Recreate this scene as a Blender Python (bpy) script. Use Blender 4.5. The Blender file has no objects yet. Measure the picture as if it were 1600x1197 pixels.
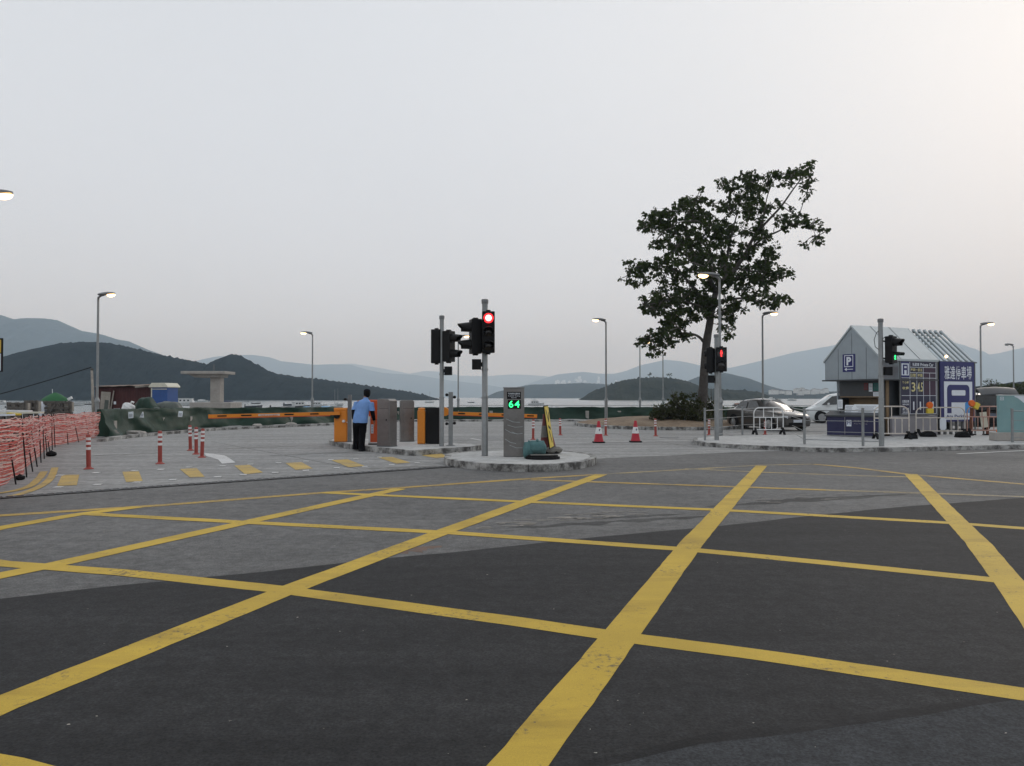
import bpy, bmesh, math, random
from mathutils import Vector, Matrix, noise
R = math.radians
scene = bpy.context.scene
COL = scene.collection
random.seed(7)

# ------------------------------------------------------------------ camera
CAM_H = 1.5
TH = math.atan((621 - 598.5) / 1200)
cam_d = bpy.data.cameras.new('camera')
cam_d.lens = 27.0; cam_d.sensor_width = 36.0; cam_d.clip_start = 0.05; cam_d.clip_end = 60000
cam = bpy.data.objects.new('camera', cam_d); COL.objects.link(cam)
cam.location = (0, 0, CAM_H); cam.rotation_euler = (R(90) + TH, 0, 0)
scene.camera = cam

# ------------------------------------------------------------------ sky and light
SUN_AZ, SUN_EL = R(40), R(22)          # azimuth measured from +Y towards +X
world = bpy.data.worlds.new('World'); scene.world = world; world.use_nodes = True
wt = world.node_tree; wt.nodes.clear()
wo = wt.nodes.new('ShaderNodeOutputWorld')
sky = wt.nodes.new('ShaderNodeTexSky'); sky.sky_type = 'NISHITA'; sky.sun_disc = False
sky.sun_elevation = SUN_EL; sky.sun_rotation = SUN_AZ; sky.dust_density = 4.0; sky.air_density = 1.0
bg_sky = wt.nodes.new('ShaderNodeBackground'); bg_sky.inputs['Strength'].default_value = 0.05
wt.links.new(sky.outputs[0], bg_sky.inputs[0])
tc = wt.nodes.new('ShaderNodeTexCoord')
def wmath(op, a, b=None, clamp=False):
    n = wt.nodes.new('ShaderNodeMath'); n.operation = op; n.use_clamp = clamp
    for i, v in enumerate((a, b)):
        if v is None: continue
        if isinstance(v, (int, float)): n.inputs[i].default_value = v
        else: wt.links.new(v, n.inputs[i])
    return n.outputs[0]
sep = wt.nodes.new('ShaderNodeSeparateXYZ'); wt.links.new(tc.outputs['Generated'], sep.inputs[0])
zpos = wmath('MAXIMUM', sep.outputs['Z'], 0.0)
dot = wt.nodes.new('ShaderNodeVectorMath'); dot.operation = 'DOT_PRODUCT'
GA, GE = R(42), R(34)
dot.inputs[1].default_value = (math.sin(GA) * math.cos(GE), math.cos(GA) * math.cos(GE), math.sin(GE))
wt.links.new(tc.outputs['Generated'], dot.inputs[0])
glow = wmath('POWER', wmath('MAXIMUM', dot.outputs['Value'], 0.0), 7.0)
cl = wt.nodes.new('ShaderNodeTexNoise'); cl.inputs['Scale'].default_value = 1.6; cl.inputs['Detail'].default_value = 3
wt.links.new(tc.outputs['Generated'], cl.inputs['Vector'])
cover = wmath('MULTIPLY', wmath('SUBTRACT', cl.outputs['Fac'], 0.5), 0.10)
zen = wmath('MULTIPLY', wmath('SUBTRACT', zpos, 0.5, True), 0.25)
lum = wmath('ADD', wmath('ADD', wmath('ADD', wmath('MULTIPLY', zpos, -0.12), 0.90), zen), wmath('ADD', wmath('MULTIPLY', glow, 0.18), cover))
tint = wt.nodes.new('ShaderNodeMix'); tint.data_type = 'RGBA'
tint.inputs['A'].default_value = (0.965, 0.998, 1.035, 1); tint.inputs['B'].default_value = (1.01, 1.0, 0.985, 1)
wt.links.new(wmath('MULTIPLY', glow, 1.1, True), tint.inputs['Factor'])
cm = wt.nodes.new('ShaderNodeVectorMath'); cm.operation = 'SCALE'
wt.links.new(tint.outputs['Result'], cm.inputs[0]); wt.links.new(lum, cm.inputs['Scale'])
low = wt.nodes.new('ShaderNodeMix'); low.data_type = 'RGBA'; low.inputs['A'].default_value = (0.955, 0.985, 1.05, 1); low.inputs['B'].default_value = (0.975, 0.995, 1.03, 1)
wt.links.new(wmath('MULTIPLY', zpos, 2.6, True), low.inputs['Factor'])
cm2 = wt.nodes.new('ShaderNodeVectorMath'); cm2.operation = 'MULTIPLY'; wt.links.new(cm.outputs[0], cm2.inputs[0]); wt.links.new(low.outputs['Result'], cm2.inputs[1]); cm = cm2
bg_cloud = wt.nodes.new('ShaderNodeBackground'); wt.links.new(cm.outputs[0], bg_cloud.inputs[0])
mixw = wt.nodes.new('ShaderNodeMixShader'); mixw.inputs[0].default_value = 0.93
wt.links.new(bg_sky.outputs[0], mixw.inputs[1]); wt.links.new(bg_cloud.outputs[0], mixw.inputs[2])
wt.links.new(mixw.outputs[0], wo.inputs['Surface'])
sun_d = bpy.data.lights.new('sun', 'SUN'); sun_d.energy = 0.5; sun_d.angle = R(25); sun_d.color = (1, 0.95, 0.88)
sun = bpy.data.objects.new('sun', sun_d); COL.objects.link(sun)
sdir = Vector((math.sin(SUN_AZ) * math.cos(SUN_EL), math.cos(SUN_AZ) * math.cos(SUN_EL), math.sin(SUN_EL)))
sun.rotation_euler = sdir.to_track_quat('Z', 'Y').to_euler()
vs = scene.view_settings; vs.view_transform = 'Standard'; vs.look = 'None'; vs.exposure = 0.0; vs.gamma = 1.0
cy = scene.cycles
cy.use_denoising = True
cy.max_bounces = 6; cy.diffuse_bounces = 3; cy.glossy_bounces = 3; cy.transmission_bounces = 4
cy.volume_bounces = 3; cy.transparent_max_bounces = 8; cy.sample_clamp_indirect = 6.0

# ------------------------------------------------------------------ picture geometry -> world
def ray(px, py):
    xc, v = (px - 800) / 1200, (598.5 - py) / 1200
    s, c = math.sin(TH), math.cos(TH)
    return Vector((xc, c - s * v, s + c * v))
def G(px, py, z=0.0):
    d = ray(px, py); t = (z - CAM_H) / d.z
    return Vector((d.x * t, d.y * t, z))
def AT(px, py, y):
    d = ray(px, py); t = y / d.y
    return Vector((d.x * t, y, CAM_H + d.z * t))

# ------------------------------------------------------------------ materials
def nd(nt, kind, **kw):
    n = nt.nodes.new(kind)
    for k, v in kw.items():
        if k in n.inputs.keys() if hasattr(n.inputs, 'keys') else False: n.inputs[k].default_value = v
        else: setattr(n, k, v)
    return n
def mk(name, rgb, rough=0.6, metal=0.0, var=0.18, scale=4.0, bump=0.0, bscale=30.0, dirt=None, dirt_amt=0.5, dscale=2.0,
       emit=None, estr=0.0, spec=0.5, coat=0.0):
    m = bpy.data.materials.new(name); m.use_nodes = True
    nt = m.node_tree; b = nt.nodes['Principled BSDF']
    b.inputs['Roughness'].default_value = rough; b.inputs['Metallic'].default_value = metal
    b.inputs['Specular IOR Level'].default_value = spec; b.inputs['Coat Weight'].default_value = coat
    b.inputs['Coat Roughness'].default_value = 0.05
    co = nt.nodes.new('ShaderNodeTexCoord')
    n1 = nd(nt, 'ShaderNodeTexNoise', Scale=scale, Detail=6.0, Roughness=0.65)
    nt.links.new(co.outputs['Object'], n1.inputs['Vector'])
    rp = nt.nodes.new('ShaderNodeValToRGB')
    rp.color_ramp.elements[0].position = 0.3; rp.color_ramp.elements[1].position = 0.7
    lo = [c * (1 - var) for c in rgb]; hi = [min(1, c * (1 + var)) for c in rgb]
    rp.color_ramp.elements[0].color = (*lo, 1); rp.color_ramp.elements[1].color = (*hi, 1)
    nt.links.new(n1.outputs['Fac'], rp.inputs[0])
    out = rp.outputs[0]
    if dirt:
        n2 = nd(nt, 'ShaderNodeTexNoise', Scale=dscale, Detail=8.0, Roughness=0.7)
        nt.links.new(co.outputs['Object'], n2.inputs['Vector'])
        r2 = nt.nodes.new('ShaderNodeValToRGB')
        r2.color_ramp.elements[0].position = 0.42 if dirt_amt >= 0.9 else 0.45; r2.color_ramp.elements[1].position = 0.58 if dirt_amt >= 0.9 else 0.72
        r2.color_ramp.elements[1].color = (dirt_amt,) * 3 + (1,)
        nt.links.new(n2.outputs['Fac'], r2.inputs[0])
        mx = nt.nodes.new('ShaderNodeMix'); mx.data_type = 'RGBA'
        nt.links.new(r2.outputs[0], mx.inputs['Factor']); nt.links.new(out, mx.inputs['A'])
        mx.inputs['B'].default_value = (*dirt, 1); out = mx.outputs['Result']
    nt.links.new(out, b.inputs['Base Color'])
    if bump:
        n3 = nd(nt, 'ShaderNodeTexNoise', Scale=bscale, Detail=4.0)
        nt.links.new(co.outputs['Object'], n3.inputs['Vector'])
        bp = nt.nodes.new('ShaderNodeBump'); bp.inputs['Strength'].default_value = bump; bp.inputs['Distance'].default_value = 0.02
        nt.links.new(n3.outputs['Fac'], bp.inputs['Height']); nt.links.new(bp.outputs[0], b.inputs['Normal'])
    if emit:
        b.inputs['Emission Color'].default_value = (*emit, 1); b.inputs['Emission Strength'].default_value = estr
    return m

def ground_mat(name, base, light, grain=0.35, gscale=140, patch=0.25, pscale=0.35, stain=(0.05, 0.05, 0.05), stain_amt=0.35,
               rough=0.85, streak=0.0, sang=0.0, spots=0.0):
    """a paved surface: aggregate grain, broad tonal patches, streaks along the traffic, dark stains"""
    m = bpy.data.materials.new(name); m.use_nodes = True
    nt = m.node_tree; b = nt.nodes['Principled BSDF']; b.inputs['Roughness'].default_value = rough
    b.inputs['Specular IOR Level'].default_value = 0.3
    co = nt.nodes.new('ShaderNodeTexCoord'); L = nt.links.new
    def noise_n(sc, det=5.0, ro=0.6, vec=None, dist=0.0):
        n = nd(nt, 'ShaderNodeTexNoise', Scale=sc, Detail=det, Roughness=ro, Distortion=dist)
        L(vec if vec is not None else co.outputs['Object'], n.inputs['Vector']); return n.outputs['Fac']
    def ramp(f, p0, p1, c0, c1):
        r = nt.nodes.new('ShaderNodeValToRGB'); r.color_ramp.elements[0].position = p0; r.color_ramp.elements[1].position = p1
        r.color_ramp.elements[0].color = (*c0, 1); r.color_ramp.elements[1].color = (*c1, 1); L(f, r.inputs[0]); return r.outputs[0]
    def mix(fac, a, bb, mode='MIX'):
        x = nt.nodes.new('ShaderNodeMix'); x.data_type = 'RGBA'; x.blend_type = mode
        for s, v in (('Factor', fac), ('A', a), ('B', bb)):
            if isinstance(v, (int, float)): x.inputs[s].default_value = v
            elif isinstance(v, tuple): x.inputs[s].default_value = (*v, 1)
            else: L(v, x.inputs[s])
        return x.outputs['Result']
    c = ramp(noise_n(pscale, 6.0, 0.62), 0.35, 0.68, base, light)
    if streak:
        mp = nt.nodes.new('ShaderNodeMapping'); mp.inputs['Rotation'].default_value = (0, 0, sang); mp.inputs['Scale'].default_value = (0.12, 2.2, 1)
        L(co.outputs['Object'], mp.inputs['Vector'])
        c = mix(streak, c, ramp(noise_n(1.0, 6.0, 0.6, mp.outputs[0]), 0.35, 0.65, tuple(x * 0.6 for x in base), tuple(x * 1.25 for x in light)))
    c = mix(ramp(noise_n(0.9, 8.0, 0.72, None, 0.6), 0.58, 0.78, (0, 0, 0), (stain_amt,) * 3), c, stain)
    g = ramp(noise_n(gscale, 3.0, 0.8), 0.32, 0.7, (1 - grain,) * 3, (1 + grain,) * 3)
    c = mix(1.0, c, g, 'MULTIPLY')
    g2 = ramp(noise_n(gscale * 0.22, 4.0, 0.7), 0.3, 0.7, (1 - grain * 0.5,) * 3, (1 + grain * 0.5,) * 3)
    c = mix(1.0, c, g2, 'MULTIPLY')
    mo = ramp(noise_n(5.0, 9.0, 0.76, None, 0.5), 0.36, 0.66, (0.74,) * 3, (1.22,) * 3)
    c = mix(1.0, c, mo, 'MULTIPLY')
    if spots:
        vo = nt.nodes.new('ShaderNodeTexVoronoi'); vo.inputs['Scale'].default_value = 9.0; L(co.outputs['Object'], vo.inputs['Vector'])
        c = mix(ramp(vo.outputs['Distance'], 0.02, 0.06, (spots,) * 3, (0, 0, 0)), c, tuple(x * 3.2 for x in light))
    L(c, b.inputs['Base Color'])
    bp = nt.nodes.new('ShaderNodeBump'); bp.inputs['Strength'].default_value = 0.35; bp.inputs['Distance'].default_value = 0.006
    L(noise_n(gscale, 3.0, 0.8), bp.inputs['Height']); L(bp.outputs[0], b.inputs['Normal'])
    return m

def paint_mat(name, rgb, under, wear=0.55):
    """road paint worn through to the surface below"""
    m = bpy.data.materials.new(name); m.use_nodes = True
    nt = m.node_tree; b = nt.nodes['Principled BSDF']; b.inputs['Roughness'].default_value = 0.7; L = nt.links.new
    co = nt.nodes.new('ShaderNodeTexCoord')
    n0 = nd(nt, 'ShaderNodeTexNoise', Scale=0.8, Detail=6.0, Roughness=0.65); L(co.outputs['Object'], n0.inputs['Vector'])
    r0 = nt.nodes.new('ShaderNodeValToRGB'); r0.color_ramp.elements[0].position = 0.3; r0.color_ramp.elements[1].position = 0.7
    r0.color_ramp.elements[0].color = (*[c * 0.78 for c in rgb], 1); r0.color_ramp.elements[1].color = (*[c * 1.1 for c in rgb], 1)
    L(n0.outputs['Fac'], r0.inputs[0])
    n1 = nd(nt, 'ShaderNodeTexNoise', Scale=22.0, Detail=8.0, Roughness=0.78); L(co.outputs['Object'], n1.inputs['Vector'])
    n2 = nd(nt, 'ShaderNodeTexNoise', Scale=1.3, Detail=4.0, Roughness=0.6); L(co.outputs['Object'], n2.inputs['Vector'])
    ad = nt.nodes.new('ShaderNodeMath'); ad.operation = 'ADD'
    m2 = nt.nodes.new('ShaderNodeMath'); m2.operation = 'MULTIPLY'; m2.inputs[1].default_value = 0.6
    L(n2.outputs['Fac'], m2.inputs[0]); L(n1.outputs['Fac'], ad.inputs[0]); L(m2.outputs[0], ad.inputs[1])
    r1 = nt.nodes.new('ShaderNodeValToRGB'); r1.color_ramp.elements[0].position = 1.12 - wear * 0.5; r1.color_ramp.elements[1].position = 1.3 - wear * 0.5
    L(ad.outputs[0], r1.inputs[0])
    mx = nt.nodes.new('ShaderNodeMix'); mx.data_type = 'RGBA'
    L(r1.outputs[0], mx.inputs['Factor']); L(r0.outputs[0], mx.inputs['A']); mx.inputs['B'].default_value = (*under, 1)
    g = nd(nt, 'ShaderNodeTexNoise', Scale=160.0, Detail=2.0, Roughness=0.8); L(co.outputs['Object'], g.inputs['Vector'])
    rg = nt.nodes.new('ShaderNodeValToRGB'); rg.color_ramp.elements[0].position = 0.3; rg.color_ramp.elements[1].position = 0.7
    rg.color_ramp.elements[0].color = (0.82,) * 3 + (1,); rg.color_ramp.elements[1].color = (1.12,) * 3 + (1,)
    L(g.outputs['Fac'], rg.inputs[0])
    mm = nt.nodes.new('ShaderNodeMix'); mm.data_type = 'RGBA'; mm.blend_type = 'MULTIPLY'; mm.inputs['Factor'].default_value = 1.0
    L(mx.outputs['Result'], mm.inputs['A']); L(rg.outputs[0], mm.inputs['B'])
    mp = nt.nodes.new('ShaderNodeMapping'); mp.inputs['Rotation'].default_value = (0, 0, R(-10)); mp.inputs['Scale'].default_value = (0.35, 1.6, 1); L(co.outputs['Object'], mp.inputs['Vector'])
    ty = nd(nt, 'ShaderNodeTexNoise', Scale=1.0, Detail=7.0, Roughness=0.7); L(mp.outputs[0], ty.inputs['Vector'])
    rt = nt.nodes.new('ShaderNodeValToRGB'); rt.color_ramp.elements[0].position = 0.5; rt.color_ramp.elements[1].position = 0.72
    rt.color_ramp.elements[0].color = (1, 1, 1, 1); rt.color_ramp.elements[1].color = (0.62, 0.60, 0.60, 1); L(ty.outputs['Fac'], rt.inputs[0])
    m3 = nt.nodes.new('ShaderNodeMix'); m3.data_type = 'RGBA'; m3.blend_type = 'MULTIPLY'; m3.inputs['Factor'].default_value = 1.0
    L(mm.outputs['Result'], m3.inputs['A']); L(rt.outputs[0], m3.inputs['B'])
    L(m3.outputs['Result'], b.inputs['Base Color'])
    return m

M = {}
M['concrete'] = ground_mat('carpark concrete', (0.225, 0.226, 0.222), (0.315, 0.314, 0.307), 0.18, 45, pscale=0.3, stain=(0.11, 0.105, 0.095), stain_amt=0.6, streak=0.4, sang=R(15))
M['pave'] = ground_mat('pavement concrete', (0.39, 0.395, 0.39), (0.50, 0.50, 0.49), 0.12, 60, pscale=0.6, stain=(0.22, 0.21, 0.19), stain_amt=0.4)
M['asphalt_old'] = ground_mat('worn asphalt', (0.100, 0.100, 0.099), (0.165, 0.163, 0.159), 0.45, 60, pscale=0.28, stain=(0.055, 0.054, 0.052), stain_amt=0.5, streak=0.16, sang=R(-8))
M['asphalt_new'] = ground_mat('fresh asphalt', (0.0185, 0.0187, 0.0198), (0.029, 0.0292, 0.030), 0.6, 60, pscale=0.5, stain=(0.012, 0.012, 0.0125), stain_amt=0.6, streak=0.35, sang=R(10), spots=0.22)
M['asphalt_mid'] = ground_mat('bluish asphalt', (0.031, 0.034, 0.038), (0.043, 0.046, 0.050), 0.55, 60, pscale=0.5, stain=(0.018, 0.018, 0.019), stain_amt=0.4, spots=0.2)
M['tar'] = ground_mat('dark worn patch', (0.045, 0.045, 0.045), (0.08, 0.08, 0.078), 0.5, 60, pscale=1.5, stain=(0.03, 0.03, 0.03), stain_amt=0.6)
M['yellow_paint'] = paint_mat('yellow road paint', (0.54, 0.36, 0.030), (0.13, 0.10, 0.045), 0.47)
M['yellow_pale'] = paint_mat('faded yellow paint', (0.46, 0.295, 0.045), (0.14, 0.12, 0.085), 0.70)
M['yellow_faint'] = paint_mat('rubbed out yellow paint', (0.42, 0.31, 0.11), (0.15, 0.14, 0.12), 0.84)
M['yellow_ochre'] = paint_mat('ochre block paint', (0.50, 0.34, 0.08), (0.25, 0.215, 0.14), 0.66)
M['white_paint'] = paint_mat('white road paint', (0.60, 0.60, 0.59), (0.25, 0.25, 0.25), 0.55)
M['kerb'] = mk('kerb concrete', (0.40, 0.40, 0.385), 0.85, var=0.2, scale=2.5, bump=0.3, dirt=(0.045, 0.042, 0.04), dirt_amt=0.9, dscale=2.6)
M['galv'] = mk('galvanised steel', (0.26, 0.275, 0.28), 0.45, 0.5, 0.12, 6.0, dirt=(0.2, 0.19, 0.17), dirt_amt=0.35)
M['galv_dark'] = mk('weathered grey steel', (0.16, 0.165, 0.17), 0.5, 0.4, 0.15, 6.0)
M['steel'] = mk('brushed stainless steel', (0.215, 0.21, 0.205), 0.32, 0.85, 0.18, 1.8, bump=0.08, bscale=8, dirt=(0.12, 0.11, 0.105), dirt_amt=0.5, dscale=3)
M['black'] = mk('black plastic', (0.006, 0.006, 0.007), 0.5, var=0.3, spec=0.22)
M['rubber'] = mk('black rubber', (0.012, 0.012, 0.013), 0.85, var=0.3, spec=0.2)
M['orange'] = mk('orange enamel', (0.72, 0.235, 0.012), 0.38, var=0.06, dirt=(0.3, 0.12, 0.03), dirt_amt=0.3)
M['redorange'] = mk('red orange enamel', (0.62, 0.085, 0.012), 0.38, var=0.06, dirt=(0.3, 0.06, 0.02), dirt_amt=0.3)
M['red'] = mk('red plastic', (0.42, 0.010, 0.028), 0.5, var=0.12, dirt=(0.2, 0.03, 0.025), dirt_amt=0.4)
M['bollard'] = mk('faded orange red plastic', (0.30, 0.046, 0.034), 0.55, var=0.12, dirt=(0.22, 0.05, 0.035), dirt_amt=0.4)
M['white'] = mk('white paint', (0.72, 0.73, 0.73), 0.45, var=0.06, dirt=(0.4, 0.39, 0.36), dirt_amt=0.35)
M['reflect'] = mk('white reflective band', (0.74, 0.74, 0.74), 0.4, var=0.05, dirt=(0.4, 0.38, 0.35), dirt_amt=0.4, dscale=6)
M['cream'] = mk('cream painted steel', (0.56, 0.52, 0.47), 0.5, var=0.1, dirt=(0.3, 0.2, 0.15), dirt_amt=0.5, dscale=5)
M['pinkred'] = mk('rusty pink painted steel', (0.42, 0.22, 0.17), 0.55, var=0.2, dirt=(0.5, 0.42, 0.38), dirt_amt=0.6, dscale=5)
M['brown'] = mk('brown board', (0.16, 0.055, 0.03), 0.7, var=0.25, dirt=(0.07, 0.03, 0.02), dirt_amt=0.5)
M['tarp'] = mk('green tarpaulin', (0.006, 0.029, 0.0165), 0.55, var=0.3, scale=1.2, bump=0.5, bscale=5, dirt=(0.016, 0.04, 0.027), dirt_amt=0.2, spec=0.3)
M['tarp_grey'] = mk('grey green tarpaulin', (0.07, 0.085, 0.075), 0.5, var=0.3, scale=1.5, bump=0.4, bscale=5)
M['net_red'] = mk('red plastic netting', (0.58, 0.075, 0.06), 0.55, var=0.25, scale=3, dirt=(0.62, 0.3, 0.26), dirt_amt=0.55, dscale=4)
M['net_pale'] = mk('pale plastic netting', (0.72, 0.50, 0.46), 0.6, var=0.2, scale=3)
M['maroon'] = mk('maroon sheet metal', (0.055, 0.008, 0.009), 0.6, var=0.3, scale=2, dirt=(0.09, 0.03, 0.02), dirt_amt=0.4)
M['rust'] = mk('rusty roof sheet', (0.19, 0.12, 0.085), 0.7, var=0.35, scale=4, dirt=(0.35, 0.31, 0.27), dirt_amt=0.6)
M['board'] = mk('weathered plywood', (0.30, 0.275, 0.24), 0.8, var=0.25, scale=5)
M['timber'] = mk('weathered timber', (0.10, 0.09, 0.08), 0.85, var=0.35, scale=6)
M['blue'] = mk('blue moulded plastic', (0.018, 0.075, 0.26), 0.45, var=0.12)
M['ivory'] = mk('ivory plastic', (0.62, 0.60, 0.50), 0.5, var=0.08)
M['grey_concrete'] = mk('cast concrete', (0.36, 0.34, 0.315), 0.85, var=0.14, scale=1.5, bump=0.2, dirt=(0.2, 0.18, 0.16), dirt_amt=0.55, dscale=1.2)
M['bark'] = mk('grey brown bark', (0.075, 0.066, 0.06), 0.9, var=0.35, scale=5, bump=0.8, bscale=12)
M['leaf'] = mk('dark green leaves', (0.024, 0.038, 0.012), 0.55, var=0.45, scale=0.7, spec=0.3)
M['bush'] = mk('olive shrub leaves', (0.050, 0.048, 0.026), 0.65, var=0.45, scale=1.2, spec=0.3)
M['soil'] = ground_mat('bare brown soil', (0.165, 0.115, 0.075), (0.25, 0.19, 0.13), 0.4, 30, pscale=0.7, stain=(0.075, 0.075, 0.04), stain_amt=0.8)
M['navy'] = mk('navy blue vinyl', (0.011, 0.014, 0.115), 0.4, var=0.08)
M['navy_dull'] = mk('dull navy laminate', (0.012, 0.013, 0.062), 0.45, var=0.1, dirt=(0.03, 0.03, 0.06), dirt_amt=0.4)
M['navy_dark'] = mk('dark navy vinyl', (0.011, 0.011, 0.042), 0.4, var=0.1)
M['plum'] = mk('dark plum vinyl', (0.035, 0.010, 0.035), 0.45, var=0.1)
M['sign_white'] = mk('white sign vinyl', (0.66, 0.70, 0.76), 0.45, var=0.04)
M['sign_yellow'] = mk('pale yellow vinyl', (0.62, 0.56, 0.26), 0.45, var=0.04)
M['sky_blue'] = mk('bright blue vinyl', (0.03, 0.24, 0.58), 0.45, var=0.05)
M['panel'] = mk('grey blue aluminium panel', (0.30, 0.345, 0.375), 0.42, 0.15, 0.05, 1.5, dirt=(0.24, 0.27, 0.29), dirt_amt=0.5)
M['roof'] = mk('pale zinc roof sheet', (0.42, 0.47, 0.49), 0.35, 0.3, 0.05, 1.5, dirt=(0.3, 0.33, 0.34), dirt_amt=0.4)
M['dark_grey'] = mk('charcoal panel', (0.045, 0.05, 0.056), 0.45, var=0.15)
M['lilac'] = mk('grey lilac panel', (0.27, 0.26, 0.28), 0.5, var=0.06, dirt=(0.2, 0.19, 0.2), dirt_amt=0.5)
M['tan'] = mk('tan interior board', (0.22, 0.15, 0.085), 0.6, var=0.15)
M['paper'] = mk('white paper', (0.74, 0.78, 0.82), 0.7, var=0.04)
M['print'] = mk('grey print', (0.12, 0.14, 0.18), 0.7, var=0.2)
M['glass'] = mk('dark window glass', (0.02, 0.025, 0.028), 0.06, var=0.2, spec=0.8)
M['car_dark'] = mk('charcoal car paint', (0.055, 0.050, 0.047), 0.28, 0.3, 0.08, coat=1.0)
M['car_white'] = mk('pearl white car paint', (0.70, 0.74, 0.75), 0.3, 0.0, 0.03, coat=1.0)
M['car_black'] = mk('black car paint', (0.012, 0.011, 0.010), 0.25, 0.2, 0.1, coat=1.0)
M['chrome'] = mk('chrome', (0.6, 0.6, 0.6), 0.18, 1.0, 0.05)
M['alloy'] = mk('alloy rim', (0.42, 0.43, 0.44), 0.35, 0.8, 0.1)
M['lampglass'] = mk('clear lamp glass', (0.6, 0.62, 0.64), 0.1, 0.0, 0.05, spec=0.8)
M['tail'] = mk('red lamp glass', (0.3, 0.01, 0.01), 0.15, var=0.1)
M['teal'] = mk('teal painted board', (0.19, 0.33, 0.34), 0.5, var=0.08, scale=1.5, dirt=(0.24, 0.36, 0.36), dirt_amt=0.5)
M['sandbag'] = mk('teal woven sandbag', (0.072, 0.165, 0.17), 0.8, var=0.2, scale=8, bump=0.6, bscale=40, dirt=(0.09, 0.13, 0.13), dirt_amt=0.5)
M['greybag'] = mk('grey cement bag', (0.17, 0.165, 0.15), 0.85, var=0.25, scale=6, bump=0.5, bscale=25)
M['hi_yellow'] = mk('yellow sign board', (0.66, 0.50, 0.05), 0.45, var=0.1, dirt=(0.3, 0.22, 0.05), dirt_amt=0.4)
M['amber'] = mk('orange lamp plastic', (0.72, 0.14, 0.01), 0.3, var=0.1)
M['shirt'] = mk('light blue cotton', (0.17, 0.32, 0.64), 0.85, var=0.12, scale=6, bump=0.5, bscale=14)
M['trouser'] = mk('black cloth', (0.005, 0.005, 0.007), 0.95, var=0.3, scale=6, bump=0.5, bscale=12, spec=0.15)
M['cap'] = mk('navy cap cloth', (0.007, 0.008, 0.016), 0.9, var=0.2, spec=0.15)
M['skin'] = mk('tanned skin', (0.32, 0.165, 0.10), 0.55, var=0.08)
M['hair'] = mk('black hair', (0.006, 0.0055, 0.006), 0.8, var=0.3, spec=0.15)
M['hull_white'] = mk('white boat paint', (0.60, 0.62, 0.62), 0.4, var=0.08, dirt=(0.36, 0.33, 0.28), dirt_amt=0.4)
M['hull_dark'] = mk('dark boat paint', (0.05, 0.055, 0.065), 0.5, var=0.25)
M['boat_blue'] = mk('pale blue boat cover', (0.22, 0.38, 0.55), 0.6, var=0.12)
M['navy_cover'] = mk('navy boat cover', (0.012, 0.017, 0.06), 0.6, var=0.2)
M['green_cover'] = mk('bright green canvas', (0.006, 0.10, 0.024), 0.6, var=0.25, scale=3, bump=0.4, bscale=6)
M['house'] = mk('pale render', (0.66, 0.66, 0.64), 0.8, var=0.06)
M['house_roof'] = mk('grey roof', (0.3, 0.27, 0.25), 0.8, var=0.1)
M['lamp_on'] = mk('lit lamp', (0.9, 0.8, 0.6), 0.4, emit=(1.0, 0.62, 0.27), estr=7.0, var=0.02)
M['lamp_off'] = mk('unlit lamp', (0.5, 0.5, 0.48), 0.3, var=0.05)
M['red_on'] = mk('lit red signal', (0.9, 0.1, 0.1), 0.4, emit=(1.0, 0.02, 0.025), estr=3.2, var=0.02)
M['red_core'] = mk('hot red signal core', (0.9, 0.4, 0.4), 0.4, emit=(1.0, 0.42, 0.40), estr=4.0, var=0.02)
M['red_fig'] = mk('lit red figure', (0.8, 0.05, 0.05), 0.4, emit=(1.0, 0.03, 0.03), estr=2.2, var=0.02)
M['green_fig'] = mk('lit green figure', (0.05, 0.8, 0.2), 0.4, emit=(0.02, 1.0, 0.22), estr=3.0, var=0.02)
M['green_led'] = mk('lit green digits', (0.1, 0.9, 0.5), 0.4, emit=(0.02, 1.0, 0.20), estr=2.2, var=0.02)
M['lens_off'] = mk('dark signal lens', (0.016, 0.014, 0.014), 0.2, var=0.2)

def water_mat():
    m = bpy.data.materials.new('sea water'); m.use_nodes = True
    nt = m.node_tree; b = nt.nodes['Principled BSDF']; L = nt.links.new
    b.inputs['Base Color'].default_value = (0.16, 0.185, 0.19, 1); b.inputs['Roughness'].default_value = 0.2
    co = nt.nodes.new('ShaderNodeTexCoord')
    mp = nt.nodes.new('ShaderNodeMapping'); mp.inputs['Scale'].default_value = (0.35, 1.0, 1.0); L(co.outputs['Object'], mp.inputs['Vector'])
    n = nd(nt, 'ShaderNodeTexNoise', Scale=0.5, Detail=5.0, Roughness=0.6); L(mp.outputs[0], n.inputs['Vector'])
    bp = nt.nodes.new('ShaderNodeBump'); bp.inputs['Strength'].default_value = 0.10; bp.inputs['Distance'].default_value = 0.25
    L(n.outputs['Fac'], bp.inputs['Height']); L(bp.outputs[0], b.inputs['Normal'])
    return m
for nm_ in ('leaf', 'bush'):      # leaves let some light through
    nt_ = M[nm_].node_tree; pb_ = nt_.nodes['Principled BSDF']; ts_ = nt_.nodes.new('ShaderNodeBsdfTranslucent'); ts_.inputs[0].default_value = (0.055, 0.085, 0.015, 1)
    mx_ = nt_.nodes.new('ShaderNodeMixShader'); mx_.inputs[0].default_value = 0.35; nt_.links.new(pb_.outputs[0], mx_.inputs[1]); nt_.links.new(ts_.outputs[0], mx_.inputs[2]); nt_.links.new(mx_.outputs[0], nt_.nodes['Material Output'].inputs[0])
M['water'] = water_mat()
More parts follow.
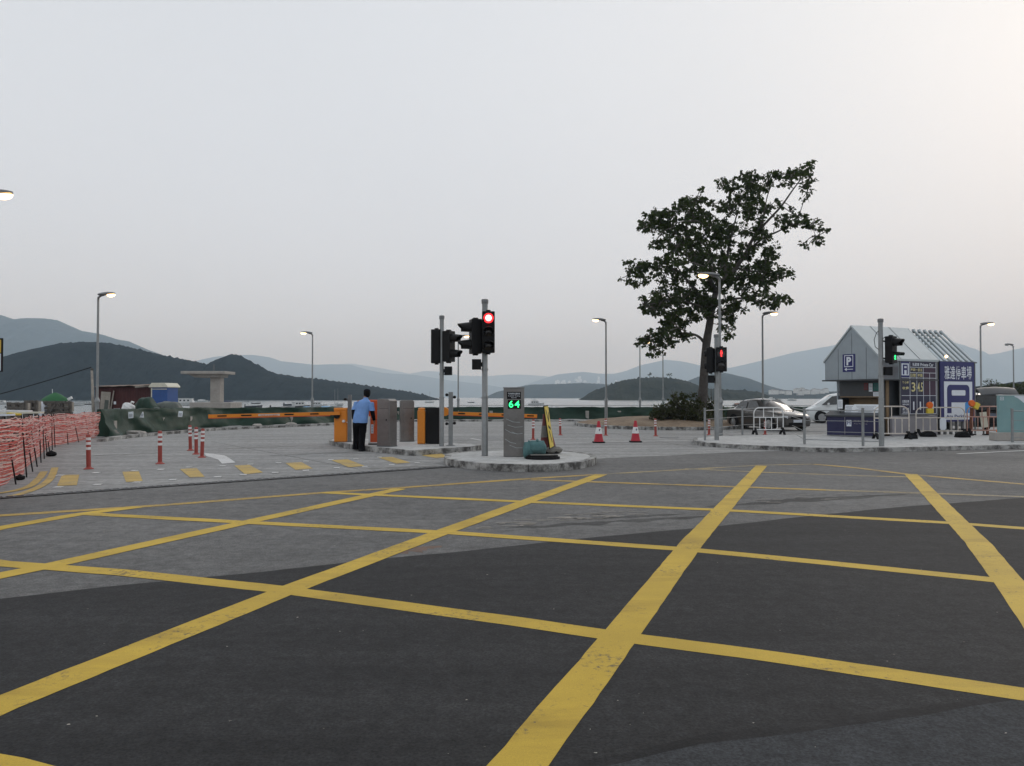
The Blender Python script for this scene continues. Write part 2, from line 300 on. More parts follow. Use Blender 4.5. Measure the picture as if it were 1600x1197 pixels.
def hill_mat(name, dark, light, sc=0.05):
    m = bpy.data.materials.new(name); m.use_nodes = True
    nt = m.node_tree; b = nt.nodes['Principled BSDF']; L = nt.links.new; b.inputs['Roughness'].default_value = 0.95
    b.inputs['Specular IOR Level'].default_value = 0.1
    co = nt.nodes.new('ShaderNodeTexCoord')
    a = nd(nt, 'ShaderNodeTexNoise', Scale=sc, Detail=8.0, Roughness=0.7); L(co.outputs['Object'], a.inputs['Vector'])
    r = nt.nodes.new('ShaderNodeValToRGB'); r.color_ramp.elements[0].position = 0.35; r.color_ramp.elements[1].position = 0.7
    r.color_ramp.elements[0].color = (*dark, 1); r.color_ramp.elements[1].color = (*light, 1); L(a.outputs['Fac'], r.inputs[0])
    L(r.outputs[0], b.inputs['Base Color'])
    bp = nt.nodes.new('ShaderNodeBump'); bp.inputs['Strength'].default_value = 0.9; bp.inputs['Distance'].default_value = 0.4 / sc
    L(a.outputs['Fac'], bp.inputs['Height']); L(bp.outputs[0], b.inputs['Normal'])
    return m
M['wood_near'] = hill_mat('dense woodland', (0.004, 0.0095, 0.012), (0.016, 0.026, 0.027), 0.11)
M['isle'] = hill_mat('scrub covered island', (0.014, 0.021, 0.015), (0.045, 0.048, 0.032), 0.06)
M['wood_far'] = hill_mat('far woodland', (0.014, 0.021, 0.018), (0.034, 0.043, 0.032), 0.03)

# ------------------------------------------------------------------ mesh builder
class MB:
    def __init__(s): s.v, s.f, s.m = [], [], []
    def add(s, vs, fs, mi=0):
        o = len(s.v); s.v += [tuple(v) for v in vs]
        for f in fs: s.f.append([i + o for i in f]); s.m.append(mi)
        return s
    def box(s, c, d, rz=0.0, mi=0, rx=0.0, ry=0.0):
        x, y, z = d[0] / 2, d[1] / 2, d[2] / 2
        mt = Matrix.Rotation(rz, 3, 'Z') @ Matrix.Rotation(ry, 3, 'Y') @ Matrix.Rotation(rx, 3, 'X')
        vs = [mt @ Vector((sx * x, sy * y, sz * z)) + Vector(c) for sz in (-1, 1) for sx, sy in ((-1, -1), (1, -1), (1, 1), (-1, 1))]
        return s.add(vs, [(3, 2, 1, 0), (4, 5, 6, 7), (0, 1, 5, 4), (1, 2, 6, 5), (2, 3, 7, 6), (3, 0, 4, 7)], mi)
    def bar(s, p0, p1, w, h=None, mi=0):
        p0, p1 = Vector(p0), Vector(p1); h = h or w; d = (p1 - p0).normalized()
        up = Vector((0, 0, 1)) if abs(d.z) < 0.95 else Vector((0, 1, 0))
        sx = d.cross(up).normalized() * w / 2; sz = sx.cross(d).normalized() * h / 2
        vs = [p + a * sx + b * sz for p in (p0, p1) for a, b in ((-1, -1), (1, -1), (1, 1), (-1, 1))]
        return s.add(vs, [(0, 1, 2, 3), (7, 6, 5, 4), (0, 4, 5, 1), (1, 5, 6, 2), (2, 6, 7, 3), (3, 7, 4, 0)], mi)
    def tube(s, pts, r, n=8, mi=0, cap=True):
        pts = [Vector(p) for p in pts]; k = len(pts)
        rs = [r] * k if isinstance(r, (int, float)) else list(r)
        ref = None; vs = []
        for i, p in enumerate(pts):
            d = (pts[min(i + 1, k - 1)] - pts[max(i - 1, 0)])
            d = d.normalized() if d.length > 1e-9 else Vector((0, 0, 1))
            if ref is None: ref = Vector((1, 0, 0)) if abs(d.x) < 0.8 else Vector((0, 1, 0))
            a = (ref - d * ref.dot(d)).normalized(); b = d.cross(a); ref = a
            for j in range(n):
                t = 2 * math.pi * j / n; vs.append(p + (a * math.cos(t) + b * math.sin(t)) * rs[i])
        fs = [(i * n + j, i * n + (j + 1) % n, (i + 1) * n + (j + 1) % n, (i + 1) * n + j) for i in range(k - 1) for j in range(n)]
        if cap: fs += [tuple(range(n))[::-1], tuple((k - 1) * n + j for j in range(n))]
        return s.add(vs, fs, mi)
    def lathe(s, prof, n=16, c=(0, 0, 0), mi=0, axis='Z'):
        vs = []
        for r, z in prof:
            for j in range(n):
                t = 2 * math.pi * j / n; p = Vector((r * math.cos(t), r * math.sin(t), z))
                if axis == 'X': p = Vector((p.z, p.x, p.y))
                if axis == 'Y': p = Vector((p.y, p.z, p.x))
                vs.append(p + Vector(c))
        k = len(prof)
        fs = [(i * n + j, i * n + (j + 1) % n, (i + 1) * n + (j + 1) % n, (i + 1) * n + j) for i in range(k - 1) for j in range(n)]
        fs += [tuple(range(n))[::-1], tuple((k - 1) * n + j for j in range(n))]
        return s.add(vs, fs, mi)
    def prism(s, poly, z0, z1, mi=0, ms=None):
        n = len(poly); vs = [(p[0], p[1], z0) for p in poly] + [(p[0], p[1], z1) for p in poly]
        area = sum(poly[i][0] * poly[(i + 1) % n][1] - poly[(i + 1) % n][0] * poly[i][1] for i in range(n))
        top = tuple(range(n, 2 * n)); bot = tuple(range(n))[::-1]
        sd = [(i, (i + 1) % n, n + (i + 1) % n, n + i) for i in range(n)]
        if area < 0: top, bot = top[::-1], bot[::-1]; sd = [f[::-1] for f in sd]
        s.add(vs, [top, bot], mi); o = len(s.v) - 2 * n
        for f in sd: s.f.append([i + o for i in f]); s.m.append(mi if ms is None else ms)
        return s
    def slab(s, poly, axis, a0, a1, mi=0):
        """prism of a 2-D outline along the X or Y axis: poly is (y,z) for X, (x,z) for Y"""
        n = len(poly)
        f = (lambda p, a: (a, p[0], p[1])) if axis == 'X' else (lambda p, a: (p[0], a, p[1]))
        vs = [f(p, a0) for p in poly] + [f(p, a1) for p in poly]
        return s.add(vs, [tuple(range(n)), tuple(range(n, 2 * n))[::-1]] + [(i, n + i, n + (i + 1) % n, (i + 1) % n) for i in range(n)], mi)
    def face(s, pts, mi=0): return s.add(pts, [tuple(range(len(pts)))], mi)
    def ball(s, c, r, n=12, m=8, mi=0, jit=0.0, seed=0):
        rr = (r, r, r) if isinstance(r, (int, float)) else r
        vs = []; rnd = random.Random(seed)
        for i in range(m + 1):
            a = math.pi * i / m
            for j in range(n):
                t = 2 * math.pi * j / n; k = 1 + (rnd.uniform(-jit, jit) if 0 < i < m else 0)
                vs.append((c[0] + rr[0] * math.sin(a) * math.cos(t) * k, c[1] + rr[1] * math.sin(a) * math.sin(t) * k, c[2] + rr[2] * math.cos(a) * k))
        return s.add(vs, [(i * n + j, (i + 1) * n + j, (i + 1) * n + (j + 1) % n, i * n + (j + 1) % n) for i in range(m) for j in range(n)], mi)
    def grid(s, rows, mi=0, close=False):
        """rows of equal-length point lists"""
        n = len(rows[0]); vs = [p for r in rows for p in r]; fs = []
        for i in range(len(rows) - 1):
            for j in range(n - 1 if not close else n): fs.append((i * n + j, i * n + (j + 1) % n, (i + 1) * n + (j + 1) % n, (i + 1) * n + j))
        return s.add(vs, fs, mi)
    def text(s, string, o, x, y, w, h, mi=0, bold=0.0, depth=0.004):
        """lettering fitted into the rectangle that starts at o and spans w along x and h along y"""
        cu = bpy.data.curves.new('tmp', 'FONT'); cu.body = string; cu.offset = bold; cu.resolution_u = 3
        ob = bpy.data.objects.new('tmp', cu); COL.objects.link(ob)
        dg = bpy.context.evaluated_depsgraph_get(); me = bpy.data.meshes.new_from_object(ob.evaluated_get(dg))
        o, x, y = Vector(o), Vector(x).normalized(), Vector(y).normalized(); nrm = x.cross(y)
        if me and len(me.vertices):
            xs = [v.co.x for v in me.vertices]; ys = [v.co.y for v in me.vertices]
            fx = w / max(1e-6, max(xs) - min(xs)); fy = h / max(1e-6, max(ys) - min(ys))
            s.add([o + x * (v.co.x - min(xs)) * fx + y * (v.co.y - min(ys)) * fy + nrm * depth for v in me.vertices], [tuple(p.vertices) for p in me.polygons], mi)
        bpy.data.objects.remove(ob); bpy.data.curves.remove(cu)
        return s
    def build(s, name, mats, parent=None, loc=None, smooth=False, bevel=0.0, rz=0.0):
        me = bpy.data.meshes.new(name)
        me.from_pydata(s.v, [], s.f)
        for m in (mats if isinstance(mats, (list, tuple)) else [mats]): me.materials.append(M[m] if isinstance(m, str) else m)
        me.polygons.foreach_set('material_index', s.m)
        if smooth: me.polygons.foreach_set('use_smooth', [True] * len(me.polygons))
        me.update()
        ob = bpy.data.objects.new(name, me); COL.objects.link(ob)
        if parent is not None: ob.parent = parent
        if loc is not None: ob.location = loc
        ob.rotation_euler.z = rz
        if smooth and smooth != 'all':
            try: me.set_sharp_from_angle(angle=R(38))
            except Exception: pass
        if bevel:
            b = ob.modifiers.new('bevel', 'BEVEL'); b.width = bevel; b.segments = 2; b.limit_method = 'ANGLE'; b.angle_limit = R(35)
        return ob

def tag(o, label, cat, group=None, kind=None):
    if label: o['label'] = label
    if cat: o['category'] = cat
    if group: o['group'] = group
    if kind: o['kind'] = kind
    return o
def thing(name, loc, label, cat, group=None, rz=0.0):
    o = bpy.data.objects.new(name, None); COL.objects.link(o); o.location = loc; o.rotation_euler.z = rz; o.empty_display_size = 0.2
    return tag(o, label, cat, group)
def struct(o): o['kind'] = 'structure'; return o
def copy_tree(o, parent=None):
    c = o.copy(); COL.objects.link(c)
    if parent is not None: c.parent = parent
    for ch in list(o.children): copy_tree(ch, c)
    return c
def interp(pts, x):
    if x <= pts[0][0]: return pts[0][1]
    for (x0, y0), (x1, y1) in zip(pts, pts[1:]):
        if x <= x1:
            t = (x - x0) / (x1 - x0); return y0 + (y1 - y0) * t
    return pts[-1][1]
def smoothpoly(pts, n=6):
    """Catmull-Rom through 2-D or 3-D points"""
    P = [Vector(p) for p in pts]; out = []
    for i in range(len(P) - 1):
        a, b, c, d = P[max(i - 1, 0)], P[i], P[i + 1], P[min(i + 2, len(P) - 1)]
        for k in range(n):
            t = k / n
            out.append(0.5 * ((2 * b) + (c - a) * t + (2 * a - 5 * b + 4 * c - d) * t * t + (3 * b - a - 3 * c + d) * t ** 3))
    out.append(P[-1]); return out
# ================================================================== SETTING
WZ = -0.9
# ---- sea
w = MB(); w.face([(-13800, -2800, WZ), (13800, -2800, WZ), (13800, 14800, WZ), (-13800, 14800, WZ)])
struct(w.build('water', 'water'))
# ---- land: one thick sheet with a sea wall along the shore
shore = [(-300, -60), (300, -60), (420, 150), (110, 150), (74, 62), (40, 59), (-6, 59), (-22, 62), (-40, 62), (-70, 55), (-300, 50)]
l = MB(); l.prism(shore, -3.0, 0.0); struct(l.build('ground', 'concrete'))

def sheet(name, pts, mat, z, px=True):
    P = [G(p[0], p[1], z) if px else Vector((p[0], p[1], z)) for p in pts]
    m = MB(); a = sum(P[i].x * P[(i + 1) % len(P)].y - P[(i + 1) % len(P)].x * P[i].y for i in range(len(P)))
    m.face(P if a > 0 else P[::-1]); return struct(m.build(name, mat))
def jitter_line(pts, amp, step=0.25, seed=1):
    out = []; 
    for a, b in zip(pts, pts[1:]):
        n = max(1, int((b - a).length / step)); t = (b - a).normalized(); nn = Vector((-t.y, t.x, 0))
        for i in range(n):
            p = a + (b - a) * i / n; out.append(p + nn * amp * noise.noise(Vector((p.x * 1.7, p.y * 1.7, seed))))
    out.append(pts[-1]); return out
# road: from behind the camera up to the drain and the kerb lines
edge = [G(*p) for p in ((-1100, 852), (-400, 806), (0, 778.5), (300, 757), (730, 727.5), (930, 717), (1150, 706.5), (1300, 702), (1450, 699.5), (1700, 694), (2300, 684))]
edge = jitter_line(edge, 0.06, 0.5)
P = [Vector((p.x, p.y, 0.001)) for p in edge] + [Vector((60, -40, 0.001)), Vector((-60, -40, 0.001))]
m = MB(); m.face(P[::-1]); struct(m.build('road', 'asphalt_old'))
e2 = [G(*p) for p in ((-900, 1010), (-300, 962), (0, 936), (200, 914), (400, 895), (560, 877), (700, 864), (850, 848), (1000, 833), (1120, 823), (1250, 808), (1400, 793), (1600, 778), (1900, 758), (2300, 735))]
e2 = jitter_line(e2, 0.022, 0.12, 4)
P = [Vector((p.x, p.y, 0.003)) for p in e2] + [Vector((50, -38, 0.003)), Vector((-50, -38, 0.003))]
m = MB(); m.face(P[::-1]); struct(m.build('road_resurfacing', 'asphalt_new'))
e3 = jitter_line([G(*p) for p in ((760, 1260), (900, 1203), (1100, 1163), (1300, 1137), (1450, 1115), (1600, 1093), (2100, 1030))], 0.03, 0.2, 8)
P = [Vector((p.x, p.y, 0.0034)) for p in e3] + [Vector((12, -10, 0.0034)), Vector((-2, -10, 0.0034))]
m = MB(); m.face(P[::-1]); struct(m.build('road_patch', 'asphalt_mid'))
M['seam'] = ground_mat('tarred seam', (0.010, 0.010, 0.011), (0.022, 0.022, 0.023), 0.5, 60, pscale=2.0)
up, lo = [], []
for i, p in enumerate(e3):
    k_ = 0.05 + 0.05 * noise.noise(Vector((i * 0.4, 3, 1))); up.append(Vector((p.x, p.y + max(0.01, k_ + .02), 0.0037))); lo.append(Vector((p.x, p.y - 0.012, 0.0037)))
m = MB()
for i in range(len(up) - 1): m.face([lo[i], lo[i + 1], up[i + 1], up[i]])
struct(m.build('road_seam', 'seam'))
# worn dark streaks on the old asphalt
def blob(px0, py0, px1, py1, wid, name, mat, z, seed):
    a, b = G(px0, py0), G(px1, py1); n = 26; t = (b - a).normalized(); nn = Vector((-t.y, t.x, 0)); up, lo = [], []
    for i in range(n + 1):
        p = a + (b - a) * i / n; k = wid * max(0.0, math.sin(math.pi * i / n)) ** 0.5
        up.append(p + nn * k * (0.6 + noise.noise(Vector((i * 0.35, seed, 0))))); lo.append(p - nn * k * (0.6 + noise.noise(Vector((i * 0.35, seed, 9)))))
    P = up + lo[::-1]
    return sheet(name, [(p.x, p.y) for p in P], mat, z, False)
blob(790, 826, 1120, 806, 0.16, 'road_stain', 'tar', 0.0018, 1)
blob(900, 812, 1075, 803, 0.10, 'road_stain', 'tar', 0.0021, 2)
blob(1100, 792, 1420, 772, 0.22, 'road_stain', 'tar', 0.0018, 3)
blob(1180, 783, 1330, 776, 0.12, 'road_stain', 'tar', 0.0023, 5)
M['rust_stain'] = mk('rust stained asphalt', (0.13, 0.085, 0.065), 0.9, var=0.35, scale=3)
blob(600, 866, 690, 853, 0.16, 'road_stain', 'rust_stain', 0.0016, 6)
for k, (a, b, c, d) in enumerate(((330, 702, 470, 697), (420, 712, 560, 706), (120, 713, 260, 708), (560, 733, 700, 728))):
    blob(a, b, c, d, 0.22, 'ground_stain', mk('oil darkened concrete', (0.17, 0.168, 0.16), 0.85, var=0.2, scale=2), 0.003 + k * 0.0004, 11 + k)

# ---- painted markings
def line(mb, pts, wd, z, mi=0, step=0.14):
    P = [G(p[0], p[1]) for p in pts]
    Q = []
    for a, b in zip(P, P[1:]):
        n = max(1, int((b - a).length / step)); Q += [a + (b - a) * i / n for i in range(n)]
    Q.append(P[-1]); rows = []
    for i, p in enumerate(Q):
        t = (Q[min(i + 1, len(Q) - 1)] - Q[max(i - 1, 0)]).normalized(); nn = Vector((-t.y, t.x, 0)) * wd / 2
        j, j2 = [1 + 0.05 * noise.noise(Vector((p.x * 2, p.y * 2, wd + q))) + 0.05 * noise.noise(Vector((p.x * 9, p.y * 9, q))) for q in (0, 5)]
        rows.append([Vector((p.x, p.y, z)) + nn * j, Vector((p.x, p.y, z)) - nn * j2])
    o = len(mb.v); mb.v += [tuple(v) for r in rows for v in r]
    for i in range(len(rows) - 1): mb.f.append([o + 2 * i, o + 2 * i + 1, o + 2 * i + 3, o + 2 * i + 2]); mb.m.append(mi)
A = [[(-500, 1330), (0, 1103), (441, 926), (690, 832.5), (940, 741.5)], [(-600, 1030), (-200, 944), (0, 900), (75, 885), (385, 816.5), (575, 775), (625, 764)],
     [(640, 1400), (810, 1197), (963, 1002), (1080, 850), (1190, 728)], [(1850, 1300), (1690, 1060), (1592, 930), (1529, 850), (1423, 741)], [(-300, 895), (0, 825.5), (120, 804.5), (215, 792.5)]]
m = MB()
for p in A: line(m, p, 0.235, 0.0054)
struct(m.build('yellow_box_markings', 'yellow_paint'))
B = [[(-500, 806), (0, 881), (75, 886.5), (200, 896), (440, 922), (800, 971), (970, 996), (1200, 1026), (1600, 1086), (2000, 1150)],
     [(140, 803.5), (390, 817), (700, 832.5), (1080, 859.5), (1300, 881), (1555, 907), (1800, 933)],
     [(505, 770), (800, 783.5), (1130, 797.5), (1485, 817.5), (1600, 826), (1800, 841)], [(-300, 1142), (0, 1203), (150, 1245)]]
m = MB()
for p in B: line(m, p, 0.2, 0.0049)
struct(m.build('yellow_box_markings', 'yellow_paint'))
m = MB()
line(m, [(-300, 824), (0, 806), (250, 790), (500, 770.5), (625, 762.5), (800, 750), (935, 741.5)], 0.2, 0.0045)
line(m, [(1270, 725.5), (1335, 731), (1420, 741.5), (1600, 757), (1900, 784)], 0.2, 0.0045)
line(m, [(830, 750), (1150, 761), (1290, 766)], 0.19, 0.0047)
struct(m.build('yellow_box_markings', 'yellow_pale'))
m = MB()
line(m, [(935, 741.5), (1070, 734), (1190, 727), (1270, 725.5)], 0.17, 0.0043)
line(m, [(1290, 766), (1445, 771), (1600, 776.5), (1800, 784)], 0.19, 0.0040)
line(m, [(1070, 732.5), (1165, 737), (1350, 744), (1420, 745.5)], 0.17, 0.0040)
struct(m.build('yellow_box_markings', 'yellow_faint'))
blocks = [[(97, 742), (124, 741.5), (120, 758), (89, 759)], [(191, 737), (217, 736.5), (223, 751.5), (197, 753)], [(281, 733), (307, 731), (320, 745), (297, 746)],
          [(366, 727.5), (389, 726), (411, 738), (383, 741)], [(446, 723.5), (471, 722), (489, 732), (462, 734)], [(518, 719), (543, 717.5), (570, 728), (545, 730)],
          [(590, 714.5), (613, 714), (641, 722.5), (620, 724.5)], [(657, 711), (690, 708.5), (700, 714), (682, 716)]]
for b_ in blocks: sheet('yellow_block_marking', b_, 'yellow_ochre', 0.006)
m = MB()
for pts in ([(86, 731), (78, 749), (60, 762), (30, 773), (0, 778), (-80, 787)], [(69, 737), (60, 749), (42, 762), (0, 771), (-80, 779)]):
    sm = [(p.x, p.y) for p in smoothpoly([(a, b, 0) for a, b in pts], 5)]
    line(m, sm, 0.13, 0.0085)
struct(m.build('yellow_edge_markings', 'yellow_ochre'))
studs = [(93.6, 742.7), (91, 761), (150, 738.7), (152.6, 757), (210, 735.5), (214, 753.5), (251, 733.5), (270, 749.5), (295, 730), (348, 728.2), (380, 741.7), (391, 725.5),
         (435, 723.4), (430, 738.4), (478, 735), (478, 720.7), (517, 718.4), (526, 731), (556, 716.6), (592.6, 714.3), (612, 726.3), (652, 723), (570, 729), (340, 745)]
m = MB()
for x, y in studs: m.box(G(x, y, 0.008), (0.12, 0.17, 0.008), rz=0.2)
struct(m.build('crossing_stud_markings', 'white_paint'))
m = MB()
m.face([G(*p, 0.005) for p in ((319, 708), (333, 709), (350, 711.5), (354, 713), (368, 722.5), (347, 724.5), (338, 715), (341, 718), (322, 712.5))][::-1])
line(m, [(736, 685.3), (752, 688)], 0.12, 0.005); line(m, [(885, 692.3), (960, 690.5), (1086, 688.2)], 0.12, 0.005)
line(m, [(1497, 709.5), (1600, 704.5), (1750, 698)], 0.14, 0.009); line(m, [(1095, 664), (1160, 662)], 0.12, 0.005)
struct(m.build('white_lane_markings', 'white_paint'))
m = MB()
for q in ([(330, 690), (560, 733)], [(585, 713), (705, 727)], [(700, 690), (900, 676)], [(340, 684), (900, 671)], [(880, 664), (1090, 700)]): line(m, q, 0.022, 0.0022)
struct(m.build('ground_joints', 'tar'))
# ---- drain: a dark slotted channel along the edge of the car park
m = MB(); dp = [G(*p) for p in ((-260, 797), (0, 778.5), (250, 760.5), (500, 743.5), (736, 727.2))]
for a, b in zip(dp, dp[1:]):
    d = (b - a).normalized(); m.bar(a + Vector((0, 0, 0.004)), b + Vector((0, 0, 0.004)), 0.27, 0.016, 0)
    n = int((b - a).length / 0.13)
    for i in range(n): m.bar(a + (b - a) * ((i + 0.2) / n) + Vector((0, 0, 0.014)), a + (b - a) * ((i + 0.55) / n) + Vector((0, 0, 0.014)), 0.15, 0.012, 1)
M['drain_bar'] = mk('grimy drain grate', (0.15, 0.15, 0.15), 0.7, var=0.3)
struct(m.build('drain_channel', ['black', 'drain_bar']))
m = MB(); m.lathe([(0.36, 0.0), (0.36, 0.012), (0.30, 0.014)], 24, G(1046, 684)); struct(m.build('ground_manhole_cover', 'galv_dark'))

# ---- kerbed islands and pavement
def island(name, pts, h, mat='pave', kerb_w=0.15, n=5, seg=0.95):
    P = smoothpoly([G(x, y, h) for x, y in pts] + [G(*pts[0], h)], n)[:-1]
    c = sum(P, Vector()) / len(P)
    inner = [p + (c - p).normalized() * min(kerb_w, (c - p).length * 0.3) for p in P]
    m = MB(); m.prism([(p.x, p.y) for p in inner], -0.02, h - 0.006); struct(m.build(name, mat))
    k = MB(); acc = 0.0; N = len(P); a_o, a_i = P[0], inner[0]
    for i in range(N):      # kerb stones with open joints
        j = (i + 1) % N; o0, o1, i0, i1 = P[i], P[j], inner[i], inner[j]
        L_ = (o1 - o0).length; acc += L_
        g = 0.012 if acc > seg else 0.0
        if g: acc = 0
        e = (1 - g / max(L_, 0.05))
        o1, i1 = o0 + (o1 - o0) * e, i0 + (i1 - i0) * e
        k.add([(o0.x, o0.y, -0.02), (o1.x, o1.y, -0.02), (i1.x, i1.y, -0.02), (i0.x, i0.y, -0.02), (o0.x, o0.y, h), (o1.x, o1.y, h), (i1.x, i1.y, h), (i0.x, i0.y, h)],
              [(0, 1, 5, 4), (1, 2, 6, 5), (2, 3, 7, 6), (3, 0, 4, 7), (4, 5, 6, 7), (3, 2, 1, 0)])
    struct(k.build(name + '_kerb', 'kerb'))
island('traffic_island', [(694, 713), (702, 717.5), (740, 722.5), (790, 725.3), (850, 725.8), (897, 722.8), (925, 717.5), (932, 712.5), (922, 708.5), (890, 705), (850, 703), (780, 703), (720, 706), (700, 709)], 0.15)
island('barrier_island', [(514, 688), (540, 693), (575, 697.8), (620, 701.5), (645, 703.8), (680, 701.5), (746, 697), (745, 693.5), (700, 691), (640, 687.5), (560, 684.5), (518, 685.5)], 0.14, n=3)
pv = [(1083, 687), (1095, 690.5), (1140, 694), (1220, 697.5), (1300, 700), (1400, 699), (1500, 697), (1650, 693.5), (2000, 687), (2000, 668), (1600, 671), (1320, 677), (1150, 680), (1090, 683)]
island('pavement', pv, 0.12, n=3)
m = MB(); 
for x in (690, 693, 697, 702): pass
# dropped white edging stones at the rounded end of the pavement
# ---- mound round the tree
MC = Vector((7.9, 41.5, 0)); MRX, MRY = 4.35, 6.3
rows = []
for i in range(9):
    r = 1 - i / 8.0
    rows.append([(MC.x + MRX * r * math.cos(t), MC.y + MRY * r * math.sin(t), 0.12 + 0.34 * (1 - r * r) ** 0.8 + (0.05 * noise.noise(Vector((math.cos(t) * r * 4, math.sin(t) * r * 4, 2))) if i else 0)) for t in [2 * math.pi * j / 48 for j in range(48)]])
m = MB(); m.grid(rows, close=True); struct(m.build('tree_mound', 'soil', smooth='all'))
m = MB()
for j in range(48):
    t0, t1 = 2 * math.pi * j / 48, 2 * math.pi * (j + 0.94) / 48; q = []
    for kx in (1.035, 1.0):
        for t in (t0, t1): q.append((MC.x + MRX * kx * math.cos(t), MC.y + MRY * kx * math.sin(t)))
    m.prism([q[0], q[1], q[3], q[2]], -0.02, 0.15)
struct(m.build('tree_mound_kerb', 'kerb'))

# ---- hills, each a ridge with its own distance, depth and height
def hill(name, prof, D, W, mat, step, rough=0.012, seed=0, base=None):
    x0, x1 = prof[0][0], prof[-1][0]; n = int((x1 - x0) / step); base = WZ - 0.8 if base is None else base
    U = [-1, -0.9, -0.78, -0.64, -0.5, -0.36, -0.24, -0.12, 0, 0.3, 0.65, 1]
    rows = []
    for u in U:
        g = max(0.0, 1 - abs(u) ** 1.7); row = []
        for i in range(n + 1):
            px = x0 + (x1 - x0) * i / n; h = CAM_H + (621 - interp(prof, px)) / 1200 * D
            X = (px - 800) / 1200 * D
            hs = h - base
            nz = noise.fractal(Vector((X / (D * 0.035), u * W / (D * 0.035), seed)), 1.0, 2.0, 5)
            fine = noise.noise(Vector((X / (D * 0.0032), u * W / (D * 0.0032), seed + 5))) + 0.7 * noise.noise(Vector((X / (D * 0.0014), u * 40, seed + 9)))
            z = base + hs * g + hs * 0.30 * nz * g * (1 - g) * 2 + (D * 0.0007 * rough / 0.012) * fine * (1.0 if abs(u) < 0.05 else 0.3 if g > 0.02 else 0.0)
            row.append((X, D + u * W, z))
        rows.append(row)
    m = MB(); m.grid(rows); o = m.build(name, mat, smooth='all'); struct(o); return o
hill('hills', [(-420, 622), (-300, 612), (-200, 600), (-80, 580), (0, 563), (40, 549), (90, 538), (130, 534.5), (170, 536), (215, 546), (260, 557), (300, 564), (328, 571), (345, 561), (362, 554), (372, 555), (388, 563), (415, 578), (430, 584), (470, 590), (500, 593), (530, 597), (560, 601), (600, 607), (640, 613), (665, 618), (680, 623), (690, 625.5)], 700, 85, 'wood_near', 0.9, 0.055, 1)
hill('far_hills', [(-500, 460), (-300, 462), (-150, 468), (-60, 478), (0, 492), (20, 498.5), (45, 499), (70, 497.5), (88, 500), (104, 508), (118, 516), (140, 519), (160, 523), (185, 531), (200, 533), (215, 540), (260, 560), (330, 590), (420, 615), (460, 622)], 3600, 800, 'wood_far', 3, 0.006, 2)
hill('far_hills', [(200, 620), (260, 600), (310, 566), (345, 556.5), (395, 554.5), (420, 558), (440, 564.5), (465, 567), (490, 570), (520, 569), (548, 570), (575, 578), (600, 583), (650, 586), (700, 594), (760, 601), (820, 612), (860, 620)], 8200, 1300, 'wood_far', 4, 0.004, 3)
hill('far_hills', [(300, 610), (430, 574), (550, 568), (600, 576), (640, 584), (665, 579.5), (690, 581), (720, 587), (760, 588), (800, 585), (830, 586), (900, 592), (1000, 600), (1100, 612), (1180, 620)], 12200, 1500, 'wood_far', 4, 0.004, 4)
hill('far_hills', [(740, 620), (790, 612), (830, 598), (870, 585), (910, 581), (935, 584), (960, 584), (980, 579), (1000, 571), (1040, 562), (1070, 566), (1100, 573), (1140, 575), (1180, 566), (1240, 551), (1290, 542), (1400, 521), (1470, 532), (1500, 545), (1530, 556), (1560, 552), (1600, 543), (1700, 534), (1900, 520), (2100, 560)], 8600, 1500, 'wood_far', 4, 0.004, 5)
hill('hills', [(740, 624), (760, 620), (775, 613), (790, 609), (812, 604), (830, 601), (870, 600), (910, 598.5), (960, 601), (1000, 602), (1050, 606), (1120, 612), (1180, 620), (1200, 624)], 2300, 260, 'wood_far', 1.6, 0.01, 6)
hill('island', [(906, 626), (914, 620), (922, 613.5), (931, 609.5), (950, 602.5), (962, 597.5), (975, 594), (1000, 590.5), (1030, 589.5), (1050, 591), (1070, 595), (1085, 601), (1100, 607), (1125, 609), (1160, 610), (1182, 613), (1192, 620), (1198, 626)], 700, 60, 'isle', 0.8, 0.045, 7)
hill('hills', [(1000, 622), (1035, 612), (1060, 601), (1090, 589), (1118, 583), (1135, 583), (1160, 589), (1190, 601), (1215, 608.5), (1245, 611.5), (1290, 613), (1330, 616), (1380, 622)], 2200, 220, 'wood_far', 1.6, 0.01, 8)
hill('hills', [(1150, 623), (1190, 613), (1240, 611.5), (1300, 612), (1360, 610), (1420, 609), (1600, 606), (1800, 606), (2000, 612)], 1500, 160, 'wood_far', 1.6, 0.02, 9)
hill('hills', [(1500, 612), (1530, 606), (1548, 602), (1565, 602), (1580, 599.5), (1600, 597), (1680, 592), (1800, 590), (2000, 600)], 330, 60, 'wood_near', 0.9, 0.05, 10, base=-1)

# ---- haze over the water and hills
hz = MB(); hz.box((0, 5900, 418), (28400, 18000, 844 + 4))
hm = bpy.data.materials.new('haze'); hm.use_nodes = True
ht = hm.node_tree; ht.nodes.clear(); ho = ht.nodes.new('ShaderNodeOutputMaterial'); pvn = ht.nodes.new('ShaderNodeVolumePrincipled')
pvn.inputs['Color'].default_value = (0.66, 0.83, 1.0, 1); pvn.inputs['Absorption Color'].default_value = (1, 1, 1, 1); pvn.inputs['Density'].default_value = 1.9e-4; pvn.inputs['Anisotropy'].default_value = 0.0
ht.links.new(pvn.outputs[0], ho.inputs['Volume'])
hb = hz.build('haze', hm); tag(hb, None, None, kind='stuff')
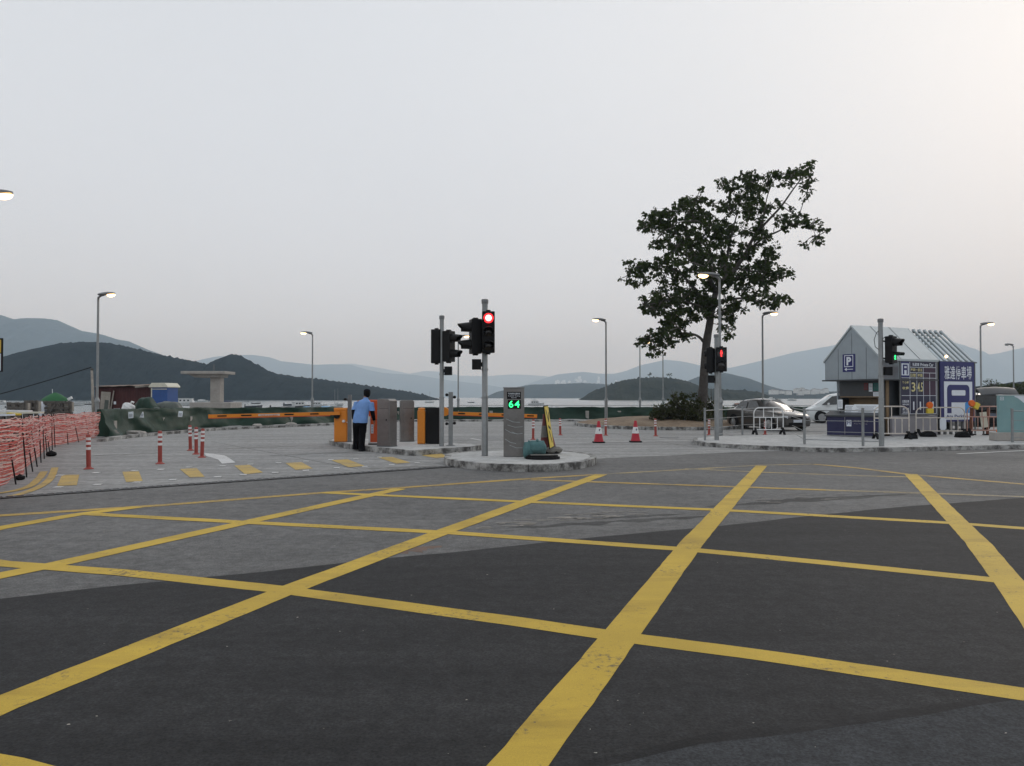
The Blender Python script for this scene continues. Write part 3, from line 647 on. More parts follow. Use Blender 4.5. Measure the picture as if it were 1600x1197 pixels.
# ================================================================== STREET FURNITURE
# ---- lamp posts
def lamp_post(px, ytop, yaw, label, lit=True, H=6.05, d=None):
    d = d or 4.5 * 1200 / (621 - ytop); x = (px - 800) / 1200 * d
    t = thing('street_lamp', (x, d, 0), label, 'street lamp', 'street lamps round the car park')
    m = MB(); m.lathe([(0.17, 0), (0.17, 0.02), (0.095, 0.03), (0.092, 1.28), (0.115, 1.30), (0.115, 1.36), (0.052, 1.52), (0.05, 1.54)], 16)
    m.box((0, -0.093, 0.55), (0.09, 0.012, 0.35)); m.build('base', 'galv', t, smooth=True)
    m = MB(); m.lathe([(0.055, 1.5), (0.052, 3.5), (0.045, H - 0.18)], 12); m.build('pole', 'galv', t, smooth=True)
    dx, dy = math.cos(yaw), math.sin(yaw)
    m = MB(); m.tube([(0, 0, H - 0.22), (dx * 0.01, dy * 0.01, H - 0.1), (dx * 0.12, dy * 0.12, H - 0.02), (dx * 0.3, dy * 0.3, H + 0.015)], [0.05, 0.05, 0.045, 0.04], 10)
    m.build('arm', 'galv_dark', t, smooth=True)
    m = MB(); rows = []
    for i in range(9):
        u = i / 8; w = 0.17 * math.sin(math.pi * (0.12 + 0.83 * u)) ** 0.7; hgt = 0.10 * math.sin(math.pi * (0.15 + 0.78 * u)) ** 0.6
        c = Vector((dx, dy, 0)) * (0.02 + 0.78 * u) + Vector((0, 0, H + 0.02 + 0.05 * u)); s = Vector((-dy, dx, 0))
        rows.append([c + s * w * math.cos(a) + Vector((0, 0, 1)) * (hgt * math.sin(a) if math.sin(a) > 0 else hgt * 0.35 * math.sin(a)) for a in [2 * math.pi * j / 14 for j in range(14)]])
    m.grid(rows, close=True); m.face(rows[0]); m.face(rows[-1][::-1])
    h = m.build('lamp_head', 'galv_dark', t, smooth=True)
    m = MB(); c = Vector((dx, dy, 0)) * 0.62 + Vector((0, 0, H + 0.028))
    rows = [[c + Vector((dx, dy, 0)) * 0.2 * k * math.cos(a) + Vector((-dy, dx, 0)) * 0.10 * k * math.sin(a) - Vector((0, 0, 1)) * (0.115 * (1 - k * k) ** 0.5) for a in [2 * math.pi * j / 14 for j in range(14)]] for k in (1.0, 0.9, 0.65, 0.3, 0.02)]
    m.grid(rows, close=True); m.build('lamp_lens', 'lamp_on' if lit else 'lamp_off', h, smooth=True)
    return t
lamp_post(152, 463, R(-8), 'lit street lamp beside the maroon shack, its head pointing right')
lamp_post(488, 522, R(188), 'lit street lamp behind the long orange boom on the left, its head pointing left')
lamp_post(716, 527, R(-4), 'lit street lamp half hidden behind the two central traffic signals')
lamp_post(947, 502, R(186), 'lit street lamp rising behind the left of the two red cones, in open sky')
lamp_post(1000, 536, R(-5), 'lit street lamp at the left fringe of the tree, its top among the leaves')
lamp_post(1036, 541, R(60), 'thin lamp post whose head is lost in the tree crown', lit=False)
lamp_post(1125, 433, R(184), 'tall lit street lamp in front of the tree crown, next to the red pedestrian signal')
lamp_post(1192, 492, R(-6), 'lit street lamp behind the dark car right of the tree, its head pointing right')
lamp_post(1533, 508, R(-6), 'lit street lamp just right of the blue parking sign')
lamp_post(1584, 540, R(188), 'unlit street lamp above the teal board, head pointing left', lit=False)
lamp_post(-44, 302, R(6), 'bright street lamp head reaching in at the upper left corner', d=17.2, H=6.05)

# ---- traffic signals
def signal(px, py, zb, ytop, label, rpole=0.06, heads=(), box=0, bz=2.35, cable=False):
    p = G(px, py, zb); d = p.y; H = CAM_H + (621 - ytop) / 1200 * d - zb
    t = thing('traffic_signal', (p.x, d, zb), label, 'traffic signal', 'traffic signals at the car park entrance')
    m = MB(); m.lathe([(rpole * 1.12, 0), (rpole * 1.12, H * 0.37), (rpole, H * 0.37 + 0.02), (rpole, H - 0.1)], 16)
    for z in (H * 0.37, H * 0.55): m.lathe([(rpole * 1.18, z - 0.02), (rpole * 1.18, z + 0.02)], 16)
    po = m.build('pole', 'galv', t, smooth=True)
    m = MB(); m.lathe([(rpole * 1.2, H - 0.1), (rpole * 1.25, H - 0.02), (rpole * 1.1, H), (0.01, H + 0.01)], 16); m.build('cap', 'galv_dark', po, smooth=True)
    for hd in heads:
        a = hd['yaw']; n = Vector((math.sin(a), -math.cos(a), 0)); s = Vector((math.cos(a), math.sin(a), 0))
        W, Hh, D = hd.get('w', 0.31), hd['h'], hd.get('d', 0.20); c = Vector((hd['dx'], hd['dy'], hd['z'])); k = hd['n']
        m = MB(); m.box(c, (W, D, Hh), rz=a); 
        m.box(c - n * (D / 2 + 0.012), (W * 0.8, 0.026, Hh * 0.94), rz=a)
        for zz in (-1, 1): m.box(c + Vector((0, 0, zz * (Hh / 2 + 0.018))), (W * 0.35, D * 0.5, 0.04), rz=a)
        hdm = m.build('signal_head', 'black', t, bevel=0.02)
        for zz in (-0.32, 0.32):
            m = MB(); m.tube([Vector((0, 0, c.z + zz * Hh)), Vector((c.x, c.y, c.z + zz * Hh)) - n * D * 0.3], 0.022, 8); m.build('bracket', 'black', t)
        rr = min(W * 0.40, Hh / k * 0.42)
        for i in range(k):
            cz = c.z + Hh / 2 - Hh / k * (i + 0.5); fc = Vector((c.x, c.y, cz)) + n * (D / 2)
            lit = hd.get('lit', {}).get(i)
            m = MB(); seg = 14
            if lit and lit.endswith('fig'):
                m.lathe([(rr, 0), (rr, 0.01)], 20, axis='Y')
            else: m.lathe([(rr * 0.98, -0.01), (rr * 0.98, 0.008), (rr * 0.6, 0.022), (0.005, 0.028)], 20, axis='Y')
            mt = Matrix.Rotation(a, 4, 'Z') @ Matrix.Rotation(math.pi, 4, 'Z')
            m.v = [tuple(fc + (mt @ Vector(v))) for v in m.v]
            if hd.get('square'): pass
            ln = m.build('lens', 'lens_off' if (not lit or lit.endswith('fig')) else lit, hdm, smooth=True)
            if lit == 'red_on':
                f = MB(); f.face([fc + n * 0.032 + s * (rr * .62 * math.cos(b)) + Vector((0, 0, rr * .62 * math.sin(b))) for b in [2 * math.pi * j / 20 for j in range(20)]]); f.build('lit_core', 'red_core', hdm)
            if lit and lit.endswith('fig'):
                f = MB(); q = rr * 0.85; o = fc + n * 0.016
                def P2(x, z): return o + s * (x * q) + Vector((0, 0, z * q))
                f.face([P2(0.18 * math.cos(b), 0.72 + 0.2 * math.sin(b)) for b in [2 * math.pi * j / 10 for j in range(10)]])
                f.face([P2(-0.28, 0.45), P2(-0.34, -0.2), P2(-0.2, -0.2), P2(-0.16, 0.1), P2(-0.16, -0.15), P2(-0.42 if 'green' in lit else -0.17, -0.95), P2(-0.2 if 'green' in lit else -0.02, -0.95), P2(0, -0.3), P2(0.2 if 'green' in lit else 0.02, -0.95), P2(0.42 if 'green' in lit else 0.17, -0.95), P2(0.16, -0.15), P2(0.16, 0.1), P2(0.2, -0.2), P2(0.34, -0.2), P2(0.28, 0.45)])
                f.build('lit_figure', lit, hdm)
            # cut-away tunnel visor
            m = MB(); vl = hd.get('visor', 0.24); rows = []; v0 = 0.06 if lit and lit.endswith('fig') else -0.22
            ro = rr * 1.14
            for off in (0, 0.012):
                r_ = ro - off; rows.append([fc + s * (r_ * math.cos(b)) + Vector((0, 0, r_ * math.sin(b))) for b in [math.pi * (v0 + (1 - 2 * v0) * j / seg) for j in range(seg + 1)]])
                rows.append([fc + n * (vl * (0.66 + 0.34 * max(0, math.sin(b)) ** 0.7)) - Vector((0, 0, vl * 0.12 * max(0, math.sin(b)))) + s * (r_ * 0.95 * math.cos(b)) + Vector((0, 0, r_ * 0.95 * math.sin(b))) for b in [math.pi * (v0 + (1 - 2 * v0) * j / seg) for j in range(seg + 1)]])
            m.grid([rows[0], rows[1], rows[3], rows[2], rows[0]]); m.build('visor', 'black', hdm)
    if box:
        m = MB(); m.box((box * (rpole + 0.125), 0, bz), (0.21, 0.17, 0.24)); m.box((box * (rpole + 0.01), 0, bz), (0.05, 0.06, 0.1))
        m.ball((box * (rpole + 0.17), -0.088, bz + 0.06), (0.03, 0.012, 0.03), 10, 6)
        m.build('control_box', 'black', t, bevel=0.012)
    if cable:
        z0 = H - 0.35
        m = MB(); m.tube([(-rpole, 0, z0), (-0.13, -0.02, z0 - 0.06), (-0.2, -0.03, z0 - 0.25), (-0.17, -0.03, z0 - 0.45), (-rpole, 0, z0 - 0.52)], 0.009, 6)
        m.tube([(rpole, 0, z0 - 0.22), (0.12, 0, z0 - 0.17), (0.2, 0, z0 - 0.15)], 0.009, 6); m.build('cable', 'black', t, smooth=True)
    return t
def zat(py, d, zb): return CAM_H + (621 - py) / 1200 * d - zb
d = G(690, 697, .14).y
signal(690, 697, 0.14, 493, 'traffic signal with two heads turned away, on the barrier island left of the red signal', 0.06,
       [dict(yaw=R(168), z=zat(541, d, .14), h=0.95, n=3, dx=-0.15, dy=0.06, w=0.28), dict(yaw=R(62), z=zat(541.5, d, .14), h=0.86, n=2, dx=0.20, dy=-0.06, w=0.3, d=0.24, visor=0.30)], 1, zat(579.5, d, .14))
d = G(757.5, 712, .15).y
signal(757.5, 712, 0.15, 467.5, 'traffic signal showing a bright red light on the kerbed island', 0.066,
       [dict(yaw=R(4), z=zat(520, d, .15), h=0.95, n=3, dx=0.085, dy=-0.17, w=0.29, lit={0: 'red_on'}, visor=0.2), dict(yaw=R(-74), z=zat(526, d, .15), h=0.80, n=2, dx=-0.22, dy=-0.02, w=0.3, d=0.24, visor=0.30)], -1, zat(569.5, d, .15))
d = G(1120, 687.5, .12).y
signal(1120, 687.5, 0.12, 522.5, 'pedestrian signal showing a red figure in front of the tree trunk', 0.066,
       [dict(yaw=R(-14), z=zat(562, d, .12), h=0.78, n=2, dx=0.12, dy=-0.15, w=0.34, lit={0: 'red_fig'}, visor=0.10), dict(yaw=R(-118), z=zat(563, d, .12), h=0.8, n=2, dx=-0.19, dy=0.0, w=0.3, d=0.2, visor=0.1)], -1, zat(592.5, d, .12))
d = G(1377.5, 697, .12).y
signal(1377.5, 697, 0.12, 498, 'pedestrian signal showing a green figure on the pavement before the kiosk', 0.064,
       [dict(yaw=R(38), z=zat(546.5, d, .12), h=0.76, n=2, dx=0.27, dy=-0.05, w=0.3, d=0.2, lit={1: 'green_fig'}, visor=0.26)], 1, zat(580, d, .12), True)

# ---- sign at the left edge of the frame, on a post just outside it
t = thing('roadside_sign', (-10.45, 15.0, 0), 'yellow and white sign with a black rim cut off by the left picture edge', 'sign')
m = MB(); m.tube([(0, 0.05, 0), (0, 0.05, 2.75)], 0.04, 12); m.build('post', 'galv', t, smooth=True)
pl_ = MB(); pl_.box((0, 0, 2.33), (1.0, 0.03, 0.66)); plo = pl_.build('plate', 'black', t, bevel=0.012)
m = MB(); m.box((0, -0.016, 2.50), (0.94, 0.008, 0.25)); m.build('upper_field', 'hi_yellow', plo)
m = MB(); m.box((0, -0.016, 2.19), (0.94, 0.008, 0.33)); m.build('lower_field', 'sign_white', plo)

# ---- car park barriers (boom gates)
p = G(534, 690, .14); d = p.y
t = thing('barrier_gate', (p.x, d, 0.14), 'orange boom gate with its long arm lowered to the left', 'barrier gate', 'boom gates of the car park')
m = MB(); m.box((0, 0, 0.48), (0.40, 0.36, 0.96)); m.box((0, 0, 0.99), (0.42, 0.38, 0.1)); cb = m.build('cabinet', 'orange', t, bevel=0.02)
m = MB(); m.box((0.02, -0.183, 0.45), (0.3, 0.006, 0.7)); m.box((-0.05, -0.187, 0.7), (0.03, 0.012, 0.05)); m.build('door', 'orange', cb)
m = MB(); m.lathe([(0.09, 0), (0.09, 0.1)], 16, (-0.1, -0.29, 0.80), axis='Y'); m.build('hub', 'black', t)
def boom(t, L, sgn, z, y, dash, txt=None, drop=0.0):
    m = MB(); m.bar((sgn * 0.0, y, z), (sgn * L, y, z - drop), 0.06, 0.10); a = m.build('arm', 'orange', t)
    m = MB(); m.bar((sgn * 0.3, y - 0.002, z - 0.062 - drop * 0.1), (sgn * L, y - 0.002, z - 0.062 - drop), 0.05, 0.02); m.build('rubber_edge', 'redorange', a)
    m = MB()
    for u0, u1 in dash: m.bar((sgn * L * u0, y - 0.034, z - drop * u0), (sgn * L * u1, y - 0.034, z - drop * u1), 0.006, 0.04)
    m.build('dark_stripe', 'black', a)
    if txt:
        m = MB(); x0 = sgn * L * txt[0]; x1 = sgn * L * txt[1]
        m.bar((x0, y - 0.034, z - drop * txt[0]), (x1, y - 0.034, z - drop * txt[1]), 0.006, 0.055); lp = m.build('label_strip', M['cream'], a)
        m = MB(); xa = min(x0, x1)
        m.text('停車場 CAR PARK 請勿靠近', (xa + 0.08, y - 0.0385, z - 0.02 - drop * txt[1]), (1, 0, 0), (0, 0, 1), abs(x1 - x0) * 0.8, 0.04, depth=0.002)
        m.build('lettering', 'redorange', a)
boom(t, 4.0, -1, zat(645.5, d, .14), -0.27, [(0.16, 0.225), (0.35, 0.42), (0.67, 0.75), (0.86, 0.93)], (0.455, 0.62), 0.09)
p = G(672, 693, .14); d = p.y
t = thing('barrier_gate', (p.x, d, 0.14), 'boom gate with a black body and orange side, its arm lowered to the right', 'barrier gate', 'boom gates of the car park')
m = MB(); m.box((0.12, 0.0, 0.53), (0.46, 0.34, 1.06)); cb = m.build('cabinet', 'black', t, bevel=0.015)
m = MB(); m.box((-0.24, -0.08, 0.49), (0.22, 0.30, 0.98)); m.lathe([(0.11, 0.98), (0.10, 1.05), (0.02, 1.06)], 14, (-0.24, -0.08, 0)); m.build('side_cover', 'orange', t, bevel=0.02)
m = MB(); m.lathe([(0.12, 0), (0.13, 0.02), (0.13, 0.14), (0.06, 0.16)], 18, (0.46, -0.33, zat(643, d, .14)), axis='Y'); m.box((0.40, -0.22, zat(643, d, .14)), (0.12, 0.1, 0.16)); m.build('hub', 'orange', t, smooth=True)
boom_t = bpy.data.objects.new('boom', None); COL.objects.link(boom_t); boom_t.parent = t; boom_t.location = (0.5, 0, 0)
def boom2():
    z, y, L = zat(648, d, .14), -0.27, 2.75
    m = MB(); m.bar((0.4, y, z + 0.06), (0.4 + L, y, z - 0.03), 0.06, 0.09); a = m.build('arm', 'orange', t)
    m = MB(); m.bar((0.6, y - 0.002, z + 0.0), (0.4 + L, y - 0.002, z - 0.085), 0.05, 0.02); m.build('rubber_edge', 'redorange', a)
    m = MB()
    for u in (0.2, 0.42, 0.66, 0.93): m.bar((0.4 + L * u - 0.1, y - 0.034, z + 0.06 - 0.09 * u), (0.4 + L * u + 0.1, y - 0.034, z + 0.055 - 0.09 * u), 0.006, 0.035)
    m.build('dark_stripe', 'black', a)
boom2(); bpy.data.objects.remove(boom_t)

# ---- square posts with cameras
def camera_post(px, py, zb, ytop, w, label, mat, cams):
    p = G(px, py, zb); d = p.y; H = zat(ytop, d, zb)
    t = thing('camera_post', (p.x, d, zb), label, 'camera post', 'camera posts on the barrier island')
    m = MB(); m.box((0, 0, H / 2), (w, w, H)); m.box((0, 0, 0.006), (w * 2, w * 2, 0.012)); m.build('post', mat, t, bevel=0.006)
    for dx, py2, col in cams:
        z = zat(py2, d, zb); m = MB()
        m.tube([(0, 0, z - 0.04), (dx * 0.6, -0.02, z - 0.03)], 0.012, 6)
        m.lathe([(0.035, -0.1), (0.042, -0.09), (0.042, 0.07), (0.03, 0.09)], 12, (dx, -0.03, z), axis='Y'); m.build('camera', col, t, smooth=True)
camera_post(546.3, 690.5, .14, 617, 0.105, 'brown grey square post with cameras beside the man in the blue shirt', 'galv_dark', [(-0.12, 624, 'black'), (-0.17, 658, 'white')])
camera_post(704.3, 696, .14, 612.5, 0.12, 'light grey square post with small cameras behind the front traffic signal pole', 'galv', [(-0.11, 617, 'black'), (0.11, 620.5, 'black'), (0.11, 661, 'black'), (-0.11, 662, 'black')])

# ---- ticket machines and cabinets on the barrier island
def ticket_machine(px, py, w, dpt, h, rz, label, slope=0.05):
    p = G(px, py, .14)
    t = thing('ticket_machine', (p.x, p.y + dpt / 2, .14), label, 'ticket machine', 'stainless steel machines on the barrier island', rz)
    m = MB(); m.slab([(-w / 2, 0.02), (w / 2, 0.02), (w / 2, h - slope), (w / 2 - 0.06, h), (-w / 2 + 0.03, h), (-w / 2, h - 0.02)], 'Y', -dpt / 2, dpt / 2); b = m.build('cabinet', 'steel', t, bevel=0.01)
    m = MB(); m.box((0.02, -dpt / 2 - 0.004, h * 0.55), (w * 0.72, 0.01, h * 0.78)); m.build('door', 'steel', b, bevel=0.004)
    m = MB(); m.box((w * 0.26, -dpt / 2 - 0.012, h * 0.56), (0.03, 0.012, 0.05)); m.build('lock', 'black', b); m = MB(); m.box((0.02, -dpt / 2 - 0.0095, h * 0.80), (w * 0.72, 0.004, 0.008)); m.build('seam', 'black', b)
    m = MB(); m.box((0, 0, 0.012), (w * 1.04, dpt * 1.04, 0.024)); m.build('plinth', 'galv_dark', t)
    return t
ticket_machine(603, 698, 0.42, 0.36, 1.32, R(-26), 'tall stainless steel machine beside the red orange cabinet')
ticket_machine(634.5, 690, 0.42, 0.34, 1.28, R(14), 'stainless steel machine with a rusty tint standing alone behind the front one')
p = G(583.5, 694.8, .14)
t = thing('payment_cabinet', (p.x, p.y + 0.25, .14), 'red orange cabinet with a white lower edge next to the man in blue', 'cabinet', rz=R(6))
m = MB(); m.box((0.0, 0.0, 0.66), (0.34, 0.4, 1.26)); cb = m.build('body', 'redorange', t, bevel=0.02)
m = MB(); m.box((-0.145, -0.204, 0.42), (0.05, 0.008, 0.78)); m.box((0, -0.204, 0.05), (0.34, 0.008, 0.03)); m.build('white_trim', 'white', cb)
m = MB(); m.box((0.0, 0, 0.71), (0.345, 0.405, 0.014)); m.build('seam', 'brown', cb)
m = MB(); m.box((-0.065, -0.204, 0.45), (0.07, 0.008, 0.26)); m.build('label_strip', 'sign_white', cb)
m = MB()
for i, ch in enumerate('停車場'): m.text(ch, (-0.09, -0.2085, 0.50 - i * 0.075), (1, 0, 0), (0, 0, 1), 0.05, 0.055, depth=0.002)
m.build('lettering', 'print', cb)
m = MB(); m.box((0, 0, 0.015), (0.36, 0.42, 0.03)); m.build('plinth', 'black', t)

# ---- the display pillar with the green 64
p = G(803, 713.5, .15); d = p.y
t = thing('display_pillar', (p.x, d + 0.15, .15), 'stainless steel pillar with a green lit 64 on the kerbed island', 'display pillar')
Wd, Hd = 0.475, 1.56
m = MB(); m.box((0, 0, Hd / 2), (Wd, 0.30, Hd)); cb = m.build('cabinet', 'steel', t, bevel=0.008)
m = MB(); m.box((0, 0, Hd + 0.012), (Wd + 0.02, 0.32, 0.024)); m.build('lid', 'galv', cb)
for i, (x0, z0, x1, z1) in enumerate(((-0.18, .86, .14, .78), (-0.2, .62, .08, .52), (-.05, .56, .2, .53), (-.2, .40, .05, .30), (-0.15, .72, .2, .68), (-.1, .26, .2, .2))):     # wrinkled protective film
    m = MB(); m.tube([(x0, -0.152, z0), ((x0 + x1) / 2, -0.153, (z0 + z1) / 2 - 0.03), (x1, -0.152, z1)], 0.0045, 6); m.build('film_crease', 'roof', cb, smooth=True)
m = MB(); m.box((0.0, -0.153, 1.395), (0.32, 0.008, 0.165)); pn = m.build('title_plate', 'black', cb)
m = MB(); m.text('可用車位數目', (-0.135, -0.158, 1.415), (1, 0, 0), (0, 0, 1), 0.27, 0.042, bold=0.01, depth=0.002); m.text('Available Parking', (-0.135, -0.158, 1.365), (1, 0, 0), (0, 0, 1), 0.27, 0.034, depth=0.002); m.text('Spaces', (-0.06, -0.158, 1.327), (1, 0, 0), (0, 0, 1), 0.12, 0.03, depth=0.002)
m.build('lettering', 'sign_white', cb)
m = MB(); m.box((0.01, -0.153, 1.19), (0.30, 0.008, 0.20)); m.build('screen', 'black', cb)
m = MB(); m.text('6', (-0.115, -0.158, 1.12), (1, 0, 0), (0, 0, 1), 0.10, 0.155, bold=0.008, depth=0.003); m.text('4', (0.015, -0.158, 1.12), (1, 0, 0), (0, 0, 1), 0.115, 0.155, bold=0.008, depth=0.003); m.build('lit_digits', 'green_led', cb)

# ---- sandbags, the weighted cone and the leaning board on the island
def sandbag(c, size, rz, label, mat='sandbag', tilt=0.0, seed=1, grp='teal sandbags on the kerbed island'):
    o = thing('sandbag', c, label, 'sandbag', grp, rz)
    bm = MB(); n, k = 20, 12; rows = []
    for i in range(k + 1):
        v = -1 + 2 * i / k; row = []
        for j in range(n):
            a = 2 * math.pi * j / n; ca, sa = math.cos(a), math.sin(a); pw = 0.55
            x = size[0] / 2 * math.copysign(abs(ca) ** pw, ca) * (1 - 0.25 * abs(v) ** 3); y = size[1] / 2 * math.copysign(abs(sa) ** 0.8, sa) * (1 - abs(v) ** 3 * 0.75)
            z = size[2] * (v * 0.5 + 0.5) + 0.02 * noise.noise(Vector((x * 9, y * 9, v * 3 + seed)))
            q = 1 + 0.12 * noise.noise(Vector((x * 6 + seed, y * 6, v * 2.5)))
            row.append((x * q + tilt * z, y * q, max(0.0, z)))
        rows.append(row)
    bm.grid(rows, close=True); bm.face(rows[0][::-1]); bm.face(rows[-1])
    bg = bm.build('bag', mat, o, smooth='all')
    m = MB(); m.tube([(tilt * size[2], 0, size[2] * 0.97), (tilt * size[2] + 0.03, -0.01, size[2] * 1.04)], [0.03, 0.05], 8); m.build('tied_neck', mat, o, smooth='all')
    return o
p = G(826, 716, .15); sandbag((p.x, p.y, .15), (0.24, 0.2, 0.36), 0.3, 'upright teal sandbag squeezed against the display pillar', seed=3)
p = G(845, 716, .15); bz_ = 0.10
m = MB(); rb = []
base = thing('rubber_weight', (G(848, 717, .15).x, G(848, 717, .15).y, .15), 'flat grey rubber weight under the teal sandbag and the cone', 'weight')
m = MB(); m.prism([(0.38 * math.cos(a) * (1 + 0.06 * math.sin(3 * a)), 0.26 * math.sin(a)) for a in [2 * math.pi * j / 20 for j in range(20)]], 0, 0.05); m.prism([(0.34 * math.cos(a), 0.22 * math.sin(a)) for a in [2 * math.pi * j / 20 for j in range(20)]], 0.05, 0.085)
m.build('slab', 'rubber', base, bevel=0.01)
m = MB(); m.box((-0.02, 0, 0.09), (0.5, 0.25, 0.012), rz=0.1); m.build('top_pad', 'greybag', base)
sandbag((p.x - 0.06, p.y - 0.02, .245), (0.4, 0.22, 0.29), -0.1, 'plump teal sandbag lying on the flat rubber weight', tilt=-0.1, seed=8)
def cone(loc, s, label, mat='red', sleeve=True, tilt=0.0, mark=False):
    t = thing('traffic_cone', loc, label, 'traffic cone', 'traffic cones')
    t.rotation_euler.y = tilt
    m = MB(); m.lathe([(0.17 * s, 0.04 * s), (0.145 * s, 0.12 * s), (0.055 * s, 0.62 * s), (0.04 * s, 0.72 * s), (0.02 * s, 0.722 * s)], 20); b = m.build('body', mat, t, smooth=True)
    m = MB(); h = 0.2 * s; q = [(h, h * 0.7), (h * 0.7, h), (-h * 0.7, h), (-h, h * 0.7), (-h, -h * 0.7), (-h * 0.7, -h), (h * 0.7, -h), (h, -h * 0.7)]; m.prism(q, 0, 0.045 * s); m.build('base', 'rubber', t, bevel=0.01)
    if sleeve:
        m = MB(); m.lathe([(0.117 * s, 0.30 * s), (0.079 * s, 0.51 * s)], 20); sl = m.build('reflective_sleeve', 'reflect' if mat == 'red' else 'greybag', t, smooth=True)
        if mark:
            m = MB(); m.box((0.01, -0.098 * s, 0.41 * s), (0.035 * s, 0.006, 0.10 * s), rx=R(9)); m.box((0.03 * s, -0.094 * s, 0.44 * s), (0.04 * s, 0.006, 0.02), rx=R(9)); m.build('dark_mark', 'print', sl)
    return t
p = G(935.5, 692); cone(p, 1.0, 'red cone with a white sleeve, the left of the pair on the open concrete', mark=True)
p = G(993, 691); cone(p, 1.0, 'red cone with a white sleeve, the right of the pair before the tree mound', mark=True)
p = G(857, 708, .15)
M['cone_dull'] = mk('dull dark red plastic', (0.13, 0.016, 0.014), 0.6, var=0.2, dirt=(0.1, 0.03, 0.025), dirt_amt=0.5)
cone((p.x, p.y, .15), 1.32, 'dark red cone behind the leaning yellow board on the island', 'cone_dull', True, R(-5))
m = MB(); m.tube([(p.x - 0.17, p.y - 0.14, 0.85), (p.x + 0.1, p.y - 0.14, 0.86)], 0.03, 8)
sandbag((p.x + 0.12, p.y - 0.12, .15), (0.42, 0.3, 0.16), 0.5, 'brown grey cement bag crumpled at the foot of the dark red cone', 'greybag', seed=14, grp=None)
p0 = G(861, 699, .15)
t = thing('warning_board', (0.935, 18.22, 0.31), 'yellow board with black marks leaning against the dark red cone', 'sign board', rz=R(68)); t.rotation_euler = (Matrix.Rotation(R(-8), 4, 'Y') @ Matrix.Rotation(R(76), 4, 'Z')).to_euler()
m = MB(); m.box((0, 0, 0.5), (0.5, 0.018, 1.02)); m.build('frame', 'black', t)
m = MB(); m.box((0, -0.012, 0.5), (0.44, 0.01, 0.97)); f_ = m.build('face', 'hi_yellow', t)
for x0, z0, x1, z1, w_ in ((-.12, .9, .02, .62, .05), (.02, .62, .14, .84, .05), (-.1, .52, .12, .44, .06), (-.06, .4, .1, .12, .05)):
    m = MB(); m.bar((x0, -0.018, z0), (x1, -0.018, z1), 0.004, w_); m.build('black_mark', 'black', f_)

# ---- flexible bollards
def bollard(px, py, ytop, label, z=0.0):
    p = G(px, py, z); h = 0.72 if ytop is None else CAM_H + (621 - ytop) / 1200 * p.y - z
    t = thing('flexible_bollard', p, label, 'bollard', 'orange red bollards with white bands', rz=random.uniform(0, 6))
    t.rotation_euler.x = R(random.uniform(-1.5, 1.5)); t.rotation_euler.y = R(random.uniform(-1.5, 1.5))
    k = h / 0.75; r = 0.045
    m = MB(); m.lathe([(0.1, 0), (0.1, 0.012), (0.065, 0.03), (r, 0.05), (r, 0.72 * k), (r * 0.8, 0.745 * k), (0.01, 0.75 * k)], 16); b = m.build('post', 'bollard', t, smooth=True)
    for z0 in (0.42, 0.53, 0.63):
        m = MB(); m.lathe([(r + 0.002, z0 * k), (r + 0.002, (z0 + 0.058) * k)], 16); m.build('white_band', 'reflect', b, smooth=True)
bl = [(138.5, 733, 679, 'bollard on the left beside the red netting, nearest the double yellow lines'), (250, 725, 673, 'lone bollard between the netting and the group of three'),
      (297.5, 704, 664, 'smallest and farthest of the three bollards by the white arrow'), (306.5, 710, 667, 'middle one of the three bollards by the white arrow'),
      (315.5, 715, 669.5, 'nearest of the three bollards, touching the white arrow head'), (833, 687, 655, 'bollard seen just right of the display pillar'),
      (875.5, 680, 653.5, 'bollard standing alone right of the yellow board'), (946.5, 680.5, 654, 'bollard behind the left red cone at the lamp post'),
      (1024.5, 681.5, 654, 'bollard right of the right red cone, before the mound'), (1107.8, 680, 654.5, 'bollard seen behind the guard rail beside the pedestrian signal'),
      (1195.5, 679, 657, 'bollard seen through the white crowd barrier')]
for b_ in bl: bollard(*b_)

# ---- guard rails
def guard_rail(pts, zb, H, label, post_idx=None, lean=0.0):
    P = [G(x, y, zb) for x, y in pts]; t = thing('guard_rail', P[0], label, 'guard rail', 'grey guard rails on the pavement'); o = P[0]
    for i, p in enumerate(P):
        if post_idx and i not in post_idx: continue
        q = p - o; m = MB(); m.box(q + Vector((0, 0, H / 2)), (0.06, 0.06, H)); m.box(q + Vector((0, 0, H + 0.01)), (0.072, 0.072, 0.02)); m.build('post', 'galv', t, bevel=0.006)
    for h, r in ((H - 0.06, 0.014), (H * 0.66, 0.008), (H * 0.36, 0.008), (0.14, 0.012)):
        m = MB()
        for a, b in zip(P, P[1:]): m.tube([a - o + Vector((0, 0, h)), b - o + Vector((0, 0, h))], r, 8)
        m.build('rail', 'galv', t, smooth=True)
    return t
guard_rail([(1101.5, 688), (1160, 679.5), (1215, 676)], .12, 1.02, 'grey guard rail beside the pedestrian signal at the tree', {0, 1})
guard_rail([(1238, 681.5), (1257, 694), (1348.5, 697), (1373, 697.5)], .12, 1.06, 'grey guard rail before the blue counter', {1, 2})
guard_rail([(1582, 691), (1760, 692)], .12, 1.02, 'grey guard rail before the teal board at the right edge')

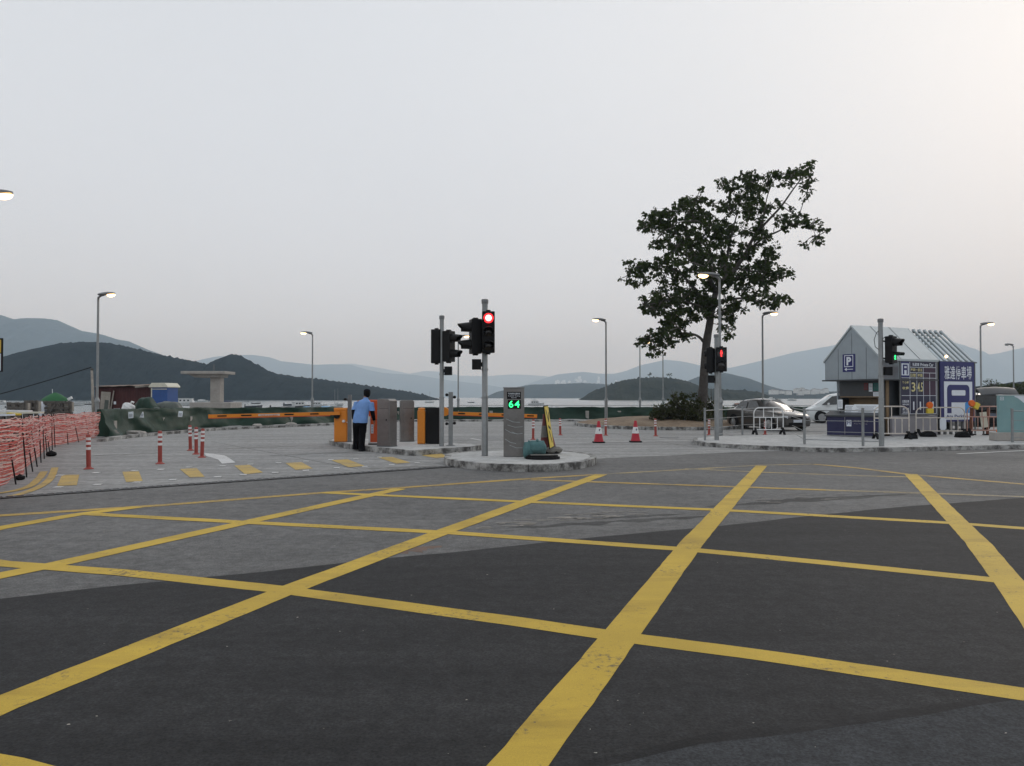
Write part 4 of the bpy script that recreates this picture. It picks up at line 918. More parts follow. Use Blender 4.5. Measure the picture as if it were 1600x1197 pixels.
# ---- crowd barriers
def crowd_barrier(x, y, z, w, h, rz, label, mat, top=3, low=5, feet=True, lean=0.0):
    t = thing('crowd_barrier', (x, y, z), label, 'crowd barrier', 'tubular crowd barriers', rz); t.rotation_euler.x = lean
    r, rc, z0 = 0.021, 0.22, 0.16
    pts = [(-w / 2, 0, z0), (-w / 2, 0, h - rc)] + [(-w / 2 + rc - rc * math.cos(a), 0, h - rc + rc * math.sin(a)) for a in (R(22), R(45), R(68))] + [(-w / 2 + rc, 0, h), (w / 2 - rc, 0, h)] + [(w / 2 - rc + rc * math.sin(a), 0, h - rc + rc * math.cos(a)) for a in (R(22), R(45), R(68))] + [(w / 2, 0, h - rc), (w / 2, 0, z0)]
    m = MB(); m.tube(pts, r, 8); m.tube([(-w / 2, 0, z0 + 0.02), (w / 2, 0, z0 + 0.02)], r, 8); m.build('frame', mat, t, smooth=True)
    zm = h * 0.64
    m = MB(); m.tube([(-w / 2, 0, zm), (w / 2, 0, zm)], r * 0.95, 8); m.build('middle_rail', mat, t, smooth=True)
    for k, za, zb_ in ((top, zm, h), (low, z0, zm)):
        for i in range(k):
            xx = -w / 2 + w * (i + 1) / (k + 1); m = MB(); m.tube([(xx, 0, za), (xx, 0, zb_ - 0.005)], r * 0.8, 6); m.build('bar', mat, t, smooth=True)
    if feet:
        for s in (-1, 1):
            m = MB(); m.slab([(-0.24, 0), (-0.17, 0), (-0.05, 0.14), (0.05, 0.14), (0.17, 0), (0.24, 0), (0.05, 0.26), (-0.05, 0.26)], 'X', s * w * 0.47 - 0.035, s * w * 0.47 + 0.035); m.build('foot', 'rubber', t)
    return t
p = G(1201, 679, .12); crowd_barrier(p.x, p.y, .12, 1.12, 1.0, R(4), 'white crowd barrier with black feet before the dark car', 'white', 2, 4)
p = G(1393.5, 686, .12); crowd_barrier(p.x, p.y, .12, 1.12, 1.08, R(-3), 'cream crowd barrier behind the green pedestrian signal', 'cream', 1, 4)
p = G(1465, 681, .12); crowd_barrier(p.x, p.y - 0.2, .12, 1.86, 1.02, R(6), 'cream crowd barrier before the price board, orange lamp on it', 'cream', 1, 6)
p = G(1538, 680, .12); crowd_barrier(p.x, p.y - 0.1, .12, 1.42, 1.05, R(4), 'rust pink crowd barrier between the parking sign and the teal board', 'pinkred', 4, 6)
def warning_lamp(x, y, z, rot, label):
    t = thing('warning_lamp', (x, y, z), label, 'warning lamp', 'orange warning lamps on the crowd barriers'); t.rotation_euler = rot
    m = MB(); m.box((0, 0, 0.09), (0.24, 0.13, 0.18)); m.build('battery_box', 'hi_yellow', t, bevel=0.025)
    m = MB(); m.lathe([(0.10, -0.05), (0.118, -0.03), (0.118, 0.03), (0.10, 0.05)], 20, (0, 0, 0.30), axis='Y'); m.box((0, 0, 0.2), (0.08, 0.06, 0.05)); m.build('lens', 'amber', t, smooth=True)
p = G(1447, 681, .12); warning_lamp(p.x, p.y - 0.26, zat(646, p.y, 0), (0, 0, R(5)), 'upright orange warning lamp with a yellow base on the middle cream barrier')
p = G(1520, 680, .12); warning_lamp(p.x + 0.12, p.y - 0.15, zat(636, p.y, 0), (0, R(-62), R(8)), 'orange and yellow warning lamp tipped over beside the blue parking sign')
t = thing('notice_plate', (G(1467, 681, .12).x, G(1467, 681, .12).y - 0.26, 0), 'pale blue plate hung on the middle cream barrier', 'notice')
z1, z0 = zat(654, 26.7, 0), zat(673, 26.7, 0); m = MB(); m.slab([(-0.11, z0 + 0.06), (-0.07, z0), (0.07, z0), (0.11, z0 + 0.06), (0.11, z1 - 0.06), (0.07, z1), (-0.07, z1), (-0.11, z1 - 0.06)], 'Y', -0.02, 0.0)
m.build('plate', M['sign_white'], t)
t = thing('leaning_board', (G(1538, 680, .12).x, G(1538, 680, .12).y + 0.02, .12), 'cream board standing behind the rust pink barrier', 'board')
m = MB(); m.box((0, 0, 0.56), (0.24, 0.03, 0.56), ry=R(-6)); m.build('panel', 'ivory', t); m = MB(); m.box((0.0, 0.02, 0.15), (0.05, 0.03, 0.3)); m.build('leg', 'timber', t)
for k, (px, wd, lb) in enumerate(((1521, .12, 'narrow brown board upright just right of the blue parking sign'), (1547, .1, 'brown board upright behind the right end of the rust pink barrier'))):
    p = G(px, 680, .12); t = thing('brown_board', (p.x, p.y + 0.12, .12), lb, 'board'); m = MB(); m.box((0, 0, 0.5), (wd, 0.04, 1.0), ry=R(3)); m.build('panel', 'brown', t); m = MB(); m.box((0, 0.03, 0.02), (0.3, 0.16, 0.04)); m.build('foot', 'rubber', t)
p = G(1561, 684, .12); t = thing('warning_lamp', (p.x, p.y, .12), 'orange warning lamp on the ground left of the teal board', 'warning lamp', 'orange warning lamps on the crowd barriers')
m = MB(); m.box((0, 0, 0.07), (0.2, 0.12, 0.14)); m.build('battery_box', 'black', t, bevel=0.02); m = MB(); m.lathe([(0.08, -0.04), (0.1, 0), (0.08, 0.04)], 16, (0, 0, 0.22), axis='Y'); m.build('lens', 'amber', t, smooth=True)
for k, (px, py, s, lb) in enumerate(((1421, 685, .55, 'black rubber foot block between the two cream barriers'), (1447, 682, .85, 'low dark heap of cables and bags before the price board'), (1500, 683, .8, 'black rubber block under the blue parking sign'))):
    p = G(px, py, .12); t = thing('rubber_block', (p.x, p.y - 0.15, .12), lb, 'rubber block'); m = MB(); m.slab([(-.3 * s, 0), (.3 * s, 0), (.24 * s, .13), (.08 * s, .2), (-.1 * s, .19), (-.25 * s, .12)], 'Y', -.12, .12); m.build('block', 'rubber', t, bevel=0.02); m = MB(); m.tube([(-.2 * s, -.13, .05), (0, -.16, .06), (.22 * s, -.13, .05)], 0.02, 6); m.build('handle', 'rubber', t)

# ---- teal board on its concrete foot, right edge
p = G(1563, 688.5, .12)
t = thing('teal_hoarding', (p.x, p.y, .12), 'teal hoarding board with a white swoosh on a concrete footing at the right edge', 'hoarding')
m = MB(); m.box((1.0, 0.15, 0.13), (2.3, 0.4, 0.26)); m.build('footing', 'grey_concrete', t, bevel=0.015)
m = MB(); m.box((1.0, 0.12, 0.85), (2.0, 0.1, 1.19)); bd = m.build('board', 'teal', t, bevel=0.01)
m = MB(); o = Vector((0, 0.066, 0))
sw = [(0.52, 1.40), (0.62, 1.36), (0.72, 1.28), (0.82, 1.2), (0.95, 1.15), (1.2, 1.12), (1.98, 1.10), (1.98, 1.43), (0.5, 1.43)]
m.face([(x, 0.068, z) for x, z in sw]); m.build('white_swoosh', 'sign_white', bd)
m = MB()
for x0, z0, x1, z1 in ((0.05, 1.29, 0.17, 1.31), (0.05, 1.38, 0.17, 1.40), (0.05, 1.29, 0.07, 1.4), (0.15, 1.29, 0.17, 1.4), (0.09, 1.33, 0.13, 1.36)): m.face([(x0, 0.067, z0), (x1, 0.067, z0), (x1, 0.067, z1), (x0, 0.067, z1)])
m.build('white_symbol', 'sign_white', bd)
m = MB(); m.box((1.0, 0.12, 1.455), (2.02, 0.13, 0.02)); m.build('top_rail', 'white', t)
# ================================================================== PARKING KIOSK
KC = Vector((13.03, 27.1, 0.12)); KR = math.atan2(0.42, 0.905)
k = thing('parking_kiosk', KC, 'grey parking kiosk with a gabled zinc roof, price board and large blue sign', 'kiosk', rz=KR)
def kz(z): return z - 0.12
EZ, AZ, BZ = kz(2.86), kz(4.09), kz(2.16); W2 = 1.25
m = MB(); m.slab([(0, BZ), (2.5, BZ), (2.5, EZ), (W2, AZ), (0, EZ)], 'X', 0.0, 2.9); wall = m.build('upper_wall', 'panel', k)
m = MB()      # panel joints on the gable and the long side
for y in (0.62, 1.25, 1.87): m.box((-0.002, y, (BZ + EZ + (0.4 if y != 1.25 else 1.0)) / 2), (0.006, 0.012, EZ - BZ + (0.5 if y != 1.25 else 1.0)))
m.build('panel_joint', 'dark_grey', wall)
for s, nm in ((0, 'roof'), (1, 'roof')):
    m = MB(); y0, y1 = (-0.05, W2) if s == 0 else (2.55, W2); z0 = EZ - 0.05; th = 0.05
    m.slab([(y0, z0), (y1, AZ), (y1, AZ + 0.07), (y0, z0 + 0.07)][::(1 if s == 0 else -1)], 'X', -0.04, 2.95); rf = m.build('roof', 'roof', k)
    m = MB()
    for x in (0.95, 1.95): m.bar((x, y0, z0 + 0.075), (x, y1, AZ + 0.075), 0.015, 0.012)
    m.build('roof_seam', 'galv_dark', rf)
m = MB(); m.box((1.42, 1.25, BZ - 0.025), (3.04, 2.62, 0.05)); m.build('soffit', 'dark_grey', k)
m = MB(); m.box((1.68, 0.31, BZ / 2 - 0.03), (2.4, 0.06, BZ - 0.06)); m.box((1.68, 2.2, BZ / 2 - 0.03), (2.4, 0.06, BZ - 0.06)); m.box((2.85, 1.25, BZ / 2 - 0.03), (0.06, 1.8, BZ - 0.06))
m.box((0.45, 1.25, 0.42), (0.06, 1.95, 0.84)); m.box((0.45, 1.25, 1.73), (0.06, 1.95, 0.72)); m.box((0.45, 0.32, 1.1), (0.06, 0.1, 0.6)); m.box((0.45, 2.16, 1.1), (0.06, 0.12, 0.6)); m.build('booth_wall', 'dark_grey', k)
m = MB(); m.box((1.2, 1.25, 0.9), (1.3, 1.7, 0.06)); m.box((0.85, 1.25, 1.05), (0.05, 1.75, 0.9)); m.build('interior_fitting', 'tan', k)
m = MB(); m.box((0.41, 1.25, 1.40), (0.02, 1.8, 0.04)); m.box((0.41, 1.25, 0.83), (0.05, 1.9, 0.05)); m.build('window_frame', 'tan', k)
m = MB(); m.box((0.44, 2.3, BZ / 2), (0.05, 0.05, BZ)); m.build('corner_post', 'panel', k)
m = MB(); m.box((0.62, 0.26, 1.02), (0.14, 0.04, 2.0)); m.build('door_frame', 'tan', k)
m = MB(); m.box((0.82, 0.265, 1.0), (0.22, 0.03, 1.98)); m.build('door', 'dark_grey', k)
m = MB(); m.box((0.45, 0.01, BZ + 0.35), (0.86, 0.02, 0.68)); m.build('side_panel', 'lilac', k)
m = MB(); m.box((1.75, 0.06, 0.36), (2.4, 0.1, 0.72)); m.build('lower_panel', 'lilac', k)
# P with arrow on the gable (x = 0, facing -x): along the wall to the right = -y
def gp(y, z, off=-0.016): return (off, y, z)
gy, gz = 1.66, kz(2.44); gw, gh = 0.56, 0.66      # left edge (larger y) and bottom
m = MB(); m.box((-0.006, gy - gw / 2, gz + gh / 2), (0.012, gw, gh)); ps = m.build('direction_sign', 'navy', k)
def gq(u0, v0, u1, v1): return [gp(gy - gw * u0, gz + gh * v0), gp(gy - gw * u1, gz + gh * v0), gp(gy - gw * u1, gz + gh * v1), gp(gy - gw * u0, gz + gh * v1)]
m = MB(); t_ = 0.055
for q in ((.14, .28, .86, .32), (.14, .90, .86, .94), (.14, .32, .19, .90), (.81, .32, .86, .90)): m.face(gq(*q))
m.text('P', gp(gy - gw * 0.32, gz + gh * 0.37, -0.016), (0, -1, 0), (0, 0, 1), gw * 0.38, gh * 0.47, bold=0.05, depth=0.0)
m.face(gq(.34, .13, .84, .165)); m.face([gp(gy - gw * .14, gz + gh * .148), gp(gy - gw * .34, gz + gh * .05), gp(gy - gw * .34, gz + gh * .245)]); m.build('white_lettering', 'sign_white', ps)
# price board on the long side (faces -y)
bx0, bx1, bz0, bz1 = 0.92, 2.92, kz(0.85), kz(2.84); Yb = -0.03
m = MB(); m.box(((bx0 + bx1) / 2, Yb + 0.02, (bz0 + bz1) / 2), (bx1 - bx0, 0.05, bz1 - bz0)); pb = m.build('price_board', 'galv_dark', k)
def bq(u0, v0, u1, v1, off=0.006): # u across, v down from the top, both 0..1
    xa, xb = bx0 + (bx1 - bx0) * u0, bx0 + (bx1 - bx0) * u1; za, zb = bz1 - (bz1 - bz0) * v1, bz1 - (bz1 - bz0) * v0
    y = Yb - off; return [(xa, y, za), (xb, y, za), (xb, y, zb), (xa, y, zb)]
def btext(mb, s, u0, v0, u1, v1, off=0.013, bold=0.0):
    q = bq(u0, v0, u1, v1, off); mb.text(s, q[0], (1, 0, 0), (0, 0, 1), q[1][0] - q[0][0], q[3][2] - q[0][2], bold=bold, depth=0.0)
m = MB(); m.face(bq(.02, .02, .95, .98)); m.build('board_field', 'navy_dark', pb)
m = MB(); m.face(bq(.62, .13, .94, .63, .009)); m.build('plum_field', 'plum', pb)
m = MB(); m.face(bq(.02, .03, .24, .31, .009)); pfield = m.build('parking_symbol_field', 'navy', pb)
m = MB(); m.face(bq(.035, .06, .225, .275, .011)); m.build('parking_symbol_white', 'sign_white', pb)
m = MB(); m.face(bq(.065, .08, .195, .11, .013)); m.face(bq(.065, .11, .105, .26, .013)); m.face(bq(.165, .11, .195, .26, .013)); m.face(bq(.105, .145, .165, .18, .013)); m.build('parking_symbol_letter', 'navy', pb)
m = MB()
for v in (.125, .225, .32, .64, .97): m.face(bq(.25 if v < .3 else .03, v - .004, .945, v + .004, .013))
for u, v0, v1 in ((.25, .03, .97), (.43, .225, .97), (.605, .125, .97), (.775, .225, .97), (.945, .03, .97)): m.face(bq(u - .005, v0, u + .005, v1, .0125))
m.build('grid_line', 'sign_white', pb)
def board_label(mat, string, *q, bold=0.015):
    m = MB(); btext(m, string, *q, bold=bold); m.build('lettering', mat, pb)
board_label('sign_white', '私家車', .32, .045, .5, .105); board_label('sign_white', 'Private Car', .53, .045, .88, .105)
for u in (.325, .50, .84): board_label('sign_white', '1', u, .75, u + .035, .90)
for v0, a_, b_ in ((.72, '日間泊車', '0800-2000'), (.86, '通宵泊車', '2000-0800')): board_label('sign_white', a_, .05, v0, .22, v0 + .05); board_label('sign_white', b_, .05, v0 + .065, .22, v0 + .095)
board_label('sign_yellow', '3', .29, .40, .39, .57); board_label('sign_yellow', '4.5', .445, .40, .59, .57)
board_label('sign_yellow', '星期一至五', .27, .145, .58, .20); board_label('sign_yellow', '日間', .27, .245, .40, .30); board_label('sign_yellow', '夜間', .45, .245, .58, .30)
board_label('sign_yellow', '每小時', .05, .38, .22, .43); board_label('sign_yellow', '收費', .05, .48, .22, .53)
# large blue parking sign
sx0, sx1, sz0, sz1 = 3.06, 4.98, kz(0.60), kz(2.83); Ys = -0.04
m = MB(); m.box(((sx0 + sx1) / 2, Ys + 0.06, (sz0 + sz1) / 2), (sx1 - sx0, 0.1, sz1 - sz0)); sg = m.build('parking_sign', 'navy', k)
def sq(u0, v0, u1, v1, off=0.004):
    xa, xb = sx0 + (sx1 - sx0) * u0, sx0 + (sx1 - sx0) * u1; za, zb = sz1 - (sz1 - sz0) * v1, sz1 - (sz1 - sz0) * v0
    y = Ys + 0.01 - off; return [(xa, y, za), (xb, y, za), (xb, y, zb), (xa, y, zb)]
def rrect(u0, v0, u1, v1, r, off, corners=(1, 1, 1, 1)):
    q = sq(u0, v0, u1, v1, off); x0, x1, z0, z1, y = q[0][0], q[1][0], q[0][2], q[2][2], q[0][1]; pts = []
    for (cx, cz, a0), on in zip(((x1 - r, z1 - r, 0), (x0 + r, z1 - r, 90), (x0 + r, z0 + r, 180), (x1 - r, z0 + r, 270)), corners):
        if on: pts += [(cx + r * math.cos(R(a0 + 15 * i)), y, cz + r * math.sin(R(a0 + 15 * i))) for i in range(7)]
        else: pts.append((x1 if a0 in (0, 270) else x0, y, z1 if a0 in (0, 90) else z0))
    return pts
m = MB(); m.face(sq(.10, .33, .93, .97, .008)); m.build('white_field', 'sign_white', sg)
m = MB(); m.face(rrect(.185, .385, .845, .68, .17, .012, (1, 1, 0, 1))); m.face(sq(.185, .66, .31, .86, .0115)); m.build('letter_form', 'navy', sg)
m = MB(); m.face(rrect(.315, .475, .72, .565, .05, .016)); m.build('letter_hole', 'sign_white', sg)
m = MB(); q = sq(.71, .60, .845, .86, .0105); m.face([q[0], q[1], q[2], (q[0][0], q[0][1], q[0][2] + (q[3][2] - q[0][2]) * 0.62)]); m.build('blue_tail', 'sky_blue', sg)
m = MB()
q = sq(.11, .07, .93, .29, .012)
for i, ch in enumerate('雅達停車場'):
    u = .115 + i * .163; qq = sq(u, .07, u + .148, .295, .012); m.text(ch, qq[0], (1, 0, 0), (0, 0, 1), qq[1][0] - qq[0][0], qq[3][2] - qq[0][2], bold=0.012, depth=0.0)
m.build('white_lettering', 'sign_white', sg)
m = MB(); qq = sq(.15, .885, .80, .95, .012); m.text('Ata Parking', qq[0], (1, 0, 0), (0, 0, 1), qq[1][0] - qq[0][0], qq[3][2] - qq[0][2], bold=0.02, depth=0.0); m.build('navy_lettering', 'navy', sg)
for i in range(6):
    x = sx0 + 0.15 + i * 0.33; m = MB(); m.tube([(x, 0.15, 0), (x, 0.15, sz0 + 0.02)], 0.06, 10); m.build('support_pipe', 'galv_dark', k, smooth=True)
m = MB(); m.box((3.0, 0.05, EZ / 2), (0.1, 0.12, EZ - 0.05)); m.build('dark_post', 'black', k)
m = MB(); m.tube([(5.12, 0.05, 0), (5.12, 0.05, EZ)], 0.03, 8); m.build('dark_post', 'galv_dark', k)
m = MB(); m.box((4.05, 0.03, EZ - 0.035), (2.3, 0.06, 0.05)); m.build('eave_beam', 'galv_dark', k)
m = MB(); m.box((4.05, 2.47, EZ - 0.035), (2.3, 0.06, 0.05)); m.build('eave_beam', 'galv_dark', k)
m = MB(); m.box((3.95, W2, AZ - 0.08), (2.1, 0.05, 0.06)); m.build('ridge_beam', 'galv_dark', k)
for i in range(7):
    x = 3.02 + i * 0.315
    m = MB(); m.tube([(x, -0.02, EZ), (x, W2, AZ)], 0.046, 10); m.tube([(x, W2, AZ - 0.02), (x, 2.52, EZ)], 0.046, 10); m.tube([(x - 0.001, W2 - 0.02, AZ + 0.01), (x + 0.001, W2 + 0.06, AZ + 0.01)], 0.05, 10); m.build('roof_rafter', 'roof', k, smooth=True)
m = MB(); m.ball((3.62, 0.12, EZ + 0.17), 0.055, 10, 8); m.build('floodlight', 'lamp_on', k, smooth=True)
# posters at the booth window
def poster(y, z, w, h, mat, nm='poster'):
    m = MB(); m.box((0.40, y, z), (0.01, w, h)); pb_ = m.build(nm, mat, k); m = MB()
    for i in range(4): m.box((0.394, y, z + h * (0.3 - 0.18 * i)), (0.004, w * 0.75, h * 0.04))
    m.build('print', 'print', pb_)
M['poster_red'] = mk('dark red poster', (0.16, 0.03, 0.03), 0.6, var=0.2); M['poster_green'] = mk('teal green poster', (0.02, 0.14, 0.12), 0.6, var=0.2)
poster(0.98, 1.78, 0.18, 0.26, 'poster_red'); poster(0.78, 1.74, 0.16, 0.3, 'paper'); poster(0.55, 1.76, 0.24, 0.28, 'poster_green'); poster(0.52, 1.50, 0.3, 0.16, 'paper')

# ---- counter before the kiosk
a, b = G(1292, 681, .12), G(1373, 683.5, .12); ang = math.atan2(b.y - a.y, b.x - a.x); L_ = (b - a).length
t = thing('sales_counter', a, 'navy blue counter with a dark sloping top before the kiosk', 'counter', rz=ang)
m = MB(); m.box((L_ / 2, 0.28, 0.36), (L_, 0.55, 0.68)); cb = m.build('cabinet', 'navy_dull', t, bevel=0.008)
m = MB(); m.slab([(-0.06, 0.70), (0.58, 0.86), (0.58, 0.90), (-0.06, 0.75)], 'X', -0.06, L_ + 0.03); m.build('counter_top', 'dark_grey', t)
m = MB(); m.box((L_ / 2, 0.0, 0.025), (L_, 0.02, 0.03)); m.build('base_trim', 'galv', t)
m = MB(); m.box((0.62, -0.004, 0.38), (0.015, 0.006, 0.62)); m.build('door_joint', 'lilac', cb)
m = MB(); m.box((0.76, -0.004, 0.47), (0.16, 0.008, 0.22)); pl = m.build('logo_plate', 'sign_white', cb)
m = MB(); m.box((0.72, -0.01, 0.49), (0.025, 0.006, 0.14)); m.box((0.80, -0.01, 0.49), (0.025, 0.006, 0.14)); m.box((0.76, -0.01, 0.55), (0.1, 0.006, 0.02)); m.box((0.76, -0.01, 0.49), (0.06, 0.006, 0.02)); m.build('logo_letter', 'navy', pl)
m = MB(); m.text('雅達停車場', (0.92, -0.004, 0.52), (1, 0, 0), (0, 0, 1), 0.48, 0.06, bold=0.01); m.text('Ata Parking', (0.92, -0.004, 0.43), (1, 0, 0), (0, 0, 1), 0.45, 0.045, bold=0.01); m.build('lettering', 'lilac', cb)
def at_counter(x, y, z): return a + Vector((math.cos(ang) * x - math.sin(ang) * y, math.sin(ang) * x + math.cos(ang) * y, z))
for x, w, h, lean, lb in ((0.66, 0.30, 0.32, 0.3, 'small white notice board leaning at the back of the counter, left of the large one'), (1.22, 0.82, 0.34, 0.25, 'large white notice board standing along the back of the counter')):
    q = at_counter(x, 0.36, 0.80); t2 = thing('notice_board', q, lb, 'notice board', rz=ang); t2.rotation_euler.x = -lean
    m = MB(); m.box((0, 0, h / 2), (w, 0.02, h)); bdp = m.build('board', 'paper', t2)
    m = MB()
    for i in range(6): m.box((-0.02 * (i % 2), -0.012, h * (0.82 - 0.12 * i)), (w * (0.8 - 0.1 * (i % 3)), 0.004, 0.01))
    m.build('print', 'print', bdp); m = MB(); m.box((0, 0.05, h * 0.45), (0.04, 0.02, h * 0.85), rx=R(14)); m.build('prop', 'galv_dark', t2)
q = at_counter(0.38, 0.30, 0.80); t2 = thing('notice_stand', q, 'small upright paper notice in a holder on the left end of the counter', 'notice', rz=ang)
m = MB(); m.box((0, 0, 0.015), (0.16, 0.1, 0.03)); m.build('foot', 'dark_grey', t2); m = MB(); m.box((0, 0, 0.12), (0.05, 0.02, 0.2)); m.build('stem', 'dark_grey', t2)
m = MB(); m.box((0, -0.012, 0.34), (0.17, 0.012, 0.32)); s_ = m.build('sheet', 'paper', t2); m = MB()
for i in range(6): m.box((0, -0.02, 0.45 - 0.04 * i), (0.12, 0.004, 0.008))
m.build('print', 'print', s_)

# ================================================================== VEHICLES
def car(name, label, cat, loc, rz, L, st, paint, wb=(0.18, 0.80), wr=0.31, group=None, plate=None):
    """st: stations (x along the length from the nose, z sill, z belt, z roof, half width low, half width roof)"""
    t = thing(name, loc, label, cat, group, rz)
    rows = []
    for x, zs, zbelt, hw in st['body']:
        rows.append([(x, -hw * 0.93, zs), (x, -hw * 0.99, zs + 0.12), (x, -hw, zs + (zbelt - zs) * 0.55), (x, -hw * 0.955, zbelt - 0.05), (x, -hw * 0.87, zbelt), (x, 0, zbelt + 0.025), (x, hw * 0.87, zbelt), (x, hw * 0.955, zbelt - 0.05), (x, hw, zs + (zbelt - zs) * 0.55), (x, hw * 0.99, zs + 0.12), (x, hw * 0.93, zs)])
    m = MB(); m.grid(rows, close=True); m.face(rows[0]); m.face(rows[-1][::-1])
    body = m.build('body', paint, t, smooth=True)
    rows = []
    for x, z0, z1, hb, hr in st['cabin']:
        rows.append([(x, -hb, z0), (x, -hr - (hb - hr) * 0.12, z1 - 0.07), (x, -hr * 0.9, z1), (x, 0, z1 + 0.03), (x, hr * 0.9, z1), (x, hr + (hb - hr) * 0.12, z1 - 0.07), (x, hb, z0)])
    m = MB(); m.grid(rows); m.face(rows[0]); m.face(rows[-1][::-1]); cab = m.build('cabin', paint, t, smooth=True)
    for nm, poly in st['glass']:
        for s in ((-1, 1) if nm == 'side_window' else (1,)):
            m = MB(); m.face([(x, y * s, z) for x, y, z in poly]); m.build(nm, 'glass', cab)
    hw = max(b[3] for b in st['body'])
    for u in wb:
        for s in (-1, 1):
            x = L * u
            m = MB(); m.lathe([(wr + 0.07, 0), (wr + 0.07, 0.012)], 24, (x, s * (hw + (0.004 if s > 0 else -0.016)), wr + 0.02), axis='Y'); m.v = [v if v[2] > 0.16 else (v[0], v[1], 0.16) for v in m.v]; m.build('wheel_arch', 'black', body)
            m = MB(); y0 = s * (hw - 0.19) if s > 0 else -(hw + 0.03)
            m.lathe([(wr * 0.62, 0), (wr * 0.95, 0.0), (wr, 0.03), (wr, 0.18), (wr * 0.95, 0.22), (wr * 0.62, 0.22)], 24, (x, y0, wr), axis='Y'); wh = m.build('wheel', 'rubber', t, smooth=True)
            m = MB(); yf = s * (hw + 0.034)
            m.lathe([(wr * 0.63, -0.012), (wr * 0.63, 0.012), (wr * 0.58, 0.012)], 20, (x, yf, wr), axis='Y')
            for j in range(5):
                an = 2 * math.pi * j / 5; m.bar((x, yf + s * 0.014, wr), (x + wr * 0.55 * math.cos(an), yf + s * 0.008, wr + wr * 0.55 * math.sin(an)), 0.02, 0.07)
            m.build('rim', 'alloy', wh)
    for nm, mat, boxes in st['bits']:
        for c, d, *r in boxes:
            m = MB(); m.box(c, d, *(r or [])); m.build(nm, mat, body, bevel=min(d) * 0.2)
    return t
# dark saloon: local x runs from the nose backwards
sal = dict(body=[(0.0, 0.30, 0.60, 0.62), (0.06, 0.22, 0.68, 0.74), (0.3, 0.17, 0.76, 0.83), (0.9, 0.16, 0.86, 0.86), (1.35, 0.16, 0.92, 0.87), (2.4, 0.16, 0.94, 0.87), (3.5, 0.17, 0.96, 0.86), (4.2, 0.2, 0.95, 0.82), (4.42, 0.28, 0.9, 0.74), (4.48, 0.34, 0.8, 0.68)],
           cabin=[(1.15, 0.88, 0.90, 0.74, 0.70), (1.5, 0.9, 1.12, 0.76, 0.66), (2.0, 0.92, 1.38, 0.78, 0.60), (2.6, 0.92, 1.43, 0.78, 0.60), (3.2, 0.94, 1.38, 0.77, 0.59), (3.7, 0.94, 1.15, 0.75, 0.62), (4.05, 0.93, 0.95, 0.72, 0.68)],
           glass=[('windscreen', [(1.25, -0.64, 0.965), (1.25, 0.64, 0.965), (1.97, 0.52, 1.40), (1.97, -0.52, 1.40)]), ('side_window', [(1.55, 0.80, 0.96), (2.62, 0.80, 0.98), (2.62, 0.66, 1.36), (2.05, 0.67, 1.34)]), ('side_window', [(2.7, 0.80, 0.98), (3.55, 0.79, 0.99), (3.3, 0.67, 1.31), (2.7, 0.66, 1.36)]), ('rear_window', [(3.98, -0.6, 1.02), (3.98, 0.6, 1.02), (3.25, 0.52, 1.39), (3.25, -0.52, 1.39)])],
           bits=[('headlight', 'lampglass', [((0.10, -0.58, 0.62), (0.16, 0.26, 0.12), R(22)), ((0.10, 0.58, 0.62), (0.16, 0.26, 0.12), R(-22))]), ('grille', 'black', [((0.01, 0, 0.60), (0.05, 0.66, 0.1)), ((0.02, 0, 0.32), (0.06, 0.9, 0.14))]), ('number_plate', 'sign_white', [((-0.03, 0, 0.45), (0.02, 0.44, 0.12))]),
                 ('wing_mirror', 'car_dark', [((1.6, -0.94, 0.98), (0.1, 0.18, 0.12)), ((1.6, 0.94, 0.98), (0.1, 0.18, 0.12))]), ('door_handle', 'chrome', [((2.5, -0.885, 0.80), (0.16, 0.03, 0.03)), ((2.5, 0.885, 0.80), (0.16, 0.03, 0.03))])])
p = G(1250, 674); car('parked_car', 'dark saloon car parked behind the white crowd barrier, nose to the right', 'car', (p.x - 0.15, p.y - 0.1, 0), R(180 - 73), 4.5, sal, 'car_dark', group=None)
